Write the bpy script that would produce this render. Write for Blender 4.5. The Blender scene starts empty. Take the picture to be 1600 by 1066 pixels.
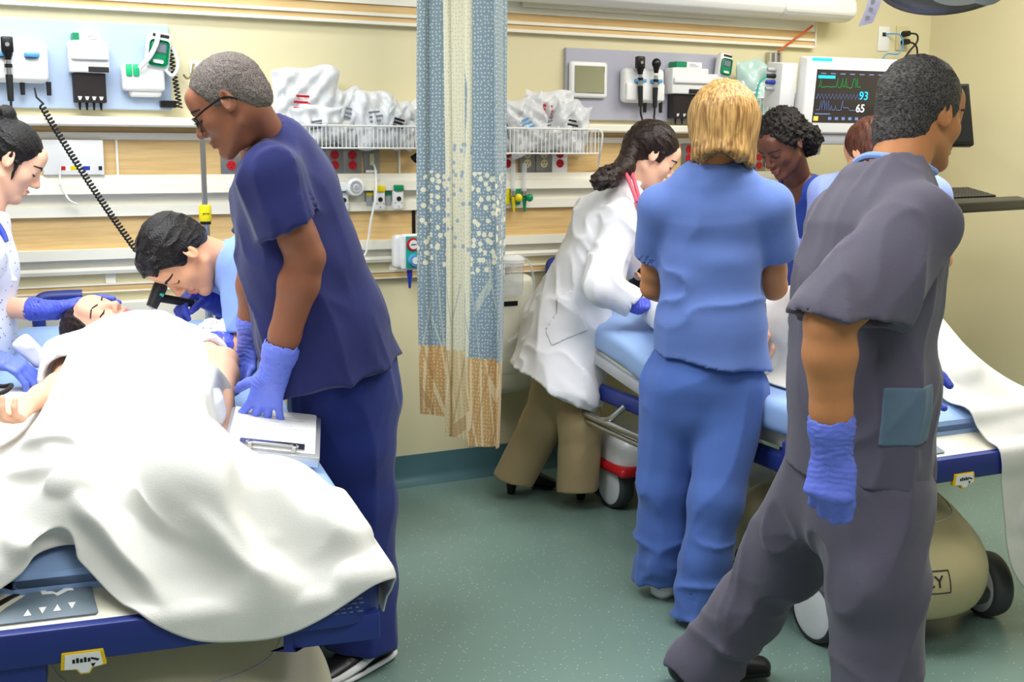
import bpy, bmesh, math, random
import numpy as np
from mathutils import Vector, Matrix

# ------------------------------------------------------------------ camera, world, lights, exposure
SC = bpy.context.scene
COL = SC.collection
CAM_H, FPX = 1.38, 1800.0
FW = np.array([0.44111898, 0.88216294, -0.1649321])
RT = np.array([0.89475575, -0.44653079, 0.00473425])
UP = np.array([0.06947088, 0.14966231, 0.98629356])
cd = bpy.data.cameras.new('camera')
cam = bpy.data.objects.new('camera', cd)
COL.objects.link(cam)
cd.sensor_width = 36.0
cd.lens = FPX / 1600.0 * 36.0
cd.clip_start = 0.05
cd.clip_end = 60
cam.matrix_world = Matrix(((RT[0], UP[0], -FW[0], 0), (RT[1], UP[1], -FW[1], 0), (RT[2], UP[2], -FW[2], CAM_H), (0, 0, 0, 1)))
SC.camera = cam
SC.view_settings.view_transform = 'Standard'
SC.view_settings.look = 'None'
SC.view_settings.gamma = 1.0
SC.view_settings.exposure = -0.08
SC.view_settings.use_curve_mapping = False

W = bpy.data.worlds.new('world')
SC.world = W
W.use_nodes = True
W.node_tree.nodes['Background'].inputs[0].default_value = (0.95, 0.97, 1.0, 1)
W.node_tree.nodes['Background'].inputs[1].default_value = 0.38

def lamp(name, kind, loc, target, power, color=(1, 1, 1), **kw):
    l = bpy.data.lights.new(name, kind)
    l.energy = power
    l.color = color
    for k, v in kw.items():
        setattr(l, k, v)
    o = bpy.data.objects.new(name, l)
    COL.objects.link(o)
    o.location = loc
    d = Vector(target) - Vector(loc)
    o.rotation_euler = d.to_track_quat('-Z', 'Y').to_euler()
    return o

lamp('ceiling_area_light', 'AREA', (0.1, 2.7, 2.66), (0.1, 2.7, 0), 66, (0.94, 0.975, 1.0), shape='RECTANGLE', size=1.2, size_y=1.2)
lamp('ceiling_area_light', 'AREA', (2.2, 2.2, 2.66), (2.2, 2.2, 0), 44, (1.0, 0.98, 0.95), shape='RECTANGLE', size=1.2, size_y=1.2)
lamp('ceiling_area_light', 'AREA', (0.9, 0.2, 2.66), (0.9, 0.2, 0), 40, (1.0, 0.99, 0.97), shape='RECTANGLE', size=1.2, size_y=1.2)
lamp('ceiling_area_light', 'AREA', (3.6, 2.9, 2.66), (3.6, 2.9, 0), 38, (1.0, 0.98, 0.94), shape='RECTANGLE', size=1.2, size_y=.6)  # added to brighten the right wall from above, no fixture seen
lamp('over_bed_lamp_light', 'AREA', (0.3, 4.0, 2.25), (0.3, 4.12, 0), 11, (0.92, 0.96, 1.0), shape='RECTANGLE', size=1.8, size_y=.10)
lamp('exam_light_beam', 'SPOT', (-0.35, 2.0, 2.35), (0.42, 3.15, 0.9), 46, (0.97, 0.98, 1.0), spot_size=math.radians(58), spot_blend=0.9, shadow_soft_size=0.16)
lamp('exam_light_beam', 'SPOT', (1.9, 2.1, 2.35), (2.5, 3.1, 0.9), 40, (1.0, 0.98, 0.95), spot_size=math.radians(50), spot_blend=0.8, shadow_soft_size=0.16)

# ------------------------------------------------------------------ helpers
def at(x, y, Y=None, d=None, z=None, X=None):
    """point of the room seen at photo pixel (x, y) on a plane of known depth"""
    r = FW + RT * (x - 800) / FPX + UP * (533 - y) / FPX
    if Y is not None: t = Y / r[1]
    elif X is not None: t = X / r[0]
    elif z is not None: t = (z - CAM_H) / r[2]
    else: t = d
    return np.array([0, 0, CAM_H]) + r * t

def V(*a): return np.array(a, float)
def nrm(v):
    v = np.asarray(v, float)
    return v / (np.linalg.norm(v) + 1e-12)

def s2l(c):
    return tuple(((x / 12.92) if x <= 0.04045 else ((x + 0.055) / 1.055) ** 2.4) for x in c)

def hexc(r, g, b): return s2l((r / 255, g / 255, b / 255))

MATS = {}
def mat(name, color, rough=0.5, metal=0.0, spec=0.5, bump=0.0, bscale=60, bstretch=(1, 1, 1), var=0.0, vscale=8, sss=0.0, sheen=0.0,
        coat=0.0, emit=None, estr=1.0, alpha=1.0, trans=0.0, ior=1.45, color2=None, vstretch=(1, 1, 1), detail=4):
    m = bpy.data.materials.new(name)
    m.use_nodes = True
    nt = m.node_tree
    N, L = nt.nodes, nt.links
    b = N['Principled BSDF']
    col = (*color, 1)
    b.inputs['Base Color'].default_value = col
    b.inputs['Roughness'].default_value = rough
    b.inputs['Metallic'].default_value = metal
    b.inputs['Specular IOR Level'].default_value = spec
    b.inputs['IOR'].default_value = ior
    if sss:
        b.inputs['Subsurface Weight'].default_value = sss
        b.inputs['Subsurface Radius'].default_value = (0.012, 0.005, 0.003)
        b.inputs['Subsurface Scale'].default_value = 1.0
    if sheen:
        b.inputs['Sheen Weight'].default_value = sheen
        b.inputs['Sheen Roughness'].default_value = 0.5
    if coat:
        b.inputs['Coat Weight'].default_value = coat
        b.inputs['Coat Roughness'].default_value = 0.15
    if trans:
        b.inputs['Transmission Weight'].default_value = trans
    if alpha < 1:
        b.inputs['Alpha'].default_value = alpha
    if emit:
        b.inputs['Emission Color'].default_value = (*emit, 1)
        b.inputs['Emission Strength'].default_value = estr
    tc = None
    if bump or var:
        tc = N.new('ShaderNodeTexCoord')
    if var:
        mp = N.new('ShaderNodeMapping'); mp.inputs['Scale'].default_value = vstretch
        no = N.new('ShaderNodeTexNoise'); no.inputs['Scale'].default_value = vscale; no.inputs['Detail'].default_value = detail
        cr = N.new('ShaderNodeMix'); cr.data_type = 'RGBA'
        c2 = color2 if color2 else tuple(max(0, x * (1 - var)) for x in color)
        cr.inputs['A'].default_value = col
        cr.inputs['B'].default_value = (*c2, 1)
        L.new(tc.outputs['Object'], mp.inputs['Vector'])
        L.new(mp.outputs['Vector'], no.inputs['Vector'])
        rp = N.new('ShaderNodeMapRange'); rp.inputs['From Min'].default_value = 0.35; rp.inputs['From Max'].default_value = 0.65
        L.new(no.outputs['Fac'], rp.inputs['Value'])
        L.new(rp.outputs['Result'], cr.inputs['Factor'])
        L.new(cr.outputs['Result'], b.inputs['Base Color'])
    if bump:
        mp = N.new('ShaderNodeMapping'); mp.inputs['Scale'].default_value = bstretch
        no = N.new('ShaderNodeTexNoise'); no.inputs['Scale'].default_value = bscale; no.inputs['Detail'].default_value = 3
        bp = N.new('ShaderNodeBump'); bp.inputs['Strength'].default_value = bump; bp.inputs['Distance'].default_value = 0.01
        L.new(tc.outputs['Object'], mp.inputs['Vector'])
        L.new(mp.outputs['Vector'], no.inputs['Vector'])
        L.new(no.outputs['Fac'], bp.inputs['Height'])
        L.new(bp.outputs['Normal'], b.inputs['Normal'])
    MATS[name] = m
    return m

def link(o, parent=None):
    COL.objects.link(o)
    if parent is not None: o.parent = parent
    return o

def tag(o, label, cat, group=None):
    o['label'] = label
    o['category'] = cat
    if group: o['group'] = group
    return o

def thing(name, label, cat, loc=(0, 0, 0), group=None):
    o = bpy.data.objects.new(name, None)
    o.empty_display_size = 0.05
    o.location = Vector([float(x) for x in loc])
    COL.objects.link(o)
    tag(o, label, cat, group)
    return o

def put(name, me, m, parent=None, label=None):
    """link a mesh given in room coordinates; a child keeps its place under its thing's own origin"""
    o = bpy.data.objects.new(name, me)
    if m is not None:
        me.materials.clear(); me.materials.append(m)
    COL.objects.link(o)
    if parent is not None:
        o.parent = parent
        off = Vector((0, 0, 0)); p = parent
        while p is not None:
            off += p.location; p = p.parent
        o.location = -off
    else:
        # origin at the base centre of the mesh
        n = len(me.vertices)
        co = np.empty(n * 3, np.float32); me.vertices.foreach_get('co', co); co = co.reshape(-1, 3)
        c = np.array([(co[:, 0].min() + co[:, 0].max()) / 2, (co[:, 1].min() + co[:, 1].max()) / 2, co[:, 2].min()])
        me.vertices.foreach_set('co', (co - c).astype(np.float32).ravel())
        me.update()
        o.location = Vector([float(x) for x in c])
    if label: o['label'] = label
    return o

def struct(o):
    o['kind'] = 'structure'
    return o

class MB:
    """collects simple solids in a bmesh"""
    def __init__(s): s.b = bmesh.new()
    def box(s, lo, hi, bev=0.0, seg=2, M=None):
        lo = np.array(lo, float); hi = np.array(hi, float)
        t = bmesh.new()
        bmesh.ops.create_cube(t, size=1)
        for v in t.verts:
            v.co = Vector([(lo[i] + hi[i]) / 2 + v.co[i] * (hi[i] - lo[i]) for i in range(3)])
        if bev:
            bmesh.ops.bevel(t, geom=t.edges[:], offset=bev, segments=seg, profile=0.5, affect='EDGES')
        s._add(t, M); return s
    def _add(s, t, M=None):
        if M is not None: bmesh.ops.transform(t, matrix=M, verts=t.verts)
        me = bpy.data.meshes.new('t'); t.to_mesh(me); t.free(); s.b.from_mesh(me); bpy.data.meshes.remove(me)
    def prism(s, poly, axis, a, c, bev=0.0, seg=2, M=None):
        """extrude a polygon (pairs) along an axis from a to c"""
        t = bmesh.new()
        def p3(p, q):
            if axis == 0: return (q, p[0], p[1])
            if axis == 1: return (p[0], q, p[1])
            return (p[0], p[1], q)
        f0 = [t.verts.new(p3(p, a)) for p in poly]; f1 = [t.verts.new(p3(p, c)) for p in poly]
        n = len(poly)
        t.faces.new(f0); t.faces.new(f1[::-1])
        for i in range(n): t.faces.new((f0[i], f1[i], f1[(i + 1) % n], f0[(i + 1) % n]))
        bmesh.ops.recalc_face_normals(t, faces=t.faces)
        if bev: bmesh.ops.bevel(t, geom=t.edges[:], offset=bev, segments=seg, profile=0.5, affect='EDGES')
        s._add(t, M); return s
    def cyl(s, a, c, r, r2=None, n=20, cap=True):
        a = Vector([float(x) for x in a]); c = Vector([float(x) for x in c]); r2 = r if r2 is None else r2
        t = bmesh.new()
        L = (c - a).length
        bmesh.ops.create_cone(t, cap_ends=cap, segments=n, radius1=r, radius2=r2, depth=L)
        M = Matrix.Translation((a + c) / 2) @ (c - a).to_track_quat('Z', 'Y').to_matrix().to_4x4()
        s._add(t, M); return s
    def lathe(s, prof, o, d=(0, 0, 1), n=28):
        """prof: list of (radius, height) about axis d through o"""
        t = bmesh.new(); rings = []
        for r, h in prof:
            if r < 1e-5: rings.append([t.verts.new((0, 0, h))])
            else: rings.append([t.verts.new((r * math.cos(2 * math.pi * i / n), r * math.sin(2 * math.pi * i / n), h)) for i in range(n)])
        for A, B in zip(rings, rings[1:]):
            for i in range(n):
                j = (i + 1) % n
                if len(A) == 1 and len(B) == 1: continue
                if len(A) == 1: t.faces.new((A[0], B[i], B[j]))
                elif len(B) == 1: t.faces.new((A[i], A[j], B[0]))
                else: t.faces.new((A[i], A[j], B[j], B[i]))
        bmesh.ops.recalc_face_normals(t, faces=t.faces)
        M = Matrix.Translation(Vector([float(x) for x in o])) @ Vector(d).to_track_quat('Z', 'Y').to_matrix().to_4x4()
        s._add(t, M); return s
    def sph(s, c, r, sc=(1, 1, 1), n=18):
        t = bmesh.new(); bmesh.ops.create_uvsphere(t, u_segments=n, v_segments=n // 2 + 2, radius=r)
        s._add(t, Matrix.Translation(Vector([float(x) for x in c])) @ Matrix.Diagonal((*sc, 1))); return s
    def tube(s, pts, r, n=8, sub=6, closed=False):
        P = spline(pts, sub, closed) if sub > 1 else [np.asarray(p, float) for p in pts]
        t = bmesh.new(); rings = []
        nP = len(P); up = V(0.123, 0.2, 0.97); prev = None
        for i, p in enumerate(P):
            if closed: tan = P[(i + 1) % nP] - P[i - 1]
            else: tan = P[min(i + 1, nP - 1)] - P[max(i - 1, 0)]
            tan = nrm(tan)
            if prev is None:
                a = np.cross(tan, up); 
                if np.linalg.norm(a) < 0.1: a = np.cross(tan, V(1, 0, 0))
            else: a = prev - tan * (prev @ tan)
            a = nrm(a); bb = np.cross(tan, a); prev = a
            rr = r(i / (nP - 1)) if callable(r) else r
            rings.append([t.verts.new(p + rr * (a * math.cos(2 * math.pi * k / n) + bb * math.sin(2 * math.pi * k / n))) for k in range(n)])
        m = nP if closed else nP - 1
        for i in range(m):
            A, B = rings[i], rings[(i + 1) % nP]
            for k in range(n): t.faces.new((A[k], A[(k + 1) % n], B[(k + 1) % n], B[k]))
        if not closed:
            t.faces.new(rings[0][::-1]); t.faces.new(rings[-1])
        bmesh.ops.recalc_face_normals(t, faces=t.faces)
        s._add(t); return s
    def grid(s, F, nu, nv, thick=0.0):
        """surface F(u,v)->xyz, optional thickness"""
        t = bmesh.new()
        g = [[t.verts.new(F(i / nu, j / nv)) for j in range(nv + 1)] for i in range(nu + 1)]
        for i in range(nu):
            for j in range(nv): t.faces.new((g[i][j], g[i + 1][j], g[i + 1][j + 1], g[i][j + 1]))
        if thick: bmesh.ops.solidify(t, geom=t.faces[:], thickness=thick)
        s._add(t); return s
    def text(s, body, size, M, ext=0.0005, bold=0.0):
        cu = bpy.data.curves.new('t', 'FONT'); cu.body = body; cu.size = size; cu.extrude = ext; cu.align_x = 'CENTER'; cu.align_y = 'CENTER'; cu.offset = bold
        o = bpy.data.objects.new('t', cu); COL.objects.link(o)
        dg = bpy.context.evaluated_depsgraph_get()
        me = bpy.data.meshes.new_from_object(o.evaluated_get(dg))
        bpy.data.objects.remove(o); bpy.data.curves.remove(cu)
        t = bmesh.new(); t.from_mesh(me); bpy.data.meshes.remove(me)
        s._add(t, M); return s
    def build(s, name, m, parent=None, smooth=False, label=None, angle=40):
        me = bpy.data.meshes.new(name)
        s.b.to_mesh(me); s.b.free()
        if smooth:
            me.polygons.foreach_set('use_smooth', [True] * len(me.polygons))
            me.set_sharp_from_angle(angle=math.radians(angle))
        return put(name, me, m, parent, label)

def spline(pts, sub=6, closed=False):
    P = [np.asarray(p, float) for p in pts]; n = len(P); out = []
    rng = n if closed else n - 1
    for i in range(rng):
        if closed: p0, p1, p2, p3 = P[i - 1], P[i], P[(i + 1) % n], P[(i + 2) % n]
        else: p0, p1, p2, p3 = P[max(i - 1, 0)], P[i], P[i + 1], P[min(i + 2, n - 1)]
        for k in range(sub):
            t = k / sub
            out.append(0.5 * ((2 * p1) + (-p0 + p2) * t + (2 * p0 - 5 * p1 + 4 * p2 - p3) * t * t + (-p0 + 3 * p1 - 3 * p2 + p3) * t ** 3))
    if not closed: out.append(P[-1])
    return out

def rotz(a, o=(0, 0, 0)):
    o = Vector(o)
    return Matrix.Translation(o) @ Matrix.Rotation(a, 4, 'Z') @ Matrix.Translation(-o)

def frameM(o, x, y, z):
    """matrix with the given columns"""
    return Matrix(((x[0], y[0], z[0], o[0]), (x[1], y[1], z[1], o[1]), (x[2], y[2], z[2], o[2]), (0, 0, 0, 1)))

def wallM(x, y, z):  # lettering that faces the room from the back wall
    return frameM((x, y, z), (1, 0, 0), (0, 0, 1), (0, -1, 0))

# ------------------------------------------------------------------ materials
mat('wall_paint', hexc(226, 216, 176), 0.55, var=0.03, vscale=1.5)
mat('white_trim', hexc(238, 234, 218), 0.4)
mat('cream_plastic', hexc(232, 228, 208), 0.35)
mat('white_plastic', hexc(238, 238, 236), 0.3)
mat('grey_plastic', hexc(176, 178, 182), 0.4)
mat('dark_plastic', hexc(34, 33, 34), 0.4)
mat('black_plastic', hexc(16, 16, 17), 0.3)
mat('black_rubber', hexc(24, 24, 25), 0.6)
mat('tyre', hexc(62, 64, 66), 0.6)
mat('steel', hexc(190, 190, 188), 0.28, metal=1.0)
mat('brass', hexc(165, 150, 110), 0.35, metal=0.9)
mat('maple', hexc(222, 190, 134), 0.38, var=0.3, vscale=5, vstretch=(1.2, 12, 22), color2=hexc(211, 174, 114), detail=6)
mat('board_blue', hexc(176, 194, 222), 0.35)
mat('board_lilac', hexc(176, 176, 190), 0.4)
mat('red_plastic', hexc(196, 24, 34), 0.35)
mat('green_plastic', hexc(14, 140, 92), 0.35)
mat('bright_green', hexc(30, 190, 120), 0.35)
mat('yellow_plastic', hexc(232, 214, 20), 0.35)
mat('blue_plastic', hexc(38, 60, 170), 0.35)
mat('light_blue_plastic', hexc(90, 160, 215), 0.35)
mat('teal_plastic', hexc(40, 176, 160), 0.35)
mat('ivory_plastic', hexc(214, 204, 160), 0.4)
mat('navy_bumper', hexc(36, 52, 128), 0.38)
mat('label_grey', hexc(110, 126, 138), 0.4)
mat('mattress_blue', hexc(150, 180, 226), 0.6, bump=0.05, bscale=14)
mat('paper', hexc(240, 240, 240), 0.7)
mat('print_ink', hexc(120, 125, 135), 0.7)
mat('clear_plastic', hexc(236, 240, 244), 0.22, spec=0.6, alpha=0.38)
mat('wire_white', hexc(236, 236, 232), 0.35)

def floor_mat():
    m = mat('floor_vinyl', hexc(112, 146, 142), 0.32, spec=0.4)
    nt = m.node_tree; N, L = nt.nodes, nt.links; b = N['Principled BSDF']
    tc = N.new('ShaderNodeTexCoord')
    vo = N.new('ShaderNodeTexVoronoi'); vo.inputs['Scale'].default_value = 75
    L.new(tc.outputs['Object'], vo.inputs['Vector'])
    sep = N.new('ShaderNodeSeparateColor'); L.new(vo.outputs['Color'], sep.inputs['Color'])
    lt = N.new('ShaderNodeMath'); lt.operation = 'LESS_THAN'; lt.inputs[1].default_value = 0.17; L.new(vo.outputs['Distance'], lt.inputs[0])
    gt = N.new('ShaderNodeMath'); gt.operation = 'GREATER_THAN'; gt.inputs[1].default_value = 0.62; L.new(sep.outputs['Red'], gt.inputs[0])
    mu = N.new('ShaderNodeMath'); mu.operation = 'MULTIPLY'; L.new(lt.outputs[0], mu.inputs[0]); L.new(gt.outputs[0], mu.inputs[1])
    no = N.new('ShaderNodeTexNoise'); no.inputs['Scale'].default_value = 2.2; L.new(tc.outputs['Object'], no.inputs['Vector'])
    m1 = N.new('ShaderNodeMix'); m1.data_type = 'RGBA'
    m1.inputs['A'].default_value = (*hexc(108, 132, 124), 1); m1.inputs['B'].default_value = (*hexc(116, 141, 132), 1); L.new(no.outputs['Fac'], m1.inputs['Factor'])
    m2 = N.new('ShaderNodeMix'); m2.data_type = 'RGBA'; m2.inputs['B'].default_value = (*hexc(178, 196, 188), 1)
    L.new(m1.outputs['Result'], m2.inputs['A']); L.new(mu.outputs[0], m2.inputs['Factor']); L.new(m2.outputs['Result'], b.inputs['Base Color'])
    return m
floor_mat()
mat('baseboard_vinyl', hexc(74, 108, 114), 0.35, spec=0.4)
M = MATS

# ------------------------------------------------------------------ the room
YW, XR = 4.33, 4.47
struct(MB().box((-3, -2.5, -0.05), (XR + 0.1, YW + 0.1, 0)).build('floor', M['floor_vinyl']))
struct(MB().box((-3, -2.5, 2.7), (XR + 0.1, YW + 0.1, 2.8)).build('ceiling', M['white_trim']))
struct(MB().box((-3, YW, 0), (XR + 0.1, YW + 0.1, 2.7)).build('wall_back', M['wall_paint']))
struct(MB().box((XR, -2.5, 0), (XR + 0.1, YW, 2.7)).build('wall_right', M['wall_paint']))
bb = MB()
bb.prism([(YW, 0), (YW, 0.125), (YW - 0.006, 0.125), (YW - 0.01, 0.045), (YW - 0.018, 0.02), (YW - 0.045, 0.0)], 0, -3, XR)
struct(bb.build('baseboard_back', M['baseboard_vinyl'], smooth=True, angle=50))
bb = MB()
bb.prism([(XR, 0), (XR, 0.125), (XR - 0.006, 0.125), (XR - 0.01, 0.045), (XR - 0.018, 0.02), (XR - 0.045, 0.0)], 1, -2.5, YW)
struct(bb.build('baseboard_right', M['baseboard_vinyl'], smooth=True, angle=50))

# headwall: horizontal bands of maple and white rails (photo heights taken off the wall)
HX0, HX1 = -2.8, 3.715
tn = [0]
def trim(poly, m, x0=HX0, x1=HX1):
    tn[0] += 1
    return struct(MB().prism(poly, 0, x0, x1).build('trim_%d' % tn[0], m))
def band(z0, z1, dep, m, x0=HX0, x1=HX1):
    return trim([(YW, z0), (YW, z1), (YW - dep, z1), (YW - dep, z0)], m, x0, x1)
wt, mp = M['white_trim'], M['maple']
band(1.92, 2.02, 0.030, wt)
band(1.889, 1.92, 0.022, mp)
band(1.877, 1.889, 0.030, wt)
band(1.858, 1.877, 0.022, mp)
band(1.846, 1.858, 0.030, wt)
trim([(YW, 1.449), (YW, 1.4815), (YW - 0.10, 1.4815), (YW - 0.105, 1.476), (YW - 0.105, 1.455), (YW - 0.10, 1.449)], wt)      # shelf
band(1.428, 1.449, 0.02, mp)
trim([(YW, 1.404), (YW, 1.428), (YW - 0.034, 1.428), (YW - 0.034, 1.42), (YW - 0.02, 1.404)], wt)
band(1.281, 1.404, 0.014, mp)
trim([(YW, 1.172), (YW, 1.281), (YW - 0.028, 1.281), (YW - 0.032, 1.262), (YW - 0.036, 1.256), (YW - 0.05, 1.250), (YW - 0.052, 1.216), (YW - 0.014, 1.212), (YW - 0.014, 1.172)], wt)
band(1.136, 1.172, 0.032, wt)
band(1.0217, 1.136, 0.014, mp)
trim([(YW, 0.986), (YW, 1.0217), (YW - 0.045, 1.0217), (YW - 0.045, 0.986)], wt)
band(0.956, 0.986, 0.012, wt)
trim([(YW, 0.933), (YW, 0.956), (YW - 0.03, 0.956), (YW - 0.034, 0.945), (YW - 0.03, 0.933)], wt)
band(0.8915, 0.897, 0.024, wt)
band(0.871, 0.8915, 0.02, mp)
band(0.866, 0.871, 0.024, wt)
for x in (0.592, 1.655, 2.72, 3.4):
    tn[0] += 1
    struct(MB().box((x - 0.004, YW - 0.022, 1.281), (x + 0.004, YW, 1.404)).build('trim_%d' % tn[0], wt))
for x in (0.55, 0.86, 1.63, 2.75, 3.4):
    tn[0] += 1
    b_ = MB().box((x - 0.018, YW - 0.012, 0.897), (x + 0.018, YW, 0.933), 0.002)
    struct(b_.build('trim_%d' % tn[0], wt))
tn[0] += 1      # end cap of the head wall bands
struct(MB().box((HX1, YW - 0.034, 1.846), (HX1 + 0.006, YW, 2.02)).build('trim_%d' % tn[0], wt))
# the black wiring slot between the two bays
tn[0] += 1
struct(MB().box((1.708, YW - 0.017, 1.02), (1.722, YW, 1.137)).build('trim_%d' % tn[0], M['black_plastic']))
# ------------------------------------------------------------------ equipment on the back wall
rnd = random.Random(5)
def wz(x, y, dep=0.0):
    p = at(x, y, Y=YW - dep)
    return p[0], p[2]

def coil(a, b, sag, r, turns, n_per=10):
    """points of a coiled cord hanging between a and b"""
    a, b = np.asarray(a, float), np.asarray(b, float)
    n = turns * n_per
    out = []
    d = nrm(b - a); s = nrm(np.cross(d, V(0.3, 1, 0.1))); o = np.cross(d, s)
    for i in range(n + 1):
        t = i / n
        c = a + (b - a) * t + V(0, 0, -1) * sag * 4 * t * (1 - t)
        th = 2 * math.pi * turns * t
        out.append(c + r * (s * math.cos(th) + o * math.sin(th)))
    return out

# --- boards
def board(name, x0, x1, z0, z1, m, label):
    o = MB().box((x0, YW - 0.02, z0), (x1, YW, z1), 0.004).build(name, m)
    tag(o, label, 'board')
board('equipment_board', -0.55, 0.790, 1.508, 1.806, M['board_blue'], 'pale blue equipment board on the wall above the patient on the left')
board('equipment_board', 2.400, 3.246, 1.500, 1.796, M['board_lilac'], 'lilac grey equipment board with the mirror on the wall right of the curtain')

# --- diagnostic wall unit with its instrument handles
def wall_unit(x0, x1, z0, z1, label, cradle_x):
    t = thing('diagnostic_wall_unit', label, 'wall unit', ((x0 + x1) / 2, YW - 0.02, z0))
    w, h = x1 - x0, z1 - z0
    b = MB().box((x0, YW - 0.075, z0), (x1, YW - 0.021, z1), 0.022, 5)
    b.build('housing', M['white_plastic'], t, True)
    b = MB().box((x0 + 0.006, YW - 0.083, z0 + 0.008), (x1 - 0.006, YW - 0.066, z0 + h * 0.57), 0.008, 3)
    b.build('lower_panel', M['grey_plastic'] if False else M['white_plastic'], t, True)
    for cx in cradle_x:
        MB().box((cx - 0.024, YW - 0.104, z0 + h * 0.57), (cx + 0.024, YW - 0.072, z0 + h * 0.57 + 0.016), 0.005).build('cradle', M['light_blue_plastic'], t, True)
    for cx in cradle_x:
        MB().cyl((cx + 0.05, YW - 0.05, z0 - 0.04), (cx + 0.05, YW - 0.05, z0 + 0.005), 0.0075, 0.009, 10).build('cord_plug', M['dark_plastic'], t, True)
    return t
x0, z1 = wz(-70, 57, .03); x1, z0 = wz(76, 131, .03)
wall_unit(x0, x1, z0, z1, 'white diagnostic wall unit on the pale blue board, cut by the left edge', [at(8, 92, Y=YW - .09)[0], at(50, 88, Y=YW - .09)[0]])
x0, z1 = wz(968, 106, .03); x1, z0 = wz(1030, 162, .03)
wall_unit(x0, x1, z0, z1, 'white diagnostic wall unit on the lilac board right of the mirror', [at(1001, 128, Y=YW - .09)[0], at(1026, 128, Y=YW - .09)[0]])

def handle_instrument(name, top, bot, label, cat, round_head, tail):
    """black examination head on a chrome and black handle, hanging in a cradle"""
    Y = YW - 0.1
    p, q = at(*top, Y=Y), at(*bot, Y=Y)
    t = thing(name, label, cat, q)
    L = np.linalg.norm(p - q); d = nrm(q - p)
    b = MB()
    if round_head:
        b.sph(p + d * 0.022, 0.021, (1, .8, 1.05)); b.cyl(p + d * 0.03, p + d * 0.062, 0.016, 0.009)
    else:
        c = p + d * 0.026
        b.box(c - V(.019, .014, .026), c + V(.019, .014, .026), 0.006, 3)
        b.cyl(p + d * 0.05, p + d * 0.075, 0.017, 0.010)
    b.build('instrument_head', M['black_plastic'], t, True)
    b = MB().cyl(p + d * 0.072, p + d * 0.125, 0.0095, n=16)
    b.build('chrome_neck', M['steel'], t, True)
    MB().cyl(p + d * 0.088, p + d * 0.1, 0.0125, n=16).build('ring', M['black_plastic'], t, True)
    MB().cyl(p + d * 0.122, q, 0.0115, 0.0095, 16).build('handle', M['black_rubber'], t, True)
    if not round_head:
        MB().cyl(p + d * 0.026 + V(0, -.0145, 0), p + d * 0.026 + V(0, -.0165, 0), 0.007, n=14).build('lens', M['steel'], t, True)
    MB().tube([q, q + d * 0.03] + tail, 0.0042).build('cord', M['black_rubber'], t, True)
    return t
handle_instrument('ophthalmoscope', (10, 57), (17, 158), 'black ophthalmoscope on a long handle hanging at the far left of the pale blue board', 'ophthalmoscope', False,
                  [at(20, 185, Y=YW - .1), at(24, 215, Y=YW - .1), at(10, 240, Y=YW - .09)])
handle_instrument('ophthalmoscope', (1000, 88), (1001, 166), 'black ophthalmoscope with the oblong head hanging on the lilac board', 'ophthalmoscope', False,
                  [at(1003, 185, Y=YW - .1), at(1006, 200, Y=YW - .11), at(1010, 225, Y=YW - .12)])
handle_instrument('otoscope', (1026, 91), (1023, 168), 'black otoscope with the round head hanging on the lilac board', 'otoscope', True,
                  [at(1022, 182, Y=YW - .1), at(1024, 196, Y=YW - .11), at(1030, 215, Y=YW - .12)])

# --- specula dispensers
def dispenser(px, label, box_colour, lab2):
    (xl, zt), (xr, zb) = px
    t = thing('specula_dispenser', label, 'dispenser', ((xl + xr) / 2, YW - 0.02, zb))
    w, h = xr - xl, zt - zb                      # whole height with the tubes
    zm = zt - h * 0.52
    MB().box((xl, YW - 0.085, zm), (xr, YW - 0.021, zt), 0.006, 3).build('housing', M['white_plastic'], t, True)
    MB().box((xl + .004, YW - 0.098, zm + (zt - zm) * .40), (xr - .002, YW - 0.084, zm + (zt - zm) * .62), 0.006, 4).build('roller_door', M['white_plastic'], t, True)
    MB().box((xl + w * .46, YW - 0.09, zm + .002), (xr - .003, YW - 0.08, zm + h * .1), 0.002).build('dark_window', M['dark_plastic'], t)
    for i in range(4):
        cx = xl + w * (0.22 + 0.18 * i)
        MB().cyl((cx, YW - 0.055, zb), (cx, YW - 0.055, zm), 0.0135, n=18).build('tube', M['dark_tube'], t, True)
        MB().cyl((cx, YW - 0.0705, zb + .018), (cx, YW - 0.0685, zb + .006), 0.0085, 0.004, 3).build('arrow', M['white_plastic'], t)
        MB().cyl((cx, YW - 0.055, zb - .028), (cx, YW - 0.055, zb), 0.003, 0.006, 10).build('speculum_tip', M['black_plastic'], t, True)
    MB().box((xl + w * .1, YW - 0.07, zm - .003), (xl + w * .88, YW - 0.03, zb - .0005), 0.002).build('tube_rack', M['dark_tube'], t)
    o = MB().box((xl + w * .12, YW - 0.08, zt), (xl + w * .82, YW - 0.025, zt + 0.026), 0.001).build('carton', M['paper'])
    tag(o, lab2, 'box')
    MB().box((xl + w * .12 - .0005, YW - 0.0806, zt + .002), (xl + w * (.28 if not box_colour else .4), YW - 0.0245, zt + 0.0264), 0.0008).build('green_end', M['green_plastic'], o, label='green printed end')
    for i in range(3):
        MB().box((xl + w * .48 , YW - 0.0805, zt + .006 + i * .005), (xl + w * (.74 - .05 * i), YW - 0.08, zt + .0075 + i * .005)).build('print_line', M['print_ink'], o)
    return t
mat('dark_tube', hexc(44, 38, 38), 0.25)
dispenser((wz(105, 64, .05), wz(172, 160, .05)), 'white specula dispenser with four dark tubes on the pale blue board', False, 'small white carton with a green end lying on the left specula dispenser')
dispenser((wz(1044, 106, .05), wz(1098, 185, .05)), 'white specula dispenser with dark tubes on the lilac board', True, 'small white carton with a broad green end lying on the right specula dispenser')

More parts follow.
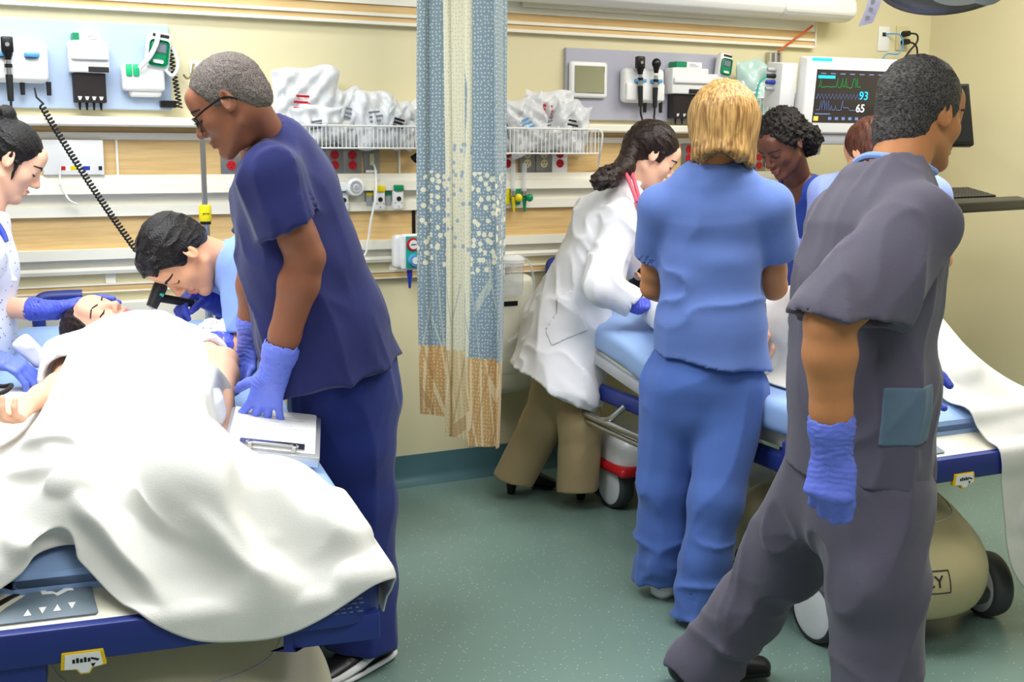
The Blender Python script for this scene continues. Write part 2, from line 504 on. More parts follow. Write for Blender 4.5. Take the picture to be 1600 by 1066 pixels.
# --- electronic thermometers
def thermometer(cx, cz, sc, label, full=True):
    t = thing('electronic_thermometer', label, 'thermometer', (cx, YW - 0.02, cz - .11 * sc))
    S = lambda a: a * sc
    b = MB().box((cx - S(.085), YW - .075, cz - S(.085)), (cx + S(.06), YW - .021, cz + S(.005)), S(.012), 4)
    b.box((cx - S(.06), YW - .06, cz - S(.105)), (cx + S(.05), YW - .021, cz - S(.07)), S(.012), 4)
    b.build('cradle', M['white_plastic'], t, True)
    Mx = Matrix.Translation((cx + S(.04), YW - .06, cz + S(.045))) @ Matrix.Rotation(math.radians(8), 4, 'Y')
    MB().box((-S(.042), -.022, -S(.06)), (S(.042), .022, S(.075)), S(.018), 5, Mx).build('device', M['white_plastic'], t, True)
    MB().box((-S(.034), -.027, -S(.045)), (S(.034), -.018, S(.045)), S(.014), 4, Mx).build('green_face', M['green_plastic'], t, True)
    MB().box((-S(.022), -.029, S(.002)), (S(.024), -.0265, S(.034)), S(.004), 2, Mx).build('display', M['print_ink'], t)
    MB().box((-S(.018), -.030, -S(.035)), (S(.018), -.0265, -S(.022)), S(.005), 3, Mx).build('button', M['white_plastic'], t, True)
    MB().box((-S(.026), -.024, S(.055)), (S(.03), -.0215, S(.066)), S(.002), 2, Mx).build('vent_slot', M['dark_plastic'], t)
    if full:
        for k in (0, 1):
            xx = cx - S(.062) + S(.024) * k
            MB().box((xx - S(.01), YW - .083, cz - S(.035)), (xx + S(.01), YW - .07, cz + S(.005)), .003, 2).build('probe_well', M['bright_green'], t, True)
        MB().tube([(cx - S(.03), YW - .1, cz - S(.01)), (cx + S(.005), YW - .105, cz + S(.03)), (cx + S(.03), YW - .1, cz + S(.075)), (cx + S(.04), YW - .095, cz + S(.115))], S(.0085)).build('probe', M['white_plastic'], t, True)
        MB().tube([(cx + S(.06), YW - .08, cz - S(.01)), (cx + S(.085), YW - .08, cz - S(.03)), (cx + S(.105), YW - .08, cz + S(.01)), (cx + S(.09), YW - .075, cz + S(.07))], S(.006)).build('probe_cord', M['white_plastic'], t, True)
        MB().tube(coil((cx + S(.085), YW - .05, cz + S(.07)), (cx + S(.11), YW - .05, cz - S(.14)), 0, S(.0085), 16), .0028, 6, 1).build('coiled_cord', M['black_rubber'], t, True)
        MB().box((cx + S(.045), YW - .05, cz - S(.14)), (cx + S(.1), YW - .021, cz - S(.115)), .003).build('cord_socket', M['black_plastic'], t)
        MB().box((cx - S(.005), YW - .0758, cz - S(.07)), (cx + S(.04), YW - .0752, cz - S(.03))).build('printed_label', M['paper'], t)
X_, Z_ = wz(228, 104, .05)
thermometer(X_, Z_, 1.0, 'white and green electronic thermometer with a coiled black cord on the pale blue board')
X_, Z_ = wz(1118, 118, .05)
thermometer(X_, Z_, .8, 'white thermometer with a green face at the right end of the lilac board', False)

# --- mirror
(x0, z1), (x1, z0) = wz(889, 95, .03), wz(947, 154, .03)
t = thing('paper_towel_mirror', 'square mirror in a rounded white frame on the lilac board', 'mirror', ((x0 + x1) / 2, YW - .02, z0))
t.name = 'mirror'
MB().box((x0, YW - .045, z0), (x1, YW - .021, z1), .014, 5).build('frame', M['white_plastic'], t, True)
mat('mirror_glass', (0.75, 0.77, 0.74), 0.04, metal=1.0)
MB().box((x0 + .018, YW - .048, z0 + .018), (x1 - .018, YW - .040, z1 - .018), .003).build('glass', M['mirror_glass'], t)

# --- nurse call panel
(x0, z1), (x1, z0) = wz(64, 218, .03), wz(163, 273, .03)
t = thing('nurse_call_panel', 'white nurse call panel with red, yellow and blue symbols under the shelf', 'panel', ((x0 + x1) / 2, YW - .014, z0))
MB().box((x0, YW - .045, z0), (x1, YW - .0145, z1), .004, 2).build('cover', M['white_plastic'], t, True)
w = x1 - x0
for a, c, mm in ((.26, .36, 'red_plastic'), (.44, .56, 'yellow_plastic'), (.64, .76, 'blue_plastic'), (.9, .96, 'dark_plastic')):
    b = MB().box((x0 + w * a, YW - .0462, z0 + .016), (x0 + w * c, YW - .045, z0 + .030), .0005)
    b.build('symbol', M[mm], t)
MB().box((x0 + w * .24, YW - .0457, z0 + .013), (x0 + w * .8, YW - .045, z0 + .033), .0003).build('symbol_strip', M['paper'], t)
MB().tube([(x0 + w * .28, YW - .05, z0 + .04), (x0 + w * .26, YW - .055, z0 - .02), (x0 + w * .36, YW - .07, z0 - .08), (x0 + w * .5, YW - .06, z0 - .1)], .0035).build('lead', M['white_plastic'], t, True)

# --- wall hook
hx, hz = wz(296, 108, .03)
t = thing('wall_hook', 'small brass coat hook on the wall left of the grey-haired man', 'hook', (hx, YW, hz))
MB().box((hx + .005, YW - .012, hz - .015), (hx + .04, YW, hz + .03), .003).build('plate', M['white_plastic'], t)
MB().tube([(hx + .02, YW - .01, hz + .02), (hx + .012, YW - .04, hz + .012), (hx + .004, YW - .045, hz - .02), (hx - .012, YW - .045, hz - .034), (hx - .025, YW - .045, hz - .02)], .004).build('prong', M['brass'], t, True)

# --- electrical outlets
def outlet(cx, cz, plate_m, face_m, label, blank=False, group=None, y=YW - .014):
    t = thing('electrical_outlet', label, 'outlet', (cx, y, cz - .057), group)
    MB().box((cx - .037, y - .008, cz - .058), (cx + .037, y, cz + .058), .003, 2).build('cover_plate', M[plate_m], t, True)
    for s in (-1, 1):
        z = cz + s * .0195
        f = MB().cyl((cx, y - .0115, z), (cx, y - .006, z), .0172, n=24).build('receptacle', M[face_m], t, True)
        b = MB()
        for q in (-.0065, .0065): b.box((cx + q - .0012, y - .0122, z - .001), (cx + q + .0012, y - .0114, z + .008))
        b.cyl((cx, y - .0122, z - .008), (cx, y - .0114, z - .008), .0024, n=10)
        b.build('slots', M['black_plastic'], f)
    return t
mat('steel_plate', hexc(150, 150, 146), 0.35, metal=0.7)
red = 'red emergency outlet in a steel plate, '
outlet(.993, 1.333, 'steel_plate', 'red_plastic', red + 'beside the chin of the grey-haired man')
outlet(1.318, 1.333, 'steel_plate', 'red_plastic', red + 'partly behind the shoulder of the navy scrub top')
outlet(1.389, 1.333, 'steel_plate', 'red_plastic', red + 'left of the pair below the left wire basket')
outlet(1.461, 1.333, 'steel_plate', 'red_plastic', red + 'next to the grey data socket')
outlet(2.129, 1.338, 'white_plastic', 'red_plastic', 'red emergency outlet in a white plate at the edge of the curtain')
outlet(2.221, 1.338, 'steel_plate', 'ivory_plastic', 'ivory outlet below the right wire basket, left of two')
outlet(2.299, 1.338, 'steel_plate', 'ivory_plastic', 'ivory outlet below the right wire basket, right of two')
outlet(2.376, 1.338, 'white_plastic', 'red_plastic', 'red emergency outlet in a white plate, rightmost of the row below the basket')
X_, Z_ = wz(1076, 240, .02)
outlet(X_, Z_, 'steel_plate', 'red_plastic', 'red emergency outlet between the white-coated doctor and the blond woman')
X_, Z_ = wz(1186, 252, .02)
outlet(X_, Z_, 'steel_plate', 'red_plastic', 'red emergency outlet just right of the blond hair')
# data socket with white cable
t = thing('data_socket', 'grey steel data socket plate with a white cable hanging from it', 'socket', (1.54, YW - .014, 1.276))
MB().box((1.508, YW - .022, 1.275), (1.572, YW - .014, 1.395), .003).build('cover_plate', M['steel_plate'], t, True)
MB().box((1.531, YW - .026, 1.312), (1.549, YW - .021, 1.358), .002).build('jack', M['ivory_plastic'], t)
MB().box((1.515, YW - .0226, 1.284), (1.562, YW - .0218, 1.294)).build('printed_label', M['paper'], t)
o = MB().tube([(1.54, YW - .03, 1.325), (1.541, YW - .06, 1.29), (1.53, YW - .09, 1.2), (1.508, YW - .09, 1.1), (1.497, YW - .085, 1.02), (1.49, YW - .08, .98), (1.47, YW - .08, .94), (1.46, YW - .07, .86)], .0042).build('plug_cable', M['white_plastic'], t, True)
# outlets high on the wall at the right
X_, Z_ = wz(1380, 61)
t = thing('network_socket', 'white network socket with a blue cable high on the wall above the monitor', 'socket', (X_, YW, Z_ - .057))
MB().box((X_ - .036, YW - .006, Z_ - .058), (X_ + .036, YW, Z_ + .058), .003).build('cover_plate', M['white_plastic'], t, True)
MB().box((X_ - .012, YW - .009, Z_ + .012), (X_ + .01, YW - .005, Z_ + .03), .001).build('jack', M['dark_plastic'], t)
MB().tube([(X_, YW - .012, Z_ + .022), (X_ + .05, YW - .05, Z_ + .02), (X_ + .07, YW - .06, Z_ - .02), (X_ + .055, YW - .05, Z_ - .07), (X_ - .01, YW - .035, Z_ - .075), (X_ - .05, YW - .04, Z_ - .13)], .0035).build('plug_cable', M['light_blue_plastic'], t, True)
X_, Z_ = wz(1408, 60)
t = outlet(X_, Z_, 'ivory_plastic', 'white_plastic', 'ivory wall outlet with two black plugs high on the wall near the corner', y=YW)
for s in (-1, 1):
    z = Z_ + s * .0195
    MB().cyl((X_, YW - .05, z), (X_, YW - .0123, z), .013, .015, 14).build('plug', M['black_plastic'], t, True)
MB().tube([(X_, YW - .045, Z_ + .02), (X_ + .04, YW - .06, Z_ + .015), (X_ + .045, YW - .06, Z_ - .02), (X_ + .005, YW - .05, Z_ - .07), (X_ - .03, YW - .05, Z_ - .13), (X_ - .03, YW - .05, Z_ - .3)], .0045).build('power_cord', M['black_rubber'], t, True)
MB().tube([(X_, YW - .045, Z_ - .02), (X_ + .035, YW - .055, Z_ - .03), (X_ + .055, YW - .055, Z_ - .06), (X_ + .06, YW - .05, Z_ - .13), (X_ + .06, YW - .05, Z_ - .3)], .0045).build('power_cord', M['black_rubber'], t, True)

# --- wire baskets
def basket(x0, x1, z0, z1, dep, label, ncell):
    t = thing('wire_basket', label, 'basket', ((x0 + x1) / 2, YW - .05, z0))
    yb, yf = YW - .035, YW - .035 - dep
    b = MB(); r = .0034
    for z, rr in ((z1, .0042), (z0, .0034)):
        b.tube([(x0, yb, z), (x1, yb, z), (x1, yf, z), (x0, yf, z)], rr, 6, 1, True)
    b.build('rim', M['wire_white'], t, True)
    b = MB()
    for i in range(ncell + 1):
        x = x0 + (x1 - x0) * i / ncell
        b.tube([(x, yb, z1), (x, yb, z0), (x, yf, z0), (x, yf, z1)], .0019, 5, 1)
    for k in range(1, 5):
        y = yb + (yf - yb) * k / 5
        b.tube([(x0, y, z0), (x1, y, z0)], .0019, 5, 1)
        b.tube([(x0, y, z1), (x0, y, z0)], .0019, 5, 1); b.tube([(x1, y, z1), (x1, y, z0)], .0019, 5, 1)
    b.build('wire_grid', M['wire_white'], t, True)
    b = MB()
    for x in (x0 + .1, x1 - .1): b.box((x - .012, yb, z0), (x + .012, YW, z1 + .01), .003)
    b.build('bracket', M['steel'], t)
    return t
BD = .12
(x0, z1), (x1, z0) = wz(425, 195, .155), wz(650, 232, .155)
BK1 = (x0, x1, z0, z1)
basket(x0, x1, z0, z1, BD, 'long white wire basket on the wall left of the curtain', 36)
(x0, z1), (x1, z0) = wz(772, 200, .155), wz(935, 240, .155)
BK2 = (x0, x1, z0, z1)
t = basket(x0, x1, z0, z1, BD, 'white wire basket on the wall right of the curtain', 27)
MB().tube([(x1, YW - .15, z1), (x1 + .02, YW - .15, z1 - .02), (x1 + .03, YW - .12, z1 - .09), (x1 + .07, YW - .04, z1 - .15), (x1 + .09, YW - .03, z1 - .16)], .005).build('support_rod', M['wire_white'], t, True)
(x0, z1), (x1, z0) = wz(1166, 152, .155), wz(1214, 200, .155)
BK3 = (x0, x1, z0, z1)
basket(x0, x1, z0, z1, BD, 'small white wire basket behind the blond head', 9)

# clear bags in the baskets: crumpled pouches
mat('film_white', hexc(240, 241, 243), 0.3, spec=0.6, alpha=0.8, bump=0.5, bscale=22)
mat('film_clear', hexc(240, 242, 245), 0.2, spec=0.7, alpha=0.62, bump=0.6, bscale=26)
mat('film_teal', hexc(196, 228, 222), 0.22, spec=0.6, alpha=0.75, bump=0.5, bscale=26)
def pouch(c, w, h, th, tilt, m, label, group, seed, lean=0.0, print_m='print_ink', inner=True):
    """a sealed soft bag: pillow with crimped seams and crumples"""
    r = np.random.RandomState(seed)
    ph = r.rand(12) * 6.28; fr = 3 + r.rand(12) * 9; am = r.rand(12)
    R = Matrix.Rotation(tilt, 4, 'Y') @ Matrix.Rotation(lean, 4, 'X')
    Mx = Matrix.Translation(Vector([float(x) for x in c])) @ R
    def F(sgn):
        def f(u, v):
            a, b_ = 2 * u - 1, 2 * v - 1
            prof = max(0.0, (1 - a ** 4) * (1 - abs(b_) ** 3.0)) ** 0.7
            d = sgn * th * prof * (0.9 + 0.5 * math.sin(fr[8] * a + ph[8]) * math.sin(fr[9] * b_ + ph[9]))
            for k in range(6):
                d += 0.010 * am[k] * .55 * math.sin(fr[k] * .8 * a * math.cos(ph[k]) + fr[k] * b_ * .8 * math.sin(ph[k]) + ph[k + 6] + (1.5 if sgn > 0 else 0) * prof)
            e = 0.006 * math.sin(fr[10] * a * .8 + ph[10]) + 0.010 * math.sin(fr[11] * a * .4 + ph[11])
            return Mx @ Vector((a * w / 2 * (1 - 0.06 * math.sin(3 * b_ + ph[0])), d, b_ * h / 2 + e * (0.4 + b_)))
        return f
    t = thing('plastic_bag', label, 'bag', (c[0], c[1], c[2] - h / 2), group)
    b = MB(); b.grid(F(1), 26, 26); b.grid(F(-1), 26, 26)
    bmesh.ops.remove_doubles(b.b, verts=b.b.verts, dist=1e-5)
    b.build('film', m, t, True, angle=80)
    if inner:
        b = MB().box((-w * .4, -th * .45, -h * .42), (w * .4, th * .45, h * .2), .012, 3, Mx)
        b.build('contents', M['paper'], t, True)
    b = MB()
    for k in range(3):
        zz = h * (.12 - .08 * k)
        b.box((-w * .2, -th * .92 - .004, zz), (w * (.02 + .1 * r.rand()), -th * .92 - .003, zz + .008), 0, 2, Mx)
    b.build('print', M[print_m], t)
    return t
x0, x1, z0, z1 = BK1
yc = YW - .095
grpL = None
specs = [(x0 + .145, z0 + .155, .25, .27, .035, .03, 'film_white', 'big white plastic pouch with a red mark, standing tallest in the left wire basket', 11, .12, 'red_plastic'),
         (x0 + .185, z0 + .085, .20, .15, .030, -.16, 'film_white', 'white pouch leaning low in front of the tallest pouch in the left basket', 12, .25, 'print_ink'),
         (x0 + .32, z0 + .115, .16, .21, .034, .2, 'film_clear', 'crumpled clear bag second from the tall white pouch in the left basket', 13, .05, 'print_ink'),
         (x0 + .41, z0 + .105, .17, .21, .034, -.12, 'film_clear', 'crumpled clear bag in the middle of the left basket with a peaked top', 14, -.05, 'print_ink'),
         (x0 + .50, z0 + .085, .16, .17, .036, .25, 'film_clear', 'clear bag with dark print near the right end of the left basket', 15, .1, 'dark_plastic'),
         (x0 + .575, z0 + .088, .13, .16, .030, -.2, 'film_clear', 'clear bag at the right end of the left basket against the curtain', 16, .0, 'green_plastic')]
for (cx, cz, w, h, th, ti, mm, lab, sd, le, pm) in specs:
    pouch((cx, yc + (.02 if sd in (11, 13, 16) else -.015), cz), w, h, th, ti, M[mm], lab, None, sd, le, pm)
x0, x1, z0, z1 = BK2
specs = [(x0 + .07, z0 + .09, .15, .17, .034, .1, 'film_clear', 'clear bag with green print at the curtain end of the right basket', 21, .0, 'green_plastic'),
         (x0 + .17, z0 + .115, .19, .22, .036, -.35, 'film_clear', 'clear bag with blue print tilted in the right basket', 22, .1, 'light_blue_plastic'),
         (x0 + .28, z0 + .165, .22, .19, .030, .12, 'film_white', 'white pouch with a pink mark lying on top in the right basket', 23, .1, 'red_plastic'),
         (x0 + .29, z0 + .12, .16, .22, .03, -.1, 'film_clear', 'clear bag standing behind the folded pouches in the right basket', 24, .0, 'print_ink'),
         (x0 + .37, z0 + .105, .17, .21, .034, .16, 'film_clear', 'crumpled clear bag with dark print at the right end of the right basket', 25, .12, 'dark_plastic')]
for (cx, cz, w, h, th, ti, mm, lab, sd, le, pm) in specs:
    pouch((cx, yc + (.02 if sd in (21, 23, 24) else -.015), cz), w, h, th, ti, M[mm], lab, None, sd, le, pm)
x0, x1, z0, z1 = BK3
pouch(((x0 + x1) / 2, yc, z0 + .16), .21, .26, .04, .05, M['film_teal'], 'pale green oxygen mask bag in the small basket behind the blond head', None, 31, .05, 'paper')

# --- gas and vacuum outlets on the rail
def gas_outlet(cx, cz, cap, label):
    t = thing('gas_outlet', label, 'gas outlet', (cx, YW - .03, cz - .05))
    y = YW - .034
    MB().box((cx - .023, y - .022, cz - .05), (cx + .023, y, cz + .045), .012, 4).build('face', M['white_plastic'], t, True)
    MB().box((cx - .02, y - .03, cz + .026), (cx + .02, y, cz + .05), .004, 2).build('colour_cap', M[cap], t, True)
    MB().cyl((cx, y - .026, cz - .004), (cx, y - .02, cz - .004), .009, n=16).build('port', M['dark_plastic'], t, True)
    b = MB()
    for q in (-.014, .014): b.cyl((cx + q, y - .0235, cz - .02), (cx + q, y - .021, cz - .02), .0035, n=8)
    b.cyl((cx, y - .0235, cz - .034), (cx, y - .021, cz - .034), .0035, n=8)
    b.build('screws', M['grey_plastic'], t)
gas_outlet(1.412, 1.185, 'green_plastic', 'white gas outlet with a green cap under the round white dial')
gas_outlet(1.560, 1.185, 'yellow_plastic', 'white gas outlet with a yellow cap on the rail left of the curtain')
gas_outlet(1.637, 1.187, 'green_plastic', 'white gas outlet with a green cap on the rail nearest the curtain')
for cx, mm, lab in ((1.523, 'yellow_plastic', 'grey gas tap with a small yellow tag beside the yellow-capped outlet'), (1.602, 'green_plastic', 'grey gas tap with a small green tag between the yellow and the green outlet')):
    t = thing('gas_tap', lab, 'tap', (cx, YW - .015, 1.155))
    MB().box((cx - .013, YW - .035, 1.155), (cx + .013, YW - .0145, 1.21), .004).build('body', M['grey_plastic'], t, True)
    MB().box((cx - .013, YW - .037, 1.195), (cx + .013, YW - .034, 1.208), .001).build('colour_tag', M[mm], t)
t = thing('round_dial', 'round white dial knob on the rail beside the navy scrub top', 'dial', (1.45, YW - .05, 1.19))
MB().lathe([(0, .04), (.028, .04), (.034, .036), (.036, .0), (0, 0)], (1.45, YW - .052, 1.232), (0, -1, 0)).build('knob', M['white_plastic'], t, True)
b = MB().lathe([(.012, .0405), (.022, .0425), (.024, .0405)], (1.45, YW - .052, 1.232), (0, -1, 0)); b.build('ring', M['grey_plastic'], t, True)
MB().cyl((1.45, YW - .097, 1.232), (1.45, YW - .088, 1.232), .008, n=16).build('hub', M['grey_plastic'], t, True)
MB().box((1.378, YW - .075, 1.215), (1.418, YW - .052, 1.25), .004).build('selector_plate', M['white_plastic'], t)

# --- suction regulator
cx, cz = wz(631, 392, .06)
t = thing('suction_regulator', 'white and teal suction regulator with a round gauge on the wall beside the curtain', 'regulator', (cx, YW - .046, cz - .075))
MB().box((cx - .052, YW - .10, cz - .068), (cx + .02, YW - .046, cz + .066), .018, 5).build('housing', M['white_plastic'], t, True)
MB().box((cx - .03, YW - .125, cz - .072), (cx + .045, YW - .09, cz + .07), .012, 4).build('front', M['white_plastic'], t, True)
MB().box((cx - .017, YW - .128, cz - .062), (cx + .041, YW - .1245, cz + .062), .001).build('teal_panel', M['teal_plastic'], t)
MB().lathe([(0, .006), (.024, .006), (.027, .0), (0, 0)], (cx + .012, YW - .128, cz + .03), (0, -1, 0)).build('gauge_rim', M['red_plastic'], t, True)
MB().cyl((cx + .012, YW - .1355, cz + .03), (cx + .012, YW - .1335, cz + .03), .018, n=24).build('gauge_face', M['paper'], t)
MB().box((cx + .002, YW - .137, cz + .0285), (cx + .022, YW - .1355, cz + .0315), 0, 2, None).build('needle', M['black_plastic'], t)
MB().cyl((cx + .014, YW - .15, cz - .032), (cx + .014, YW - .127, cz - .032), .022, .024, 24).build('knob', M['light_blue_plastic'], t, True)
MB().cyl((cx + .014, YW - .152, cz - .032), (cx + .014, YW - .149, cz - .032), .014, n=20).build('knob_cap', M['paper'], t, True)
MB().cyl((cx + .008, YW - .1, cz - .10), (cx + .008, YW - .1, cz - .068), .011, .012, 14).cyl((cx + .008, YW - .1, cz - .145), (cx + .008, YW - .1, cz - .1), .0045, .009, 14).build('hose_nozzle', M['blue_plastic'], t, True)

# --- flowmeters
def flowmeter(px, mm, label):
    cx, cz = wz(*px, .06)
    t = thing('flowmeter', label, 'flowmeter', (cx, YW - .034, cz - .06))
    y = YW - .06
    MB().cyl((cx, y, cz), (cx, y, cz + .125), .0105, n=16).build('glass_tube', M['clear_plastic'], t, True)
    MB().cyl((cx, y, cz - .008), (cx, y, cz + .012), .012, n=16).cyl((cx, YW - .034, cz - .012), (cx, y, cz - .012), .012, n=14).build('valve_body', M['steel'], t, True)
    MB().box((cx - .042, YW - .05, cz - .045), (cx - .01, YW - .034, cz + .04), .004).build('wall_plate', M[mm], t, True)
    MB().sph((cx + .014, y - .022, cz - .015), .0165, (1, .8, 1)).build('knob', M[mm], t, True)
    MB().cyl((cx, y - .004, cz - .03), (cx, y - .004, cz - .012), .009, n=12).cyl((cx, y - .004, cz - .075), (cx, y - .004, cz - .03), .0035, .0085, 12).build('nozzle', M[mm], t, True)
flowmeter((802, 303), 'yellow_plastic', 'flowmeter with a yellow knob and clear tube right of the curtain')
flowmeter((819, 303), 'teal_green' if 'teal_green' in M else 'green_plastic', 'flowmeter with a green knob and clear tube right of the curtain')

# --- black phone handset shape hanging behind the curtain edge
X_, Z_ = wz(648, 222, .06)
o = MB().tube([(X_ - .005, YW - .06, Z_ + .08), (X_ + .02, YW - .085, Z_ + .05), (X_ + .02, YW - .085, Z_ - .03), (X_ + .0, YW - .06, Z_ - .07)], lambda t: .022 - .009 * math.sin(math.pi * t), 12).build('telephone_handset', M['black_plastic'], smooth=True)
tag(o, 'black handset hanging on the wall at the left edge of the curtain', 'handset')

# --- white suction canister box low on the wall behind the curtain
(x0, z1), (x1, z0) = wz(740, 432, .06), wz(814, 612, .06)
x1 += .05
t = thing('wall_cabinet', 'cream rounded wall cabinet low behind the curtain and the white coat', 'cabinet', ((x0 + x1) / 2, YW, z0))
MB().box((x0, YW - .10, z0), (x1, YW, z1), .04, 6).build('body', M['cream_plastic'], t, True)
MB().box((x0 + .08, YW - .104, z0 + .09), (x0 + .19, YW - .098, z1 - .1), .004).build('door', M['cream_plastic'], t, True)
MB().box((x0 + .11, YW - .107, z1 - .125), (x0 + .18, YW - .103, z1 - .105), .001).build('dark_slot', M['black_plastic'], t)
X_, Z_ = wz(800, 414, .06)
t = thing('suction_canister', 'clear canister with a tube on a white bracket beside the curtain edge', 'canister', (X_, YW, Z_ - .15))
MB().box((X_ - .07, YW - .07, Z_ - .008), (X_ + .012, YW - .045, Z_ + .016), .002).box((X_ + .0, YW - .08, Z_ - .01), (X_ + .016, YW, Z_ + .02), .002).build('bracket', M['white_plastic'], t)
MB().lathe([(.0, .0), (.035, .0), (.042, .02), (.045, .13), (.0, .13)], (X_ - .045, YW - .16, Z_ - .11)).build('jar', M['clear_plastic'], t, True)
MB().lathe([(.048, .0), (.048, .014), (.03, .03), (.0, .032)], (X_ - .045, YW - .16, Z_ + .02)).build('lid', M['white_plastic'], t, True)
MB().tube([(X_ - .03, YW - .15, Z_ + .05), (X_ + .03, YW - .15, Z_ + .02), (X_ + .06, YW - .14, Z_ - .06), (X_ + .055, YW - .14, Z_ - .17), (X_ + .0, YW - .14, Z_ - .27), (X_ - .06, YW - .14, Z_ - .31)], .006).build('hose', M['clear_plastic'], t, True)

# --- over-bed wall lamp, long white housing
pz = at(1330, 20, Y=YW)
LX1, LX0 = 3.83, 2.08
t = thing('wall_lamp', 'long white over-bed wall lamp along the top of the wall right of the curtain', 'lamp', ((LX0 + LX1) / 2, YW, 1.95))
prof = [(YW, 1.99), (YW - .06, 1.96), (YW - .13, 1.958), (YW - .17, 1.975), (YW - .185, 2.0), (YW - .18, 2.05), (YW - .14, 2.08), (YW, 2.09)]
MB().prism(prof, 0, LX0, LX1 - .42, .006, 2).build('housing', M['white_plastic'], t, True, angle=30)
MB().prism(prof, 0, LX1 - .417, LX1, .02, 4).build('end_housing', M['white_plastic'], t, True, angle=30)
MB().box((LX0 + .1, YW - .06, 1.945), (LX1 - .6, YW - .045, 1.9625), .002).build('lower_rail', M['cream_plastic'], t)
o = MB().tube([at(1270, 40, Y=YW - .06), at(1262, 46, Y=YW - .055), at(1240, 62, Y=YW - .045), at(1216, 81, Y=YW - .03)], .005).build('pull_cord', mat('cord_orange', hexc(206, 92, 50), 0.6), smooth=True)
tag(o, 'orange pull cord stretched from the wall lamp to the upright track', 'cord')

# --- upright mounting track behind the monitor
X_, Z_ = wz(1196, 82)
t = thing('mounting_track', 'upright aluminium mounting track on the wall left of the monitor', 'track', (X_ + .04, YW, 1.3))
b = MB()
for q in (0, .03, .062): b.box((X_ + q, YW - .03, 1.3), (X_ + q + .012, YW, Z_), .001)
b.build('rail', M['steel'], t)
MB().box((X_ + .012, YW - .012, 1.3), (X_ + .062, YW, Z_), .001).build('channel', M['grey_plastic'], t)
# ------------------------------------------------------------------ implicit modelling (bodies, hands, clothes, cushions)
_rs = np.random.RandomState(7)
_LAT = _rs.rand(32, 32, 32).astype(np.float32) * 2 - 1
def vnoise(P):
    """smooth value noise in [-1, 1] at points P (n,3)"""
    i = np.floor(P).astype(np.int32); f = (P - i).astype(np.float32)
    f = f * f * (3 - 2 * f); i &= 31; j = (i + 1) & 31
    x0, y0, z0 = i.T; x1, y1, z1 = j.T; fx, fy, fz = f.T
    c = lambda a, b, d: _LAT[a, b, d]
    a0 = c(x0, y0, z0) * (1 - fx) + c(x1, y0, z0) * fx; a1 = c(x0, y1, z0) * (1 - fx) + c(x1, y1, z0) * fx
    b0 = c(x0, y0, z1) * (1 - fx) + c(x1, y0, z1) * fx; b1 = c(x0, y1, z1) * (1 - fx) + c(x1, y1, z1) * fx
    return (a0 * (1 - fy) + a1 * fy) * (1 - fz) + (b0 * (1 - fy) + b1 * fy) * fz

def stretch(P, axis, k):
    a = nrm(axis).astype(np.float32)
    return P - np.outer(P @ a, a) * np.float32(1 - 1.0 / k)

def ridge(P, off=0.0):
    n = vnoise(P + np.float32(off))
    return (1 - np.abs(n)) ** 3 * 1.4 - 0.55

def folds(amp, scale, axis, k, off=0.0, mask=None, soft=0.5):
    """cloth folds running along axis"""
    def f(P):
        Q = stretch(P, axis, k)
        w = vnoise(P * 5.0 + off).astype(np.float32)
        Q = Q + 0.02 * w[:, None]
        d = amp * (ridge(Q * scale, off) * 0.8 + soft * vnoise(Q * scale * 0.55 + 11.3 + off))
        return d * mask(P) if mask is not None else d
    return f

def sstep(a, b, x):
    t = np.clip((x - a) / (b - a), 0, 1)
    return t * t * (3 - 2 * t)

def basis(axis, side):
    n = nrm(axis); s = np.asarray(side, float); s = nrm(s - n * (s @ n))
    return n, s, np.cross(n, s)

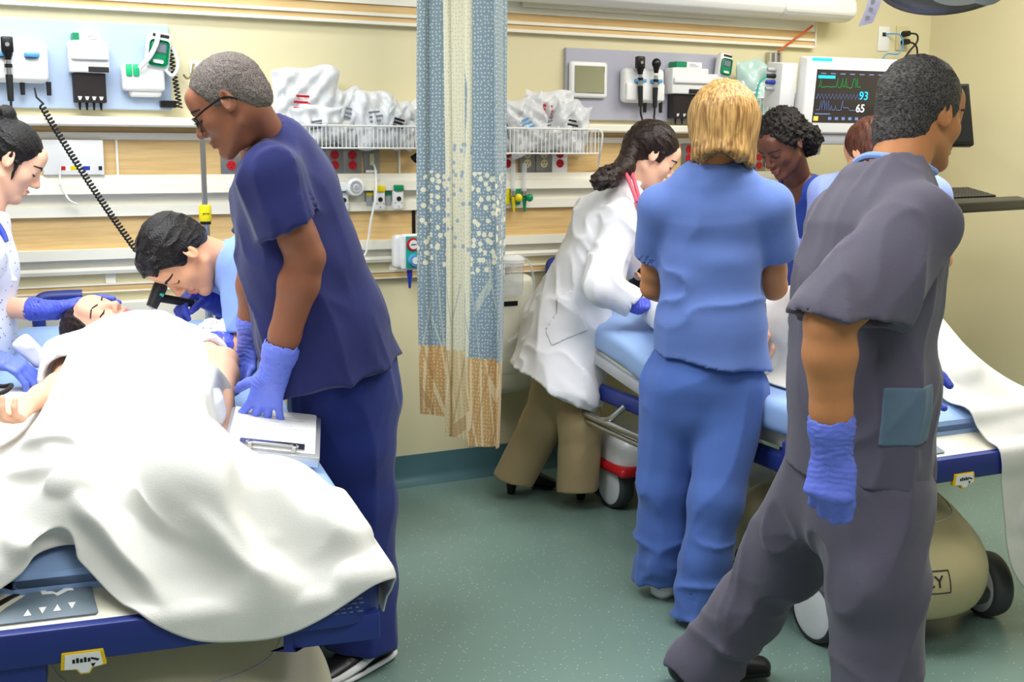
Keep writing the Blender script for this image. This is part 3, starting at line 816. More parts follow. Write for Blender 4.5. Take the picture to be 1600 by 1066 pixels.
class Sdf:
    def __init__(s): s.ops = []; s.fin = []
    def _push(s, fn, lo, hi, k, op):
        s.ops.append((fn, np.asarray(lo, float), np.asarray(hi, float), k, op)); return s
    def ec(s, a, b, ra, rb, side=None, k=0.02, op='u', flat=False, endk=1.0):
        """tapered capsule with elliptical section; ra, rb = radius or (along side, across)"""
        a = np.asarray(a, float); b = np.asarray(b, float)
        ra = (ra, ra) if np.isscalar(ra) else ra; rb = (rb, rb) if np.isscalar(rb) else rb
        L = np.linalg.norm(b - a)
        if L < 1e-6: b = a + V(0, 0, 1e-4); L = 1e-4
        if side is None: side = V(1, 0.13, 0.07) if abs(nrm(b - a)[0]) < 0.8 else V(0.1, 1, 0.05)
        n, sd, o = basis(b - a, side)
        rm = max(*ra, *rb)
        ca, n_, s_, o_ = [np.float32(x) for x in (L,)][0], n.astype(np.float32), sd.astype(np.float32), o.astype(np.float32)
        def fn(X, Y, Z):
            X = X - np.float32(a[0]); Y = Y - np.float32(a[1]); Z = Z - np.float32(a[2])
            w = n_[0] * X + n_[1] * Y + n_[2] * Z
            u = s_[0] * X + s_[1] * Y + s_[2] * Z
            v = o_[0] * X + o_[1] * Y + o_[2] * Z
            t = np.clip(w / ca, 0, 1)
            r1 = ra[0] + (rb[0] - ra[0]) * t; r2 = ra[1] + (rb[1] - ra[1]) * t
            we = w - t * ca
            if flat:
                u2, v2 = (u / r1) ** 2, (v / r2) ** 2
                k0 = np.sqrt(u2 + v2); k1 = np.sqrt(u2 / r1 ** 2 + v2 / r2 ** 2) + 1e-9
                return np.maximum(k0 * (k0 - 1) / k1, np.abs(we) - 0.0005)
            re = np.minimum(r1, r2) * endk
            u2, v2, w2 = (u / r1) ** 2, (v / r2) ** 2, (we / re) ** 2
            k0 = np.sqrt(u2 + v2 + w2); k1 = np.sqrt(u2 / r1 ** 2 + v2 / r2 ** 2 + w2 / re ** 2) + 1e-9
            return k0 * (k0 - 1) / k1
        return s._push(fn, np.minimum(a, b) - rm, np.maximum(a, b) + rm, k, op)
    def chain(s, pts, rad, side=None, k=0.02, op='u'):
        for i in range(len(pts) - 1): s.ec(pts[i], pts[i + 1], rad[i], rad[i + 1], side, k, op)
        return s
    def el(s, c, r, ax=None, k=0.02, op='u'):
        """ellipsoid; ax = three unit axes"""
        c = np.asarray(c, float); r = (r, r, r) if np.isscalar(r) else r
        A = np.eye(3) if ax is None else np.array([nrm(x) for x in ax])
        A = A.astype(np.float32)
        def fn(X, Y, Z):
            X = X - np.float32(c[0]); Y = Y - np.float32(c[1]); Z = Z - np.float32(c[2])
            k0 = 0; k1 = 0
            for i in range(3):
                q = (A[i, 0] * X + A[i, 1] * Y + A[i, 2] * Z) ** 2
                k0 = k0 + q / r[i] ** 2; k1 = k1 + q / r[i] ** 4
            k0 = np.sqrt(k0); k1 = np.sqrt(k1) + 1e-9
            return k0 * (k0 - 1) / k1
        e = np.sqrt(sum((A[i] * r[i]) ** 2 for i in range(3)))
        return s._push(fn, c - e, c + e, k, op)
    def rbox(s, c, h, ax=None, rr=0.01, k=0.01, op='u'):
        c = np.asarray(c, float); A = (np.eye(3) if ax is None else np.array([nrm(x) for x in ax])).astype(np.float32)
        def fn(X, Y, Z):
            X = X - np.float32(c[0]); Y = Y - np.float32(c[1]); Z = Z - np.float32(c[2])
            q = [np.abs(A[i, 0] * X + A[i, 1] * Y + A[i, 2] * Z) - (h[i] - rr) for i in range(3)]
            return np.sqrt(np.maximum(q[0], 0) ** 2 + np.maximum(q[1], 0) ** 2 + np.maximum(q[2], 0) ** 2) + np.minimum(np.maximum(q[0], np.maximum(q[1], q[2])), 0) - rr
        e = sum(np.abs(A[i]) * h[i] for i in range(3))
        return s._push(fn, c - e, c + e, k, op)
    def cut(s, p, n, lo, hi, k=0.004):
        """remove what lies beyond the plane (p, n) inside the box lo..hi"""
        p = np.asarray(p, float); n = nrm(n).astype(np.float32); c = np.float32(p @ n)
        def fn(X, Y, Z): return -(n[0] * X + n[1] * Y + n[2] * Z - c)
        return s._push(fn, np.asarray(lo) + 0.05, np.asarray(hi) - 0.05, k, 'cut')
    def add(s, T, k=0.02):
        lo, hi = T.bounds()
        return s._push(lambda X, Y, Z: T.field([np.ravel(X), np.ravel(Y), np.ravel(Z)]), lo + .03, hi - .03, k, 'u')
    def disp(s, fn): s.fin.append(fn); return s
    def bounds(s):
        lo = np.min([o[1] for o in s.ops if o[4] == 'u'], 0); hi = np.max([o[2] for o in s.ops if o[4] == 'u'], 0)
        return lo - 0.03, hi + 0.03
    def field(s, ax):
        X, Y, Z = ax[0][:, None, None], ax[1][None, :, None], ax[2][None, None, :]
        D = np.full((len(ax[0]), len(ax[1]), len(ax[2])), 0.2, np.float32)
        for fn, lo, hi, k, op in s.ops:
            m = 0.05 + k
            sl = []
            for i in range(3):
                a = int(np.searchsorted(ax[i], lo[i] - m)); b = int(np.searchsorted(ax[i], hi[i] + m))
                sl.append(slice(a, b))
            if any(q.stop <= q.start for q in sl): continue
            sl = tuple(sl)
            d = fn(X[sl[0]], Y[:, sl[1]], Z[:, :, sl[2]]).astype(np.float32)
            B = D[sl]
            if op == 'u':
                if k > 0:
                    h = np.clip(0.5 + 0.5 * (B - d) / k, 0, 1)
                    D[sl] = B + (d - B) * h - k * h * (1 - h)
                else: D[sl] = np.minimum(B, d)
            else:
                e = -d
                if k > 0:
                    h = np.clip(0.5 - 0.5 * (B - e) / k, 0, 1)
                    D[sl] = B + (e - B) * h + k * h * (1 - h)
                else: D[sl] = np.maximum(B, e)
        if s.fin:
            idx = np.argwhere(np.abs(D) < 0.03)
            if len(idx):
                P = np.stack([ax[i][idx[:, i]] for i in range(3)], 1).astype(np.float32)
                tot = np.zeros(len(P), np.float32)
                for f in s.fin: tot += f(P).astype(np.float32)
                D[idx[:, 0], idx[:, 1], idx[:, 2]] -= tot
        return D
    def arrays(s, res, lo=None, hi=None, region=None, off=0.0):
        l, h = s.bounds()
        lo = l if lo is None else np.maximum(l, lo); hi = h if hi is None else np.minimum(h, hi)
        ax = [np.arange(lo[i], hi[i] + res, res, dtype=np.float32) for i in range(3)]
        D = s.field(ax)
        if region is not None:
            D = np.maximum(D - off, region.field(ax))
        return nets(D, ax, res)

def nets(D, ax, res):
    S = D < 0
    C = np.zeros(tuple(n - 1 for n in D.shape), np.uint8)
    corners = [(i, j, k) for i in (0, 1) for j in (0, 1) for k in (0, 1)]
    for i, j, k in corners:
        C += S[i:D.shape[0] - 1 + i, j:D.shape[1] - 1 + j, k:D.shape[2] - 1 + k]
    act = np.argwhere((C > 0) & (C < 8))
    if not len(act): return np.zeros((0, 3), np.float32), np.zeros((0, 4), np.int32)
    val = np.stack([D[act[:, 0] + i, act[:, 1] + j, act[:, 2] + k] for i, j, k in corners], 1)
    acc = np.zeros((len(act), 3), np.float32); cnt = np.zeros(len(act), np.float32)
    cn = np.array(corners, np.float32)
    for a in range(8):
        for b in range(a + 1, 8):
            if np.abs(cn[a] - cn[b]).sum() != 1: continue
            va, vb = val[:, a], val[:, b]
            m = (va < 0) != (vb < 0)
            t = np.where(m, va / np.where(m, va - vb, 1), 0).astype(np.float32)
            acc += m[:, None] * (cn[a] + t[:, None] * (cn[b] - cn[a])); cnt += m
    vert = (act + acc / cnt[:, None]) * np.float32(res) + np.array([x[0] for x in ax], np.float32)
    idm = np.full(C.shape, -1, np.int32); idm[act[:, 0], act[:, 1], act[:, 2]] = np.arange(len(act))
    quads = []
    for d in range(3):
        e1, e2 = (d + 1) % 3, (d + 2) % 3
        sh = [slice(0, None)] * 3; sh2 = [slice(0, None)] * 3
        sh[d] = slice(0, -1); sh2[d] = slice(1, None)
        ch = S[tuple(sh)] != S[tuple(sh2)]
        p = np.argwhere(ch)
        ok = (p[:, e1] > 0) & (p[:, e2] > 0) & (p[:, e1] < D.shape[e1] - 1) & (p[:, e2] < D.shape[e2] - 1)
        p = p[ok]
        if not len(p): continue
        ins = S[tuple(p.T)]
        def cell(a, b):
            q = p.copy(); q[:, e1] -= a; q[:, e2] -= b
            return idm[tuple(q.T)]
        q = np.stack([cell(1, 1), cell(0, 1), cell(0, 0), cell(1, 0)], 1)
        q[~ins] = q[~ins][:, ::-1]
        quads.append(q)
    Q = np.concatenate(quads) if quads else np.zeros((0, 4), np.int32)
    Q = Q[(Q >= 0).all(1)]
    return vert.astype(np.float32), Q.astype(np.int32)

def mesh_np(name, v, q, smooth=True):
    me = bpy.data.meshes.new(name)
    me.vertices.add(len(v)); me.vertices.foreach_set('co', np.asarray(v, np.float32).ravel())
    n = q.shape[1]
    me.loops.add(len(q) * n); me.loops.foreach_set('vertex_index', q.ravel().astype(np.int32))
    me.polygons.add(len(q))
    me.polygons.foreach_set('loop_start', np.arange(0, len(q) * n, n, dtype=np.int32))
    me.polygons.foreach_set('loop_total', np.full(len(q), n, np.int32))
    me.polygons.foreach_set('use_smooth', np.full(len(q), smooth, bool))
    me.update(calc_edges=True)
    return me

def join_np(parts):
    vs, qs, o = [], [], 0
    for v, q in parts:
        if not len(v): continue
        vs.append(v); qs.append(q + o); o += len(v)
    return np.concatenate(vs), np.concatenate(qs)

def solid(name, S, m, parent=None, res=0.006, boxes=None, region=None, off=0.0, label=None):
    """boxes: list of (lo, hi, res) meshed into one object"""
    if boxes is None: v, q = S.arrays(res, region=region, off=off)
    else: v, q = join_np([S.arrays(b[2], b[0], b[1], region=region, off=off) for b in boxes])
    return put(name, mesh_np(name, v, q), m, parent, label)

# ------------------------------------------------------------------ human anatomy
def head_ops(S, H, female=False, ear=True, jaw=1.0, eyes='down'):
    """H: dict c (centre between the ears), f (face direction), u (crown), s scale"""
    c, f, u, k = np.asarray(H['c'], float), nrm(H['f']), nrm(H['u']), H.get('s', 1.0)
    f = nrm(f - u * (f @ u)); r = np.cross(f, u)
    P = lambda a, b, d: c + k * (a * f + b * u + d * r)
    A = (f, u, r); m = lambda *x: tuple(k * y for y in x)
    S.el(P(-.014, .032, 0), m(.096, .088, .076), A, 0)
    S.el(P(.03, -.03, 0), m(.062, .088, .0585 * jaw), A, .025 * k)
    for sg in (1, -1):
        S.ec(P(.0, -.058, .05 * sg * jaw), P(.066, -.098, .016 * sg), .016 * k, .015 * k, None, .024 * k)
        S.el(P(.055, -.024, .041 * sg), m(.024, .022, .019), A, .02 * k)
        S.el(P(.094, .001, .032 * sg), m(.014, .0105, .016), A, .012 * k, 's')
        S.el(P(.0745, .0, .031 * sg), m(.0135, .0125, .0155), A, .004 * k)
        S.el(P(.097, -.0365, .0125 * sg), m(.011, .0075, .0065), A, .006 * k)
    S.el(P(.074, -.104, 0), m(.019, .017, .022 * (0.85 if female else 1)), A, .02 * k)
    S.ec(P(.074, .020, -.034), P(.074, .020, .034), .012 * k, .012 * k, None, .018 * k)
    S.el(P(.074, .05, 0), m(.022, .03, .045), A, .03 * k)
    S.ec(P(.086, .014, 0), P(.108, -.027, 0), .0075 * k, .0105 * k, None, .012 * k)
    S.el(P(.108, -.031, 0), m(.0115, .0095, .0105), A, .006 * k)
    S.ec(P(.0885, -.0625, -.017), P(.0885, -.0625, .017), .0062 * k, .0062 * k, None, .007 * k)
    S.ec(P(.0965, -.0615, -.005), P(.0965, -.0615, .005), .0045 * k, .0045 * k, None, .006 * k)
    S.ec(P(.090, -.0735, -.012), P(.090, -.0735, .012), .0075 * k, .0075 * k, None, .006 * k)
    S.ec(P(.105, -.0675, -.02), P(.105, -.0675, .02), .0024 * k, .0024 * k, None, .004 * k, 's')
    for sg in (1, -1):
        S.el(P(.1055, -.041, .0065 * sg), m(.006, .0035, .0035), A, .002 * k, 's')
    if ear:
        for sg in (1, -1):
            e = nrm(r * sg - f * .45); ef = nrm(np.cross(u, e)); 
            tilt = nrm(u - f * .22)
            EA = (nrm(np.cross(tilt, e)), tilt, e)
            S.el(P(-.012, .002, .077 * sg), m(.019, .033, .0085), EA, .006 * k)
            S.el(P(-.006, .004, .0865 * sg), m(.010, .021, .0075), EA, .005 * k, 's')
            S.el(P(-.002, -.004, .078 * sg), m(.008, .010, .006), EA, .005 * k)
    return P, A

def hair_band(H):
    c, f, u, k = np.asarray(H['c'], float), nrm(H['f']), nrm(H['u']), H.get('s', 1.0)
    f = nrm(f - u * (f @ u)); r = np.cross(f, u)
    return (lambda a, b, d: c + k * (a * f + b * u + d * r)), (f, u, r), k

def hand_ops(S, w, d, palm, thumb_side, curls=(.25, .3, .35, .4), spread=1.0, thumb=(.7, .35), k=1.0, cuff=0.0, fat=1.0, tcurl=.35):
    """w wrist, d direction to the fingers, palm = way the palm faces, thumb_side = side of the thumb"""
    w = np.asarray(w, float); d = nrm(d); n = nrm(np.asarray(palm, float) - d * (np.dot(palm, d))); s = np.cross(d, n)
    if thumb_side == 'L': s = -s
    P = lambda a, b, c: w + k * (a * d + b * s + c * n)
    fr = fat * k
    S.ec(P(-.015, 0, 0), P(.03, .002, 0), (.027 * fr, .019 * fr), (.033 * fr, .017 * fr), s, .012)
    S.ec(P(.025, .004, 0), P(.075, .0, 0), (.034 * fr, .0165 * fr), (.039 * fr, .0125 * fr), s, .012)
    S.ec(P(.02, .022, .008), P(.055, .030, .008), .017 * fr, .012 * fr, None, .012)
    base = [(.090, .029, .010, (.043, .026, .021)), (.095, .010, .0103, (.047, .030, .022)), (.090, -.010, .0098, (.043, .028, .021)), (.080, -.028, .0088, (.034, .021, .019))]
    for i, (bx, bs, r0, L) in enumerate(base):
        ang = spread * (0.13, 0.03, -0.06, -0.17)[i]
        e = nrm(d * math.cos(ang) + s * math.sin(ang))
        p = P(bx - .012, bs, .002); th = 0.0
        cu = curls[i] if not isinstance(curls[i], (tuple, list)) else None
        rr = r0 * fr
        for j, l in enumerate(L):
            th += (cu * (0.9, 1.1, .75)[j]) if cu is not None else curls[i][j]
            dirv = e * math.cos(th) + n * math.sin(th)
            l2 = l + (.012 if j == 0 else 0)
            q = p + dirv * l2 * k
            r2 = rr * (.93 if j < 2 else .86)
            S.ec(p, q, rr, r2, None, .0045 if j else .008)
            p, rr = q, r2
    th0, out = thumb
    p = P(.022, .024, .006)
    e = nrm(d * math.cos(th0) + s * math.sin(th0) + n * out)
    rr = .0135 * fr; ac = 0.0
    inn = nrm(n * .6 - s * .5 + d * .35)
    for j, l in enumerate((.042, .033, .027)):
        dirv = nrm(e + inn * tcurl * j * .8)
        q = p + dirv * l * k; r2 = rr * (.88, .92, .82)[j]
        S.ec(p, q, rr, r2, None, .008 if j == 0 else .004)
        p, rr = q, r2
    return P

def glove_disp(w, d):
    d = nrm(d).astype(np.float32); w = np.asarray(w, np.float32)
    def f(P):
        t = (P - w) @ d
        n = vnoise(P * 26.0)
        m = 1 - sstep(.0, .11, t)
        return .0009 * m * np.sin(t * 2 * np.pi / .0125 + 4.0 * n + 2.5 * vnoise(P * 50)) * (.6 + .4 * n) + .0009 * m * ridge(stretch(P, d, .45) * 60.0) + .0006 * ridge(P * 40.0)
    return f
# ------------------------------------------------------------------ the two stretchers
def xf(b, Mx):
    bmesh.ops.transform(b.b, matrix=Mx, verts=b.b.verts); return b

def smooth01(t): t = min(1, max(0, t)); return t * t * (3 - 2 * t)

class Bed:
    def __init__(s, F, ang, ztop, rise, label, hw=0.41, L=2.05):
        s.F = F; s.hw = hw; s.L = L; s.zt = ztop; s.rise = rise
        c, n = math.cos(ang), math.sin(ang)
        s.rv = V(c, -n, 0); s.lv = V(n, c, 0)
        s.M = frameM((F[0], F[1], 0), s.rv, s.lv, (0, 0, 1))
        s.t = thing('hospital_stretcher', label, 'stretcher', (F[0] + s.lv[0] * 1.0, F[1] + s.lv[1] * 1.0, 0))
    def P(s, r, l, z): return V(s.F[0], s.F[1], 0) + s.rv * r + s.lv * l + V(0, 0, z)
    def zoff(s, l):
        """height of the raised backrest above the flat part"""
        x = max(0.0, l - 1.05)
        return s.rise * (x / 1.0) * smooth01(x / 0.25)
    def part(s, b, name, m, smooth=True, label=None, parent=None, angle=40):
        return xf(b, s.M).build(name, m, parent or s.t, smooth, label, angle)

def make_bed(B, wheels, cover_mat, writing=None, dc=.02, dh=.33, lox=0.0):
    hw, L, zt = B.hw, B.L, B.zt
    zb = zt - 0.10
    # mattress
    b = MB(); rings = []
    n = 40; prof = []
    for k in range(8): prof.append((1 - .0, 0))
    for i in range(n + 1):
        l = 0.10 + (L - 0.10) * i / n
        d0, d1 = l - 0.10, L - l
        h = hw - 0.005
        for d in (d0, d1):
            if d < 0.15: h -= 0.15 * (1 - math.sqrt(max(0, 1 - ((0.15 - d) / 0.15) ** 2)))
        ez = 0.028 * (1 - math.sqrt(max(0, 1 - (max(0, 0.028 - min(d0, d1)) / 0.028) ** 2)))
        o = B.zoff(l); z0, z1 = zb + o + ez, zt + o - ez
        e = 0.03
        ring = []
        for (cx, cz, a0) in ((h - e, z0 + e, -90), (h - e, z1 - e, 0), (-h + e, z1 - e, 90), (-h + e, z0 + e, 180)):
            for q in range(5):
                a = math.radians(a0 + 22.5 * q); ring.append(b.b.verts.new((cx + e * math.cos(a), l, cz + e * math.sin(a))))
        rings.append(ring)
    for A, C in zip(rings, rings[1:]):
        for k in range(len(A)): b.b.faces.new((A[k], A[(k + 1) % len(A)], C[(k + 1) % len(A)], C[k]))
    b.b.faces.new(rings[0]); b.b.faces.new(rings[-1][::-1])
    bmesh.ops.recalc_face_normals(b.b, faces=b.b.faces)
    B.part(b, 'mattress', M['mattress_blue'])
    # deck under the mattress, following the raised back
    b = MB().box((-hw + .06, .14, zb - .055), (hw - .06, 1.05, zb - .004), .01)
    a = math.atan2(B.rise, 1.0)
    Mt = Matrix.Translation((0, 1.07, zb - .05)) @ Matrix.Rotation(a, 4, 'X')
    b.box((-hw + .03, 0, .012), (hw - .03, L - 1.10, .05), .008, 2, Mt)
    B.part(b, 'deck', M['cream_plastic'])
    for sgn in (-1, 1):
        b = MB().box((sgn * (hw - .045) - .02, .3, zb - .12), (sgn * (hw - .045) + .02, L - .12, zb - .06), .012, 3)
        B.part(b, 'side_frame', M['navy_bumper'])
        b = MB()
        for q in (0.62, 0.95, 1.28, 1.6):
            b.tube([(sgn * (hw - .02), q, zb - .10), (sgn * (hw + .025), q + .03, zb - .15), (sgn * (hw + .03), q + .07, zb - .16)], .011)
        b.tube([(sgn * (hw + .03), .55, zb - .165), (sgn * (hw + .03), .62, zb - .165), (sgn * (hw + .03), 1.65, zb - .165), (sgn * (hw + .03), 1.75, zb - .15)], .013, 10, 4)
        b.tube([(sgn * (hw + .025), .6, zb - .10), (sgn * (hw + .028), .75, zb - .185), (sgn * (hw + .028), 1.55, zb - .185), (sgn * (hw + .025), 1.72, zb - .11)], .010, 10, 6)
        B.part(b, 'side_rail', M['steel'])
        b = MB().box((sgn * (hw - .02) - .014, 1.1, zb - .05), (sgn * (hw - .02) + .014, L - .14, zb - .01), .006, 2, Matrix.Translation((0, 1.07, zb)) @ Matrix.Rotation(a, 4, 'X') @ Matrix.Translation((0, -1.07, -zb)))
        B.part(b, 'backrest_rail', M['grey_plastic'])
    # foot: sloping white board, navy bumper with dropped corners
    zB = zt - 0.105                                 # top of the bumper
    b = MB().prism([(0.02, zB - .04), (0.02, zB), (0.15, zB + .055), (0.20, zB + .055), (0.20, zB - .04)], 0, -hw + .05, hw - .05, .008, 3)
    B.part(b, 'foot_board', M['cream_plastic'])
    def upoly(w, l1, rc, th):
        out = [(-w, l1)]
        for k in range(9):
            q = math.pi + math.pi / 2 * k / 8; out.append((-w + rc + rc * math.cos(q), rc + rc * math.sin(q)))
        for k in range(9):
            q = 1.5 * math.pi + math.pi / 2 * k / 8; out.append((w - rc + rc * math.cos(q), rc + rc * math.sin(q)))
        out.append((w, l1)); out.append((w - th, l1))
        ri = max(rc - th, .01)
        for k in range(9):
            q = 2 * math.pi - math.pi / 2 * k / 8; out.append((w - th - ri + ri * math.cos(q), th + ri + ri * math.sin(q)))
        for k in range(9):
            q = 1.5 * math.pi - math.pi / 2 * k / 8; out.append((-w + th + ri + ri * math.cos(q), th + ri + ri * math.sin(q)))
        out.append((-w + th, l1))
        return out
    b = MB().prism(upoly(hw + .015, .34, .10, .035), 2, zB - .065, zB + .002, .006, 2)
    for s0, s1 in ((-hw - .0, -.20), (.22, hw + .0)):
        b.prism([(s0, .05) if s0 < 0 else (s0 + .02, .012), (s0 + .05, .012) if s0 < 0 else (s0, .02), (s1 - .0, .012), (s1, .06), (s1 - .02, .14), (s0 + .02, .14)][0:6], 2, zB - .105, zB - .05, .004, 2)
    for sg in (-1, 1):   # upright lip round each corner
        pl = []
        w = hw + .014
        for k in range(9):
            q = (1.5 * math.pi + math.pi / 2 * k / 8); pl.append((sg * (w - .1 + .1 * math.cos(q)), .1 + .1 * math.sin(q)))
        pl.append((sg * w, .30)); pl.append((sg * (w - .02), .30))
        for k in range(9):
            q = 2 * math.pi - math.pi / 2 * k / 8; pl.append((sg * (w - .1 + .08 * math.cos(q)), .1 + .08 * math.sin(q)))
        b.prism(pl, 2, zB - .01, zB + .022, .004, 2)
    bp = B.part(b, 'bumper', M['navy_bumper'])
    # small print on the bumper corner
    b = MB()
    for k in range(5):
        for q in range(9):
            x = hw - .175 + .0155 * q + .004 * ((k * 7 + q * 3) % 3)
            b.box((x, -.0016, zB - .002 - .0085 * k), (x + .0105 - .002 * ((k + q) % 3), .001, zB - .0005 - .0085 * k))
    o = B.part(b, 'small_print', M['label_grey'], False, parent=bp)
    b = MB().prism([(hw - .195, zB - .014), (hw - .183, zB - .014), (hw - .189, zB - .003)], 1, -.0016, .001)
    B.part(b, 'warning_mark', M['label_grey'], False, parent=bp)
    # yellow edged label hanging under the bumper
    lx = -.10 + lox
    sh = lambda k: [(lx - .037 * k, zB - .066 + .022 * k), (lx - .040 * k, zB - .066 - .010 * k), (lx - .014 * k, zB - .066 - .012 * k), (lx - .007 * k, zB - .066 - .022 * k), (lx + .009 * k, zB - .066 - .022 * k), (lx + .015 * k, zB - .066 - .012 * k), (lx + .039 * k, zB - .066 - .008 * k), (lx + .034 * k, zB - .066 + .022 * k)]
    lb = B.part(MB().prism(sh(1), 1, -.004, .01, .002, 2), 'label_plate', M['label_yellow'], False, label='yellow edged label plate')
    b = MB().prism(sh(.83), 1, -.0052, -.003)
    w_ = B.part(b, 'label_face', M['paper'], False, parent=lb)
    b = MB()
    for q in range(5): b.box((lx - .019 + .0065 * q, -.0062, zB - .064), (lx - .0145 + .0065 * q, -.005, zB - .057 + .002 * (q % 2)))
    b.prism([(lx + .013, zB - .056), (lx + .027, zB - .061), (lx + .024, zB - .064), (lx + .012, zB - .059)], 1, -.0062, -.005)
    b.prism([(lx + .012, zB - .068), (lx + .020, zB - .068), (lx + .015, zB - .075)], 1, -.0062, -.005)
    B.part(b, 'label_mark', M['black_plastic'], False, parent=lb)
    # control panel on the slope
    sl = math.atan2(.055, .13)
    Ms = Matrix.Translation((0, .02, zB)) @ Matrix.Rotation(sl, 4, 'X')
    top = [(-.29, .016), (-.285, .035), (-.265, .058), (-.235, .083), (-.20, .103), (-.13, .123), (-.125, .122), (-.108, .022), (-.112, .016)]
    cp = B.part(MB().prism(top, 2, .0, .004, .0015, 2, Ms), 'control_panel', M['label_grey'], False)
    b = MB()
    arc = [(-.325, .008), (-.328, .03), (-.30, .062), (-.262, .088), (-.205, .112), (-.255, .082), (-.29, .055), (-.307, .03), (-.30, .012), (-.275, .003)]
    B.part(MB().prism(arc, 2, .0, .003, 0, 2, Ms), 'panel_swoosh', M['dark_plastic'], False, parent=cp)
    b = MB()
    for k in range(4):
        x = -.228 + .025 * k
        y = .036 + .002 * k
        if k % 2 == 0: b.prism([(x - .007, y - .007), (x + .007, y - .007), (x, y + .010)], 2, .0038, .0052, 0, 2, Ms)
        else: b.prism([(x - .007, y + .009), (x + .007, y + .009), (x, y - .008)], 2, .0038, .0052, 0, 2, Ms)
    b.prism([(-.205, .080), (-.185, .079), (-.178, .072), (-.160, .083), (-.150, .082), (-.152, .088), (-.166, .090), (-.180, .080), (-.188, .086), (-.207, .087)], 2, .0038, .0052, 0, 2, Ms)
    b.cyl(Ms @ Vector((-.203, .092, .0038)), Ms @ Vector((-.203, .092, .0052)), .006, n=12)
    B.part(b, 'panel_symbols', M['paper'], False, parent=cp)
    # push handles at the head
    for sg in (-1, 1):
        zz = zb + B.zoff(L) - .02
        b = MB().box((sg * .30 - .018, L + .0, zb - .1), (sg * .30 + .018, L + .035, zz + .12), .01, 3)
        b.tube([(sg * .30, L + .018, zz + .10), (sg * .30, L + .018, zz + .165), (sg * .285, L + .03, zz + .195), (sg * .23, L + .035, zz + .2), (sg * .16, L + .035, zz + .2)], .022, 12)
        B.part(b, 'push_handle', M['navy_bumper'])
    # base: shrouds, beam, casters
    S = Sdf()
    fl, hl = .33, 1.58
    A = (B.rv, B.lv, V(0, 0, 1))
    S.rbox(B.P(0, (fl + hl) / 2, .19), (.15, (hl - fl) / 2, .05), A, .03, 0)
    v, q = S.arrays(.014)
    put('base_beam', mesh_np('base_beam', v, q), M['grey_plastic'], B.t)
    S = Sdf()
    S.el(B.P(dc, fl - .05, .19), (dh, .33, .21), A, 0)
    S.rbox(B.P(dc, fl + .1, .21), (dh - .02, .24, .15), A, .12, .08)
    S.rbox(B.P(0, fl, -.10), (.8, .9, .205), A, .01, .015, 's')
    cv = solid('foot_shroud', S, cover_mat, B.t, .009)
    S = Sdf(); S.rbox(B.P(0, hl, .225), (.33, .20, .085), A, .07, 0); S.rbox(B.P(0, hl, .02), (.5, .5, .13), A, .01, .01, 's')
    solid('head_shroud', S, M['white_plastic'], B.t, .009)
    S = Sdf(); S.rbox(B.P(0, hl, .175), (.345, .215, .02), A, .018, 0)
    solid('red_trim', S, M['red_plastic'], B.t, .008)
    for sg in (-1, 1):
        S = Sdf(); S.rbox(B.P(dc + sg * (dh - .03), fl + .02, .165), (.04, .07, .016), A, .014, 0)
        solid('red_trim', S, M['red_plastic'], B.t, .006)
    S = Sdf(); S.rbox(B.P(dc, fl + .02, .105), (dh - .05, .30, .03), A, .028, .01)
    solid('under_skirt', S, M['dark_plastic'], B.t, .01)
    bpy.context.view_layer.update()
    Mi = cv.matrix_world.inverted(); pts = []
    for q in range(33):                                       # moulded seam on top of the cover
        a_ = math.pi * (-.62 + 1.24 * q / 32) - math.pi / 2
        o_ = B.P(dc + dh * .72 * math.cos(a_), fl - .02 + .24 * math.sin(a_), 1.0)
        hit, loc, nn, _ = cv.ray_cast(Mi @ Vector(o_), Vector((0, 0, -1)))
        if hit: pts.append(np.array(cv.matrix_world @ loc))
    if len(pts) > 3: MB().tube(pts, .0022, 6, 1).build('cover_seam', M['grey_plastic'], cv, True)
    if writing:
        writing(B, cv)
    for (p, axd, r) in wheels:
        a = nrm(V(*axd, 0))
        o = V(p[0], p[1], r)
        w = MB().lathe([(0, -.03), (r * .6, -.034), (r * .85, -.028), (r * .88, -.02), (r * .88, .02), (r * .85, .028), (r * .6, .034), (0, .03)], o, a, 36).build('caster', M['wheel_white'], B.t, True, angle=50)
        MB().lathe([(r * .84, -.032), (r * .96, -.028), (r, -.014), (r, .014), (r * .96, .028), (r * .84, .032)], o, a, 36).build('tyre', M['tyre'], w, True, angle=60)
        q_ = B.P(0, fl if (o - V(*B.F, 0)) @ B.lv < 1 else hl, .13); up = MB().cyl(o, o + nrm(q_ - o) * .14, .016, .03, 12)
        up.build('caster_stem', M['dark_plastic'], w, True)

mat('label_yellow', hexc(236, 196, 20), 0.4)
mat('wheel_white', hexc(212, 214, 214), 0.35, var=.08, vscale=9)
mat('shroud_cream', hexc(206, 198, 172), 0.35)
mat('shroud_cream_shaded', hexc(176, 166, 126), 0.4)  # same cream cover, its shade put into the base colour

B1 = Bed((0.32, 2.07), math.radians(7.5), .635, .16, 'stretcher with pale blue mattress in the left foreground under the white sheet')
B2 = Bed((2.54, 2.17), math.radians(1.7), .66, .17, 'stretcher behind the striding man in grey, with its wheels in view')
p1 = [B1.P(-.27, .35, 0), B1.P(.27, .35, 0), B1.P(-.26, 1.55, 0), B1.P(.26, 1.55, 0)]
make_bed(B1, [(p1[0], (-1, -.3), .09), (p1[1], (.9, -.4), .09), (p1[2], (-1, .1), .095), (p1[3], (1, .1), .095)], M['shroud_cream'], lox=-.036)

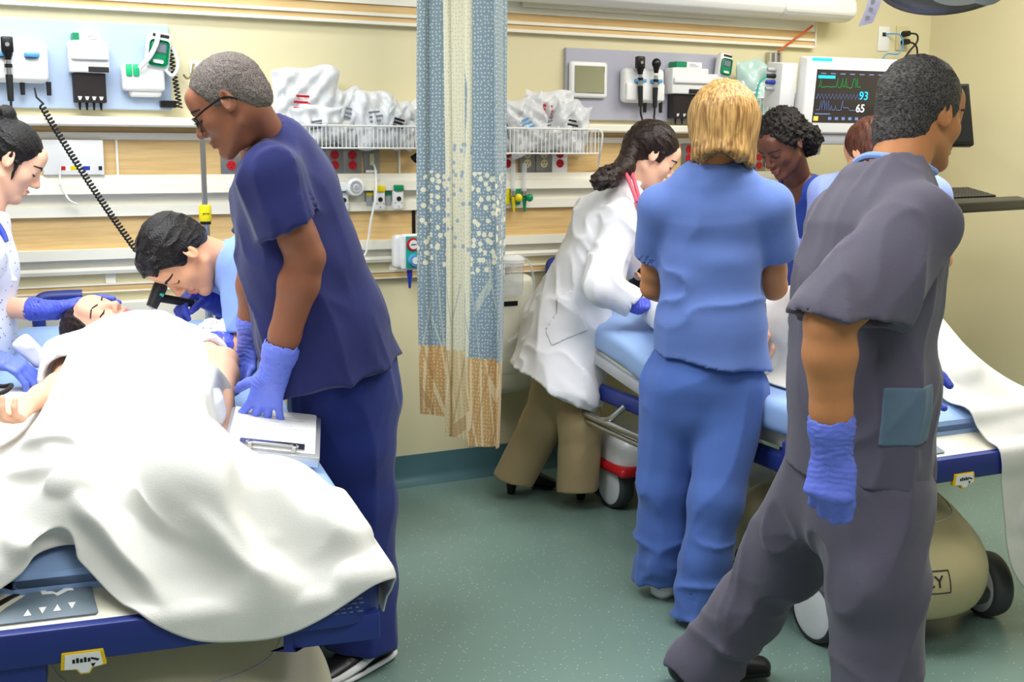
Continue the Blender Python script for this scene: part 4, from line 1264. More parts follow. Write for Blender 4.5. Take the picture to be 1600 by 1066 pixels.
def emergency(B, parent):
    """lettering in a frame, on the round front of the base cover"""
    bpy.context.view_layer.update()
    dg = bpy.context.evaluated_depsgraph_get(); dg.update()
    Mi = parent.matrix_world.inverted()
    c0 = B.P(-.04, -.5, .245)
    b = MB()
    b.text('EMERGENCY', .044, Matrix.Identity(4), 0.0006, .0004)
    for z in (-.029, .029): b.box((-.145, z - .0015, -.0006), (.145, z + .0015, .0006))
    for x in (-.145, .145): b.box((x - .0015, -.029, -.0006), (x + .0015, .029, .0006))
    bmesh.ops.triangulate(b.b, faces=b.b.faces[:])
    bmesh.ops.subdivide_edges(b.b, edges=[e for e in b.b.edges if e.calc_length() > .02], cuts=12)
    bad = []
    for v in b.b.verts:
        o = B.P(-.285 + v.co.x, -.8, .225 + v.co.y)
        d = Vector(B.lv)
        hit, loc, nn, _ = parent.ray_cast(Mi @ Vector(o), Mi.to_3x3() @ d)
        if hit:
            q = parent.matrix_world @ loc; nn = parent.matrix_world.to_3x3() @ nn
            v.co = q + nn * (0.0012 + max(0, v.co.z))
        else: bad.append(v)
    bmesh.ops.delete(b.b, geom=bad, context='VERTS')
    b.build('lettering', M['dark_plastic'], parent)
w2 = [V(2.17, 2.38, 0), V(2.75, 2.31, 0), V(2.30, 3.70, 0), V(2.82, 3.70, 0)]
make_bed(B2, [(w2[0], (-1, .02), .093), (w2[1], (-1, .22), .097), (w2[2], (-1, -.03), .098), (w2[3], (1, .1), .098)], M['shroud_cream_shaded'], emergency, -.11, .30, .03)

# IV pole at the head corner of the left stretcher
q = at(331, 600, Y=4.0)
t = thing('iv_pole', 'steel IV pole with a yellow locking collar at the head of the left stretcher', 'IV pole', (q[0], q[1], 0.35))
pt = at(318, 205, Y=4.0)
ax_, ay_ = q[0], q[1]
zc = at(325, 332, Y=4.0)[2]
MB().cyl((ax_, ay_, .35), (ax_, ay_, zc), .014, n=16).build('lower_tube', M['steel'], t, True)
MB().cyl((ax_, ay_, zc), (ax_, ay_, 1.46), .0095, n=16).build('upper_tube', M['steel'], t, True)
MB().lathe([(0, -.03), (.019, -.03), (.021, -.024), (.021, .018), (.018, .026), (0, .028)], (ax_, ay_, zc)).build('locking_collar', M['yellow_plastic'], t, True)
MB().cyl((ax_, ay_, zc - .04), (ax_, ay_, zc - .03), .019, n=16).build('collar_ring', M['black_plastic'], t, True)
b = MB()
for k in range(4): b.box((ax_ - .012 + .006 * k, ay_ - .0215, zc - .006), (ax_ - .009 + .006 * k, ay_ - .0195, zc - .001))
b.build('collar_print', M['black_plastic'], t)
# ------------------------------------------------------------------ bed-head wall bumpers
for (x0, x1, z0, z1, dep, mm) in ((-2.8, .96, .700, .832, .05, wt), (-2.8, .96, .635, .700, .03, mp), (2.45, 3.7, .505, .545, .04, wt)):
    tn[0] += 1
    struct(MB().box((x0, YW - dep, z0), (x1, YW, z1), .004).build('trim_%d' % tn[0], mm))

# ------------------------------------------------------------------ cubicle curtain
def curtain_mat():
    m = mat('curtain_fabric', hexc(150, 168, 178), 0.75, sheen=.2)
    nt = m.node_tree; N, L = nt.nodes, nt.links; b = N['Principled BSDF']
    uv = N.new('ShaderNodeUVMap')
    sp = N.new('ShaderNodeSeparateXYZ'); L.new(uv.outputs['UV'], sp.inputs['Vector'])
    U, Vv = sp.outputs['X'], sp.outputs['Y']
    def math_(op, a, b_=None, c=None):
        n = N.new('ShaderNodeMath'); n.operation = op
        for i, q in enumerate((a, b_, c)):
            if q is None: continue
            if isinstance(q, (int, float)): n.inputs[i].default_value = q
            else: L.new(q, n.inputs[i])
        return n.outputs[0]
    def between(x, a, c): return math_('MULTIPLY', math_('GREATER_THAN', x, a), math_('LESS_THAN', x, c))
    def mix(f, a, c):
        n = N.new('ShaderNodeMix'); n.data_type = 'RGBA'
        for k, q in (('A', a), ('B', c)):
            if isinstance(q, tuple): n.inputs[k].default_value = (*q, 1)
            else: L.new(q, n.inputs[k])
        if isinstance(f, (int, float)): n.inputs['Factor'].default_value = f
        else: L.new(f, n.inputs['Factor'])
        return n.outputs['Result']
    def dots(scale, rad, prob=None, rnd_=1.0):
        v = N.new('ShaderNodeTexVoronoi'); v.voronoi_dimensions = '2D'; v.inputs['Scale'].default_value = scale; v.inputs['Randomness'].default_value = rnd_
        L.new(uv.outputs['UV'], v.inputs['Vector'])
        f = math_('LESS_THAN', v.outputs['Distance'], rad)
        if prob is not None:
            s = N.new('ShaderNodeSeparateColor'); L.new(v.outputs['Color'], s.inputs['Color'])
            f = math_('MULTIPLY', f, math_('LESS_THAN', s.outputs['Red'], prob))
        return f
    n1 = N.new('ShaderNodeTexNoise'); n1.inputs['Scale'].default_value = 3.0; L.new(uv.outputs['UV'], n1.inputs['Vector'])
    Uw = math_('ADD', U, math_('MULTIPLY', math_('SUBTRACT', n1.outputs['Fac'], .5), .08))
    cream = between(Uw, *CUR_CREAM)
    base_b = mix(dots(75, .24, None, .45), hexc(124, 143, 152), hexc(184, 194, 192))
    base_c = mix(dots(75, .22, None, .45), hexc(216, 212, 184), hexc(190, 188, 164))
    zone = between(Vv, 1.02, 1.40)
    zone2 = between(Vv, .95, 1.30)
    base_c = mix(math_('MULTIPLY', dots(34, .26, .62), zone), base_c, hexc(150, 164, 178))
    base_b = mix(math_('MULTIPLY', dots(36, .33, .7), zone2), base_b, hexc(222, 218, 190))
    up = mix(cream, base_b, base_c)
    # long grass blades crossing the lower half
    def blades(scale, slant, lo, hi, w):
        cb = N.new('ShaderNodeCombineXYZ')
        L.new(math_('ADD', math_('MULTIPLY', U, 1.0), math_('MULTIPLY', Vv, slant)), cb.inputs['X'])
        L.new(math_('MULTIPLY', Vv, .12), cb.inputs['Y'])
        v = N.new('ShaderNodeTexVoronoi'); v.voronoi_dimensions = '2D'; v.feature = 'DISTANCE_TO_EDGE'; v.inputs['Scale'].default_value = scale
        L.new(cb.outputs[0], v.inputs['Vector'])
        return math_('MULTIPLY', math_('LESS_THAN', v.outputs['Distance'], w), between(Vv, lo, hi))
    up = mix(math_('MULTIPLY', blades(13, .18, .3, 1.0, .03), .5), up, hexc(206, 206, 182))
    up = mix(math_('MULTIPLY', blades(11, -.2, .3, .9, .03), .45), up, hexc(112, 134, 150))
    gold_b = mix(dots(75, .24, None, .45), hexc(188, 148, 92), hexc(214, 188, 138))
    gold_c = mix(dots(75, .22, None, .45), hexc(208, 188, 142), hexc(190, 164, 112))
    gold = mix(cream, gold_b, gold_c)
    gold = mix(math_('MULTIPLY', blades(16, .16, .2, .8, .06), .6), gold, hexc(226, 212, 170))
    gold = mix(math_('MULTIPLY', blades(13, -.2, .2, .8, .05), .5), gold, hexc(166, 120, 70))
    res = mix(math_('LESS_THAN', Vv, .655), up, gold)
    L.new(res, b.inputs['Base Color'])
    wv = N.new('ShaderNodeBump'); wv.inputs['Strength'].default_value = .1; wv.inputs['Distance'].default_value = .002
    n2 = N.new('ShaderNodeTexNoise'); n2.inputs['Scale'].default_value = 90; L.new(uv.outputs['UV'], n2.inputs['Vector'])
    L.new(n2.outputs['Fac'], wv.inputs['Height']); L.new(wv.outputs['Normal'], b.inputs['Normal'])
    return m

def make_curtain():
    A, Bp = V(1.65, 4.03), V(1.702, 3.50)
    n = 420; pts = []
    d = nrm(Bp - A); s = V(d[1], -d[0]) * -1
    for i in range(n + 1):
        t = i / n
        ph = 2 * math.pi * (3.7 * t + .10 * math.sin(5 * t))
        amp = .056 + .014 * math.sin(7 * t + 1)
        p = A + (Bp - A) * t + s * amp * math.sin(ph) + d * .030 * math.sin(2 * ph + .6)
        pts.append(p)
    arc = [0.0]
    for a, c in zip(pts, pts[1:]): arc.append(arc[-1] + float(np.linalg.norm(c - a)))
    me = bpy.data.meshes.new('cubicle_curtain')
    zs = np.linspace(0, 1, 90)
    vs, uvs = [], []
    for j, q in enumerate(zs):
        for i, p in enumerate(pts):
            t = i / n
            hem = .345 + .018 * math.sin(6 * t + 1) + (.03 if t < .25 else 0)
            z = hem + (2.68 - hem) * q
            w = (1 - q) ** 1.5
            c = A + (Bp - A) * t
            k = 1 + .28 * w * math.sin(3 * t + 2)                       # the folds open a little towards the hem
            x = c + (p - c) * k + s * .012 * w * math.sin(13 * t + 5 * q)
            vs.append((x[0], x[1], z)); uvs.append((arc[i], z))
    W_ = n + 1
    qd = np.array([(j * W_ + i, j * W_ + i + 1, (j + 1) * W_ + i + 1, (j + 1) * W_ + i) for j in range(len(zs) - 1) for i in range(n)], np.int32)
    me = mesh_np('cubicle_curtain', np.array(vs, np.float32), qd)
    ul = me.uv_layers.new(name='UVMap')
    uva = np.array(uvs, np.float32)[qd.ravel()]
    ul.data.foreach_set('uv', uva.ravel())
    global CUR_CREAM
    T = arc[-1]
    CUR_CREAM = (arc[int(n * .27)], arc[int(n * .76)])
    o = put('cubicle_curtain', me, curtain_mat())
    tag(o, 'blue, cream and gold patterned cubicle curtain drawn back between the two bays', 'curtain')
    return o
cur = make_curtain()
tr = MB().box((1.655, 1.2, 2.672), (1.695, YW, 2.70)).build('curtain_track', M['steel'])
tag(tr, 'ceiling track carrying the patterned curtain', 'curtain track')

# ------------------------------------------------------------------ patient monitor
mat('screen_dark', hexc(46, 42, 40), 0.25, emit=hexc(52, 48, 46), estr=.5)
mat('glow_green', hexc(40, 150, 70), 0.5, emit=hexc(40, 160, 70), estr=.6)
mat('glow_cyan', hexc(30, 190, 230), 0.5, emit=hexc(30, 190, 235), estr=1.0)
mat('glow_white', hexc(235, 235, 240), 0.5, emit=hexc(235, 235, 240), estr=1.0)
mat('glow_blue', hexc(110, 125, 170), 0.5, emit=hexc(100, 115, 170), estr=.6)
mat('glow_yellow', hexc(240, 200, 70), 0.5, emit=hexc(240, 200, 70), estr=.8)
def make_monitor():
    tl, bl_ = at(1263, 88, Y=3.80), None
    e1 = nrm(V(math.cos(.10), -math.sin(.10), 0)); nrmf = nrm(V(-math.sin(.10), -math.cos(.10), -.10))
    up = np.cross(e1, nrmf) * -1
    up = nrm(up if up[2] > 0 else -up)
    Mx = frameM(tl - up * .315 - nrmf * 0, e1, up, nrmf)       # local: x right, y up, z towards the viewer; origin at the lower left
    w, h = .50, .315
    t = thing('patient_monitor', 'white-framed patient monitor showing 93 and 65 on the wall behind the striding man', 'monitor', tl - up * .3 + e1 * .25)
    MB().box((0, 0, -.07), (w, h, 0), .012, 3, Mx).build('frame', M['white_plastic'], t, True)
    MB().box((.05, .048, -.004), (w - .03, h - .05, .0008), 0, 2, Mx).build('screen', M['screen_dark'], t)
    MB().box((.02, -.045, -.10), (w - .06, .002, -.012), .006, 2, Mx).box((.06, -.09, -.09), (.14, -.04, -.04), .006, 2, Mx).build('base_unit', M['grey_plastic'], t, True)
    for x in (.055, .098):
        MB().cyl(Mx @ Vector((x, -.016, -.013)), Mx @ Vector((x, -.016, -.010)), .006, n=12).build('status_light', M['glow_green'], t)
    MB().box((.02, h - .018, -.02), (.12, h - .004, .001), .002, 2, Mx).build('alarm_light', M['glow_cyan'], t)
    MB().box((w - .06, h - .018, -.02), (w - .005, h - .004, .001), .002, 2, Mx).build('alarm_light', M['glow_cyan'], t)
    x0, x1, y0, y1 = .05, w - .03, .048, h - .05
    def trace(pts, m, r=.0011, nm='trace'):
        b = MB()
        P = [Mx @ Vector((x0 + (x1 - x0) * a, y0 + (y1 - y0) * c, .002)) for a, c in pts]
        b.tube([np.array(p) for p in P], r, 4, 1); return b.build(nm, M[m], t)
    rr = random.Random(3)
    g = []
    for k in range(46):
        a = .03 + .50 * k / 45
        c = .66 + .03 * rr.random()
        if k in (2, 20, 25, 29, 37, 38, 39, 41): c = .80 + .07 * rr.random()
        g.append((a, c))
    trace(g, 'glow_green')
    trace([(.02 + .55 * k / 26, .50 + (.05 if k % 2 else -.05)) for k in range(27)], 'glow_blue')
    g = []
    for k in range(40):
        a = .03 + .5 * k / 39; c = .24
        if k in (4, 6, 7, 9, 11): c = .42
        elif k in (14, 18): c = .33
        elif k == 24: c = .43
        elif 25 <= k <= 30: c = .29
        g.append((a, c))
    trace(g, 'glow_blue')
    MB().box((x0 + .008, y1 - .036, .001), (x0 + .092, y1 - .024, .002), 0, 2, Mx).build('banner', M['glow_cyan'], t)
    b = MB()
    for k in range(8): b.box((x0 + .02 + .048 * k, y1 - .018, .001), (x0 + .045 + .048 * k, y1 - .014, .002), 0, 2, Mx)
    for k in range(2, 9): b.box((x0 + .01 + .034 * k, y0 + .012, .001), (x0 + .026 + .034 * k, y0 + .024, .002), 0, 2, Mx)
    b.box((x0 + .01, y0 + .034, .001), (x0 + .085, y0 + .038, .002), 0, 2, Mx)
    b.build('screen_text', M['glow_blue'], t)
    MB().box((x0 + .006, y0 + .008, .001), (x0 + .028, y0 + .026, .002), 0, 2, Mx).build('screen_key', M['glow_yellow'], t)
    MB().text('93', .048, Mx @ Matrix.Translation((x0 + .245, y0 + .112, .002)), .0004, .0003).build('reading', M['glow_cyan'], t)
    MB().text('65', .046, Mx @ Matrix.Translation((x0 + .235, y0 + .060, .002)), .0004, .0003).build('reading', M['glow_white'], t)
    MB().cyl(Mx @ Vector((.25, .15, -.07)), V(*(Mx @ Vector((.25, .15, -.07)))) * V(1, 0, 1) + V(0, YW, 0), .03).build('wall_arm', M['grey_plastic'], t, True)
    # module rack at its left
    t2 = thing('monitor_module_rack', 'white module rack with coloured plugs left of the monitor', 'module rack', Mx @ Vector((-.06, .02, -.1)))
    MB().box((-.085, .10, -.17), (-.010, .285, -.05), .006, 2, Mx).build('rack', M['white_plastic'], t2, True)
    MB().box((-.085, .0, -.16), (-.02, .09, -.06), .02, 3, Mx).build('lower_module', M['cream_plastic'], t2, True)
    for k, mm in enumerate(('grey_plastic', 'dark_plastic', 'blue_plastic', 'grey_plastic')):
        z = .255 - .026 * k
        MB().cyl(Mx @ Vector((-.125, z, -.10)), Mx @ Vector((-.08, z, -.10)), .008, .010, 12).build('plug', M[mm], t2, True)
    MB().tube([np.array(Mx @ Vector(q)) for q in ((-.125, .23, -.10), (-.16, .19, -.10), (-.165, .1, -.10), (-.15, .0, -.10))], .004).build('lead', M['teal_plastic'], t2, True)
make_monitor()

# ------------------------------------------------------------------ computer on the right wall
def make_computer():
    c = at(1515, 130, d=4.45); c2 = at(1523, 227, d=4.42)
    e1 = nrm(V(-.80, .60, 0)) * -1
    e1 = nrm(V(.62, -.78, 0)); up = nrm(V(.05, .10, 1)); nf = nrm(np.cross(e1, up)); nf = nf if nf[1] < 0 else -nf
    e1 = nrm(V(.93, -.36, 0)); up = nrm(c - c2); nf = nrm(np.cross(e1, up)); nf = nf if nf[1] < 0 else -nf
    h = np.linalg.norm(c - c2)
    Mx = frameM(c2 - e1 * .32, e1, up, nf)
    t = thing('computer_monitor', 'black computer monitor behind the head of the striding man at the right wall', 'monitor', c2 - e1 * .2)
    MB().box((0, 0, -.035), (.32, h, 0), .006, 2, Mx).build('housing', M['black_plastic'], t, True)
    MB().box((.012, .014, -.002), (.308, h - .012, .0012), 0, 2, Mx).build('screen', M['screen_off'], t)
    pc = c2 - e1 * .2 + up * h * .5
    MB().cyl(pc - nf * .03, at(1478, 195, X=XR), .022).build('wall_arm', M['black_plastic'], t, True)
    MB().tube([c2 - e1 * .13 - nf * .03, c2 - e1 * .15 - nf * .03 + V(0, 0, -.08), c2 - e1 * .18 + V(0, 0, -.16), c2 - e1 * .17 + V(0.02, 0, -.2), c2 - e1 * .10 + V(.02, .02, -.17), c2 - e1 * .08 + V(.03, .03, -.21)], .005).build('cable', M['black_rubber'], t, True)
    # keyboard tray
    p = at(1474, 322, d=4.25); q = at(1602, 316, d=4.62)
    e1 = nrm((q - p) * V(1, 1, 0)); dp = V(-e1[1], e1[0], 0)
    if dp[1] < 0: dp = -dp
    tl_ = math.radians(13); dq = dp * math.cos(tl_) + V(0, 0, math.sin(tl_)); nq = np.cross(e1, dq)
    Mx = frameM(p, e1, dq, nq)
    t = thing('keyboard_tray', 'black pull-out keyboard tray on the right wall', 'tray', p + e1 * .3)
    MB().box((-.02, -.01, -.03), (.62, .05, .012), .006, 3, Mx).box((-.02, -.01, -.03), (.62, .26, -.016), .004, 2, Mx).build('shelf', M['dark_plastic'], t, True)
    MB().box((-.03, .22, -.018), (.30, .42, .022), .006, 3, Mx).build('rear_cover', M['black_plastic'], t, True)
    MB().box((.2, .05, -.05), (.36, .2, -.028), .004, 2, Mx).build('slide', M['grey_plastic'], t, True)
    MB().box((.25, .25, -.10), (.33, .6, -.02), .01, 2, Mx).build('bracket', M['dark_plastic'], t, True)
    k = thing('keyboard', 'black keyboard lying on the tray at the right wall', 'keyboard', p + e1 * .28 + V(0, 0, -.016))
    MB().box((.015, .055, -.015), (.50, .205, .006), .006, 2, Mx).build('case', M['black_plastic'], k, True)
    b = MB()
    for r in range(5):
        for c_ in range(20):
            b.box((.027 + .0232 * c_, .068 + .0265 * r, .005), (.0465 + .0232 * c_, .090 + .0265 * r, .013), .002, 1, Mx)
    b.build('keys', M['dark_plastic'], k, False)
mat('screen_off', hexc(30, 30, 31), 0.2)
make_computer()

# ------------------------------------------------------------------ examination lamp head, top right
def make_exam():
    c = at(1488, -58, d=2.5)
    ax = nrm(V(-.28, -.42, -1))
    t = thing('examination_lamp', 'dark examination lamp head hanging into the picture at the top right', 'lamp', c)
    b = MB().lathe([(0, -.08), (.08, -.076), (.14, -.05), (.165, -.01), (.17, .015), (.162, .026), (.146, .028)], c, ax, 48)
    b.build('shell', M['dark_plastic'], t, True, angle=60)
    MB().lathe([(.148, .024), (.142, .032), (.10, .042), (0, .045)], c, ax, 48).build('underside', M['dark_plastic'], t, True)
    MB().lathe([(.09, .0435), (.082, .052), (0, .056)], c + nrm(V(.6, -.2, 0)) * .03, ax, 40).build('lens', M['lens_white'], t, True)
    MB().lathe([(0, .045), (.03, .046), (.038, .055), (.034, .08), (.022, .09), (0, .092)], c + nrm(V(.6, -.2, 0)) * .08, ax, 24).build('focus_handle', M['grey_plastic'], t, True)
    MB().tube([c - ax * .09, c - ax * .2 + V(0.05, 0, 0), c + V(.25, .2, .45), c + V(.2, .25, .70)], .022, 12).build('arm', M['white_plastic'], t, True)
mat('lens_white', hexc(200, 200, 198), 0.25)
make_exam()
pts_ = [at(1372, -60, d=2.45), at(1370, -20, d=2.45), at(1364, 10, d=2.44), at(1352, 39, d=2.44)]
P_ = spline(pts_, 8)
b = MB()
side = RT * .0115 + UP * .003
def strip(u, v):
    i = min(int(u * (len(P_) - 1)), len(P_) - 2); f = u * (len(P_) - 1) - i
    p = P_[i] * (1 - f) + P_[i + 1] * f
    return Vector(p + side * (2 * v - 1) * 1.35)
b.grid(strip, 20, 2, .0015)
mat('strip_lilac', hexc(216, 214, 236), 0.4)
t = thing('hanging_label_strip', 'pale lilac label strip hanging beside the examination lamp', 'label', pts_[-1])
b.build('strip', M['strip_lilac'], t, True)
b = MB()
for k in range(4):
    p = strip(.45 + .13 * k, .35); b.box(np.array(p) - V(.006, .003, .004), np.array(p) + V(.006, -.001, .004))
b.build('print', M['grey_plastic'], t)
MB().cyl(pts_[0] - V(0, 0, 0.0), pts_[0] + V(0, 0, 2.70 - pts_[0][2]), .003).build('cord', M['grey_plastic'], t)

# ------------------------------------------------------------------ bin with a clear liner under the right stretcher, tubing
c = at(1150, 882, z=0) + V(.10, .10, 0)
t = thing('waste_bin', 'round grey bin half hidden behind the legs of the blond woman', 'bin', c)
MB().lathe([(0, 0), (.12, 0), (.135, .01), (.15, .22), (.156, .232), (.15, .236), (.143, .225), (.13, .02), (0, .015)], c, (0, 0, 1), 40).build('drum', M['bin_grey'] if 'bin_grey' in M else mat('bin_grey', hexc(172, 176, 168), .35), t, True)
MB().lathe([(.150, .226), (.160, .226), (.162, .240), (.152, .244)], c, (0, 0, 1), 40).build('rim', M['board_blue'], t, True)
S = Sdf(); S.el(c + V(0, 0, .27), (.16, .16, .12), None, 0)
S.disp(folds(.022, 13, (0.2, .3, 1), 2.2, 3.0))
lb = solid('bin_liner', S, M['film_clear'], None, .008)
tag(lb, 'crumpled clear plastic liner bulging out of the grey bin', 'bin liner')
o = MB().tube([at(935, 575, Y=3.75), at(950, 610, Y=3.75), at(960, 640, Y=3.76), at(955, 668, Y=3.76), at(935, 690, Y=3.78), at(915, 740, Y=3.8)], .003, 6).build('clear_tubing', M['clear_plastic'], smooth=True)
tag(o, 'thin clear tube looping down beside the khaki trousers', 'tubing')
# ------------------------------------------------------------------ people: shared builders
def brg(b, p=0.0):
    """unit vector for a compass bearing (0 = into the room, clockwise) and a pitch"""
    b, p = math.radians(b), math.radians(p)
    return V(math.sin(b) * math.cos(p), math.cos(b) * math.cos(p), math.sin(p))

def headf(c, b, p, s=1.0, roll=0.0):
    f = brg(b, p); u = brg(b, p + 90)
    r = np.cross(f, u); u = u * math.cos(math.radians(roll)) + r * math.sin(math.radians(roll))
    return dict(c=np.asarray(c, float), f=f, u=u, s=s)

def hair_mat(name, c1, c2, scale=120, rough=.45, bump=.35, st=(1, 1, .12)):
    return mat(name, c1, rough, spec=.35, var=.5, vscale=scale, vstretch=st, color2=c2, bump=bump, bscale=scale * 1.3, bstretch=st, detail=2)

mat('skin_fair', hexc(236, 186, 158), .5, sss=.12, spec=.35)
mat('skin_tan', hexc(226, 168, 132), .5, sss=.12, spec=.35)
mat('skin_olive', hexc(198, 134, 88), .5, sss=.10, spec=.35, var=.06, vscale=14)
mat('skin_brown', hexc(142, 90, 66), .48, sss=.08, spec=.4, var=.08, vscale=12)
mat('skin_deep', hexc(98, 60, 46), .45, sss=.06, spec=.45)
mat('lip_pink', hexc(206, 120, 112), .4)
mat('lip_deep', hexc(128, 70, 64), .4)
mat('brow_dark', hexc(40, 30, 28), .7)
mat('glove_violet', hexc(104, 122, 224), .42, spec=.45, bump=.12, bscale=160)
mat('glove_deep', hexc(78, 92, 205), .42, spec=.45, bump=.12, bscale=160)
def cloth(name, c, rough=.8, b=.14, sc=420, sheen=.15): return mat(name, c, rough, spec=.2, sheen=sheen, bump=b, bscale=sc, var=.06, vscale=6)
cloth('scrub_navy', hexc(38, 43, 98)); cloth('scrub_navy_dark', hexc(31, 45, 112))
cloth('scrub_royal', hexc(40, 66, 150)); cloth('scrub_blue', hexc(98, 124, 190)); cloth('scrub_blue_pants', hexc(76, 106, 176))
cloth('scrub_light', hexc(140, 172, 238)); cloth('scrub_lavender', hexc(150, 168, 232)); cloth('scrub_grey', hexc(92, 88, 104))
cloth('pocket_teal', hexc(96, 118, 138)); cloth('coat_white', hexc(236, 236, 242)); cloth('khaki', hexc(168, 148, 110))
cloth('tunic_white', hexc(226, 230, 246)); cloth('gown_white', hexc(228, 230, 236)); cloth('sheet_white', hexc(226, 225, 219), .85, .1, 300)
mat('shoe_black', hexc(20, 20, 22), .35); mat('shoe_white', hexc(226, 226, 226), .5); mat('sole_cream', hexc(206, 196, 172), .6)

ARM_M = [(0, .050), (.35, .050), (.8, .041), (1, .040)]
FOR_M = [(0, .041), (.22, .044), (.65, .034), (1, .0265)]
def limb(S, a, b, prof, k=1.0, ov=.018):
    a, b = np.asarray(a, float), np.asarray(b, float)
    for (t0, r0), (t1, r1) in zip(prof, prof[1:]):
        S.ec(a + (b - a) * t0, a + (b - a) * t1, r0 * k, r1 * k, None, ov)

def core_body(J, k=1.0):
    """trunk, thighs and calves, kept under the clothes"""
    S = Sdf()
    sd = nrm(J['sh'][1] - J['sh'][0])
    nb, pel = J['nb'], J['pel']; ax = pel - nb
    chest = (J['sh'][0] + J['sh'][1]) / 2 + nrm(ax) * .09
    S.chain([nb + nrm(ax) * .05, chest, nb + ax * .62, pel], [(.10 * k, .07 * k), (.14 * k, .10 * k), (.12 * k, .09 * k), (.14 * k, .10 * k)], sd, .05)
    for i in (0, 1):
        S.ec(nb + nrm(ax) * .04, J['sh'][i], .05 * k, .045 * k, None, .03)
        if 'kn' in J:
            S.ec(J['hip'][i], J['kn'][i], .075 * k, .05 * k, None, .02)
            S.ec(J['kn'][i], J['an'][i], .05 * k, .034 * k, None, .02)
    return S

def make_person(label, H, J, skin, k=1.0, female=False, neck_r=.057, arms=(True, True), hands=(None, None), extra=None, jaw=1.0, glove=True, head_res=.0028, ear=True):
    t = thing('person', label, 'person', (J['base'] if 'base' in J else J['pel'] * V(1, 1, 0)))
    SH = Sdf()
    head_ops(SH, H, female, ear, jaw)
    f, u, c = H['f'], H['u'], H['c']; s = H['s']
    nk = c + s * (-.028 * f - .055 * u)
    SH.ec(nk + u * .02, J['nb'] + nrm(J['nb'] - nk) * .03, (neck_r * s, neck_r * s), (neck_r * 1.08 * s, neck_r * 1.08 * s), None, .02)
    parts = [SH.arrays(head_res)]
    for i in (0, 1):
        if not arms[i]: continue
        S = Sdf()
        S.el(J['sh'][i], .056 * k, None, 0)
        limb(S, J['sh'][i], J['el'][i], ARM_M, k)
        limb(S, J['el'][i], J['wr'][i], FOR_M, k)
        if hands[i] is not None and hands[i].get('bare'):
            h = {q: v for q, v in hands[i].items() if q != 'bare'}
            hand_ops(S, J['wr'][i], **h)
            parts.append(S.arrays(.0032))
        else: parts.append(S.arrays(.005))
    CB = core_body(J, k * (.86 if female else .94))
    for S in (extra or ()): parts.append(S.arrays(.005))
    parts.append(CB.arrays(.012))
    v, q = join_np(parts)
    body = put('body', mesh_np('body', v, q), M[skin], t)
    for i in (0, 1):
        if hands[i] is not None and not hands[i].get('bare'):
            h = dict(hands[i]); m = h.pop('mat', 'glove_violet'); gr = h.pop('res', .0024)
            S = Sdf()
            fore = nrm(J['wr'][i] - J['el'][i])
            S.ec(J['wr'][i] - fore * .062, J['wr'][i] + fore * .004, .0395 * k, .0335 * k, None, .0)
            S.ec(J['wr'][i] - fore * .066, J['wr'][i] - fore * .058, .041 * k, .041 * k, None, .004)
            h['fat'] = h.get('fat', 1.0) * 1.08
            hand_ops(S, J['wr'][i], **h)
            S.ec(J['wr'][i] - fore * .12, J['wr'][i] - fore * .05, .037 * k, .036 * k, None, .002, 's')
            S.disp(glove_disp(J['wr'][i], h['d']))
            solid('nitrile_glove', S, M[m], t, gr)
    return t, SH, body

def features(t, SH, H, lip='lip_pink', brow='brow_dark', lash=True, lip_off=.0006, sides=(1, -1), brow_w=1.0):
    P, A, k = hair_band(H)
    if lip:
        R = Sdf()
        R.ec(P(.094, -.063, -.019), P(.094, -.063, .019), (.0052 * k, .014), (.0042 * k, .014), A[1], .001)
        R.ec(P(.092, -.0735, -.013), P(.092, -.0735, .013), (.0062 * k, .014), (.0055 * k, .014), A[1], .001)
        v, q = SH.arrays(.0014, *[x for x in R.bounds()], region=R, off=lip_off)
        if len(v): put('lips', mesh_np('lips', v, q), M[lip], t)
    for sg in sides:
        if brow:
            R = Sdf()
            R.chain([P(.085, .020, .013 * sg), P(.082, .0265, .033 * sg), P(.066, .021, .051 * sg)], [(.0042 * k * brow_w, .022), (.0038 * k * brow_w, .022), (.002 * k, .02)], A[1], .001)
            v, q = SH.arrays(.0014, *[x for x in R.bounds()], region=R, off=.0014)
            if len(v): put('eyebrow', mesh_np('eyebrow', v, q), M[brow], t)
        if lash:
            R = Sdf()
            R.chain([P(.086, -.0045, .017 * sg), P(.087, -.0085, .031 * sg), P(.078, -.0055, .046 * sg)], [(.0014 * k, .016), (.0022 * k, .016), (.0016 * k, .016)], A[1], .001)
            v, q = SH.arrays(.0011, *[x for x in R.bounds()], region=R, off=.0018)
            if len(v): put('eyelashes', mesh_np('eyelashes', v, q), M['brow_dark'], t)

def garment(name, t, m, build, fold=(), res=.0065, label=None):
    S = Sdf(); build(S)
    for f in fold: S.disp(f)
    return solid(name, S, M[m], t, res, label=label)

BIG = np.array([.6, .6, .6])
def hem_cut(S, p, n, rad=.3):
    S.cut(p, n, np.asarray(p) - rad, np.asarray(p) + rad, .002)

def sleeve(S, sh, el, frac, r0, r1, k=.03, hollow=True, flare=None):
    sh, el = np.asarray(sh, float), np.asarray(el, float)
    e = sh + (el - sh) * frac
    d = nrm(el - sh)
    T = Sdf()
    T.ec(sh, e + d * .03, r0, r1, None, 0)
    hem_cut(T, e, d, .2)
    if hollow: T.ec(e - d * .05, e + d * .05, r1 * .66, r1 * .84, None, .003, 's')
    S.add(T, k)

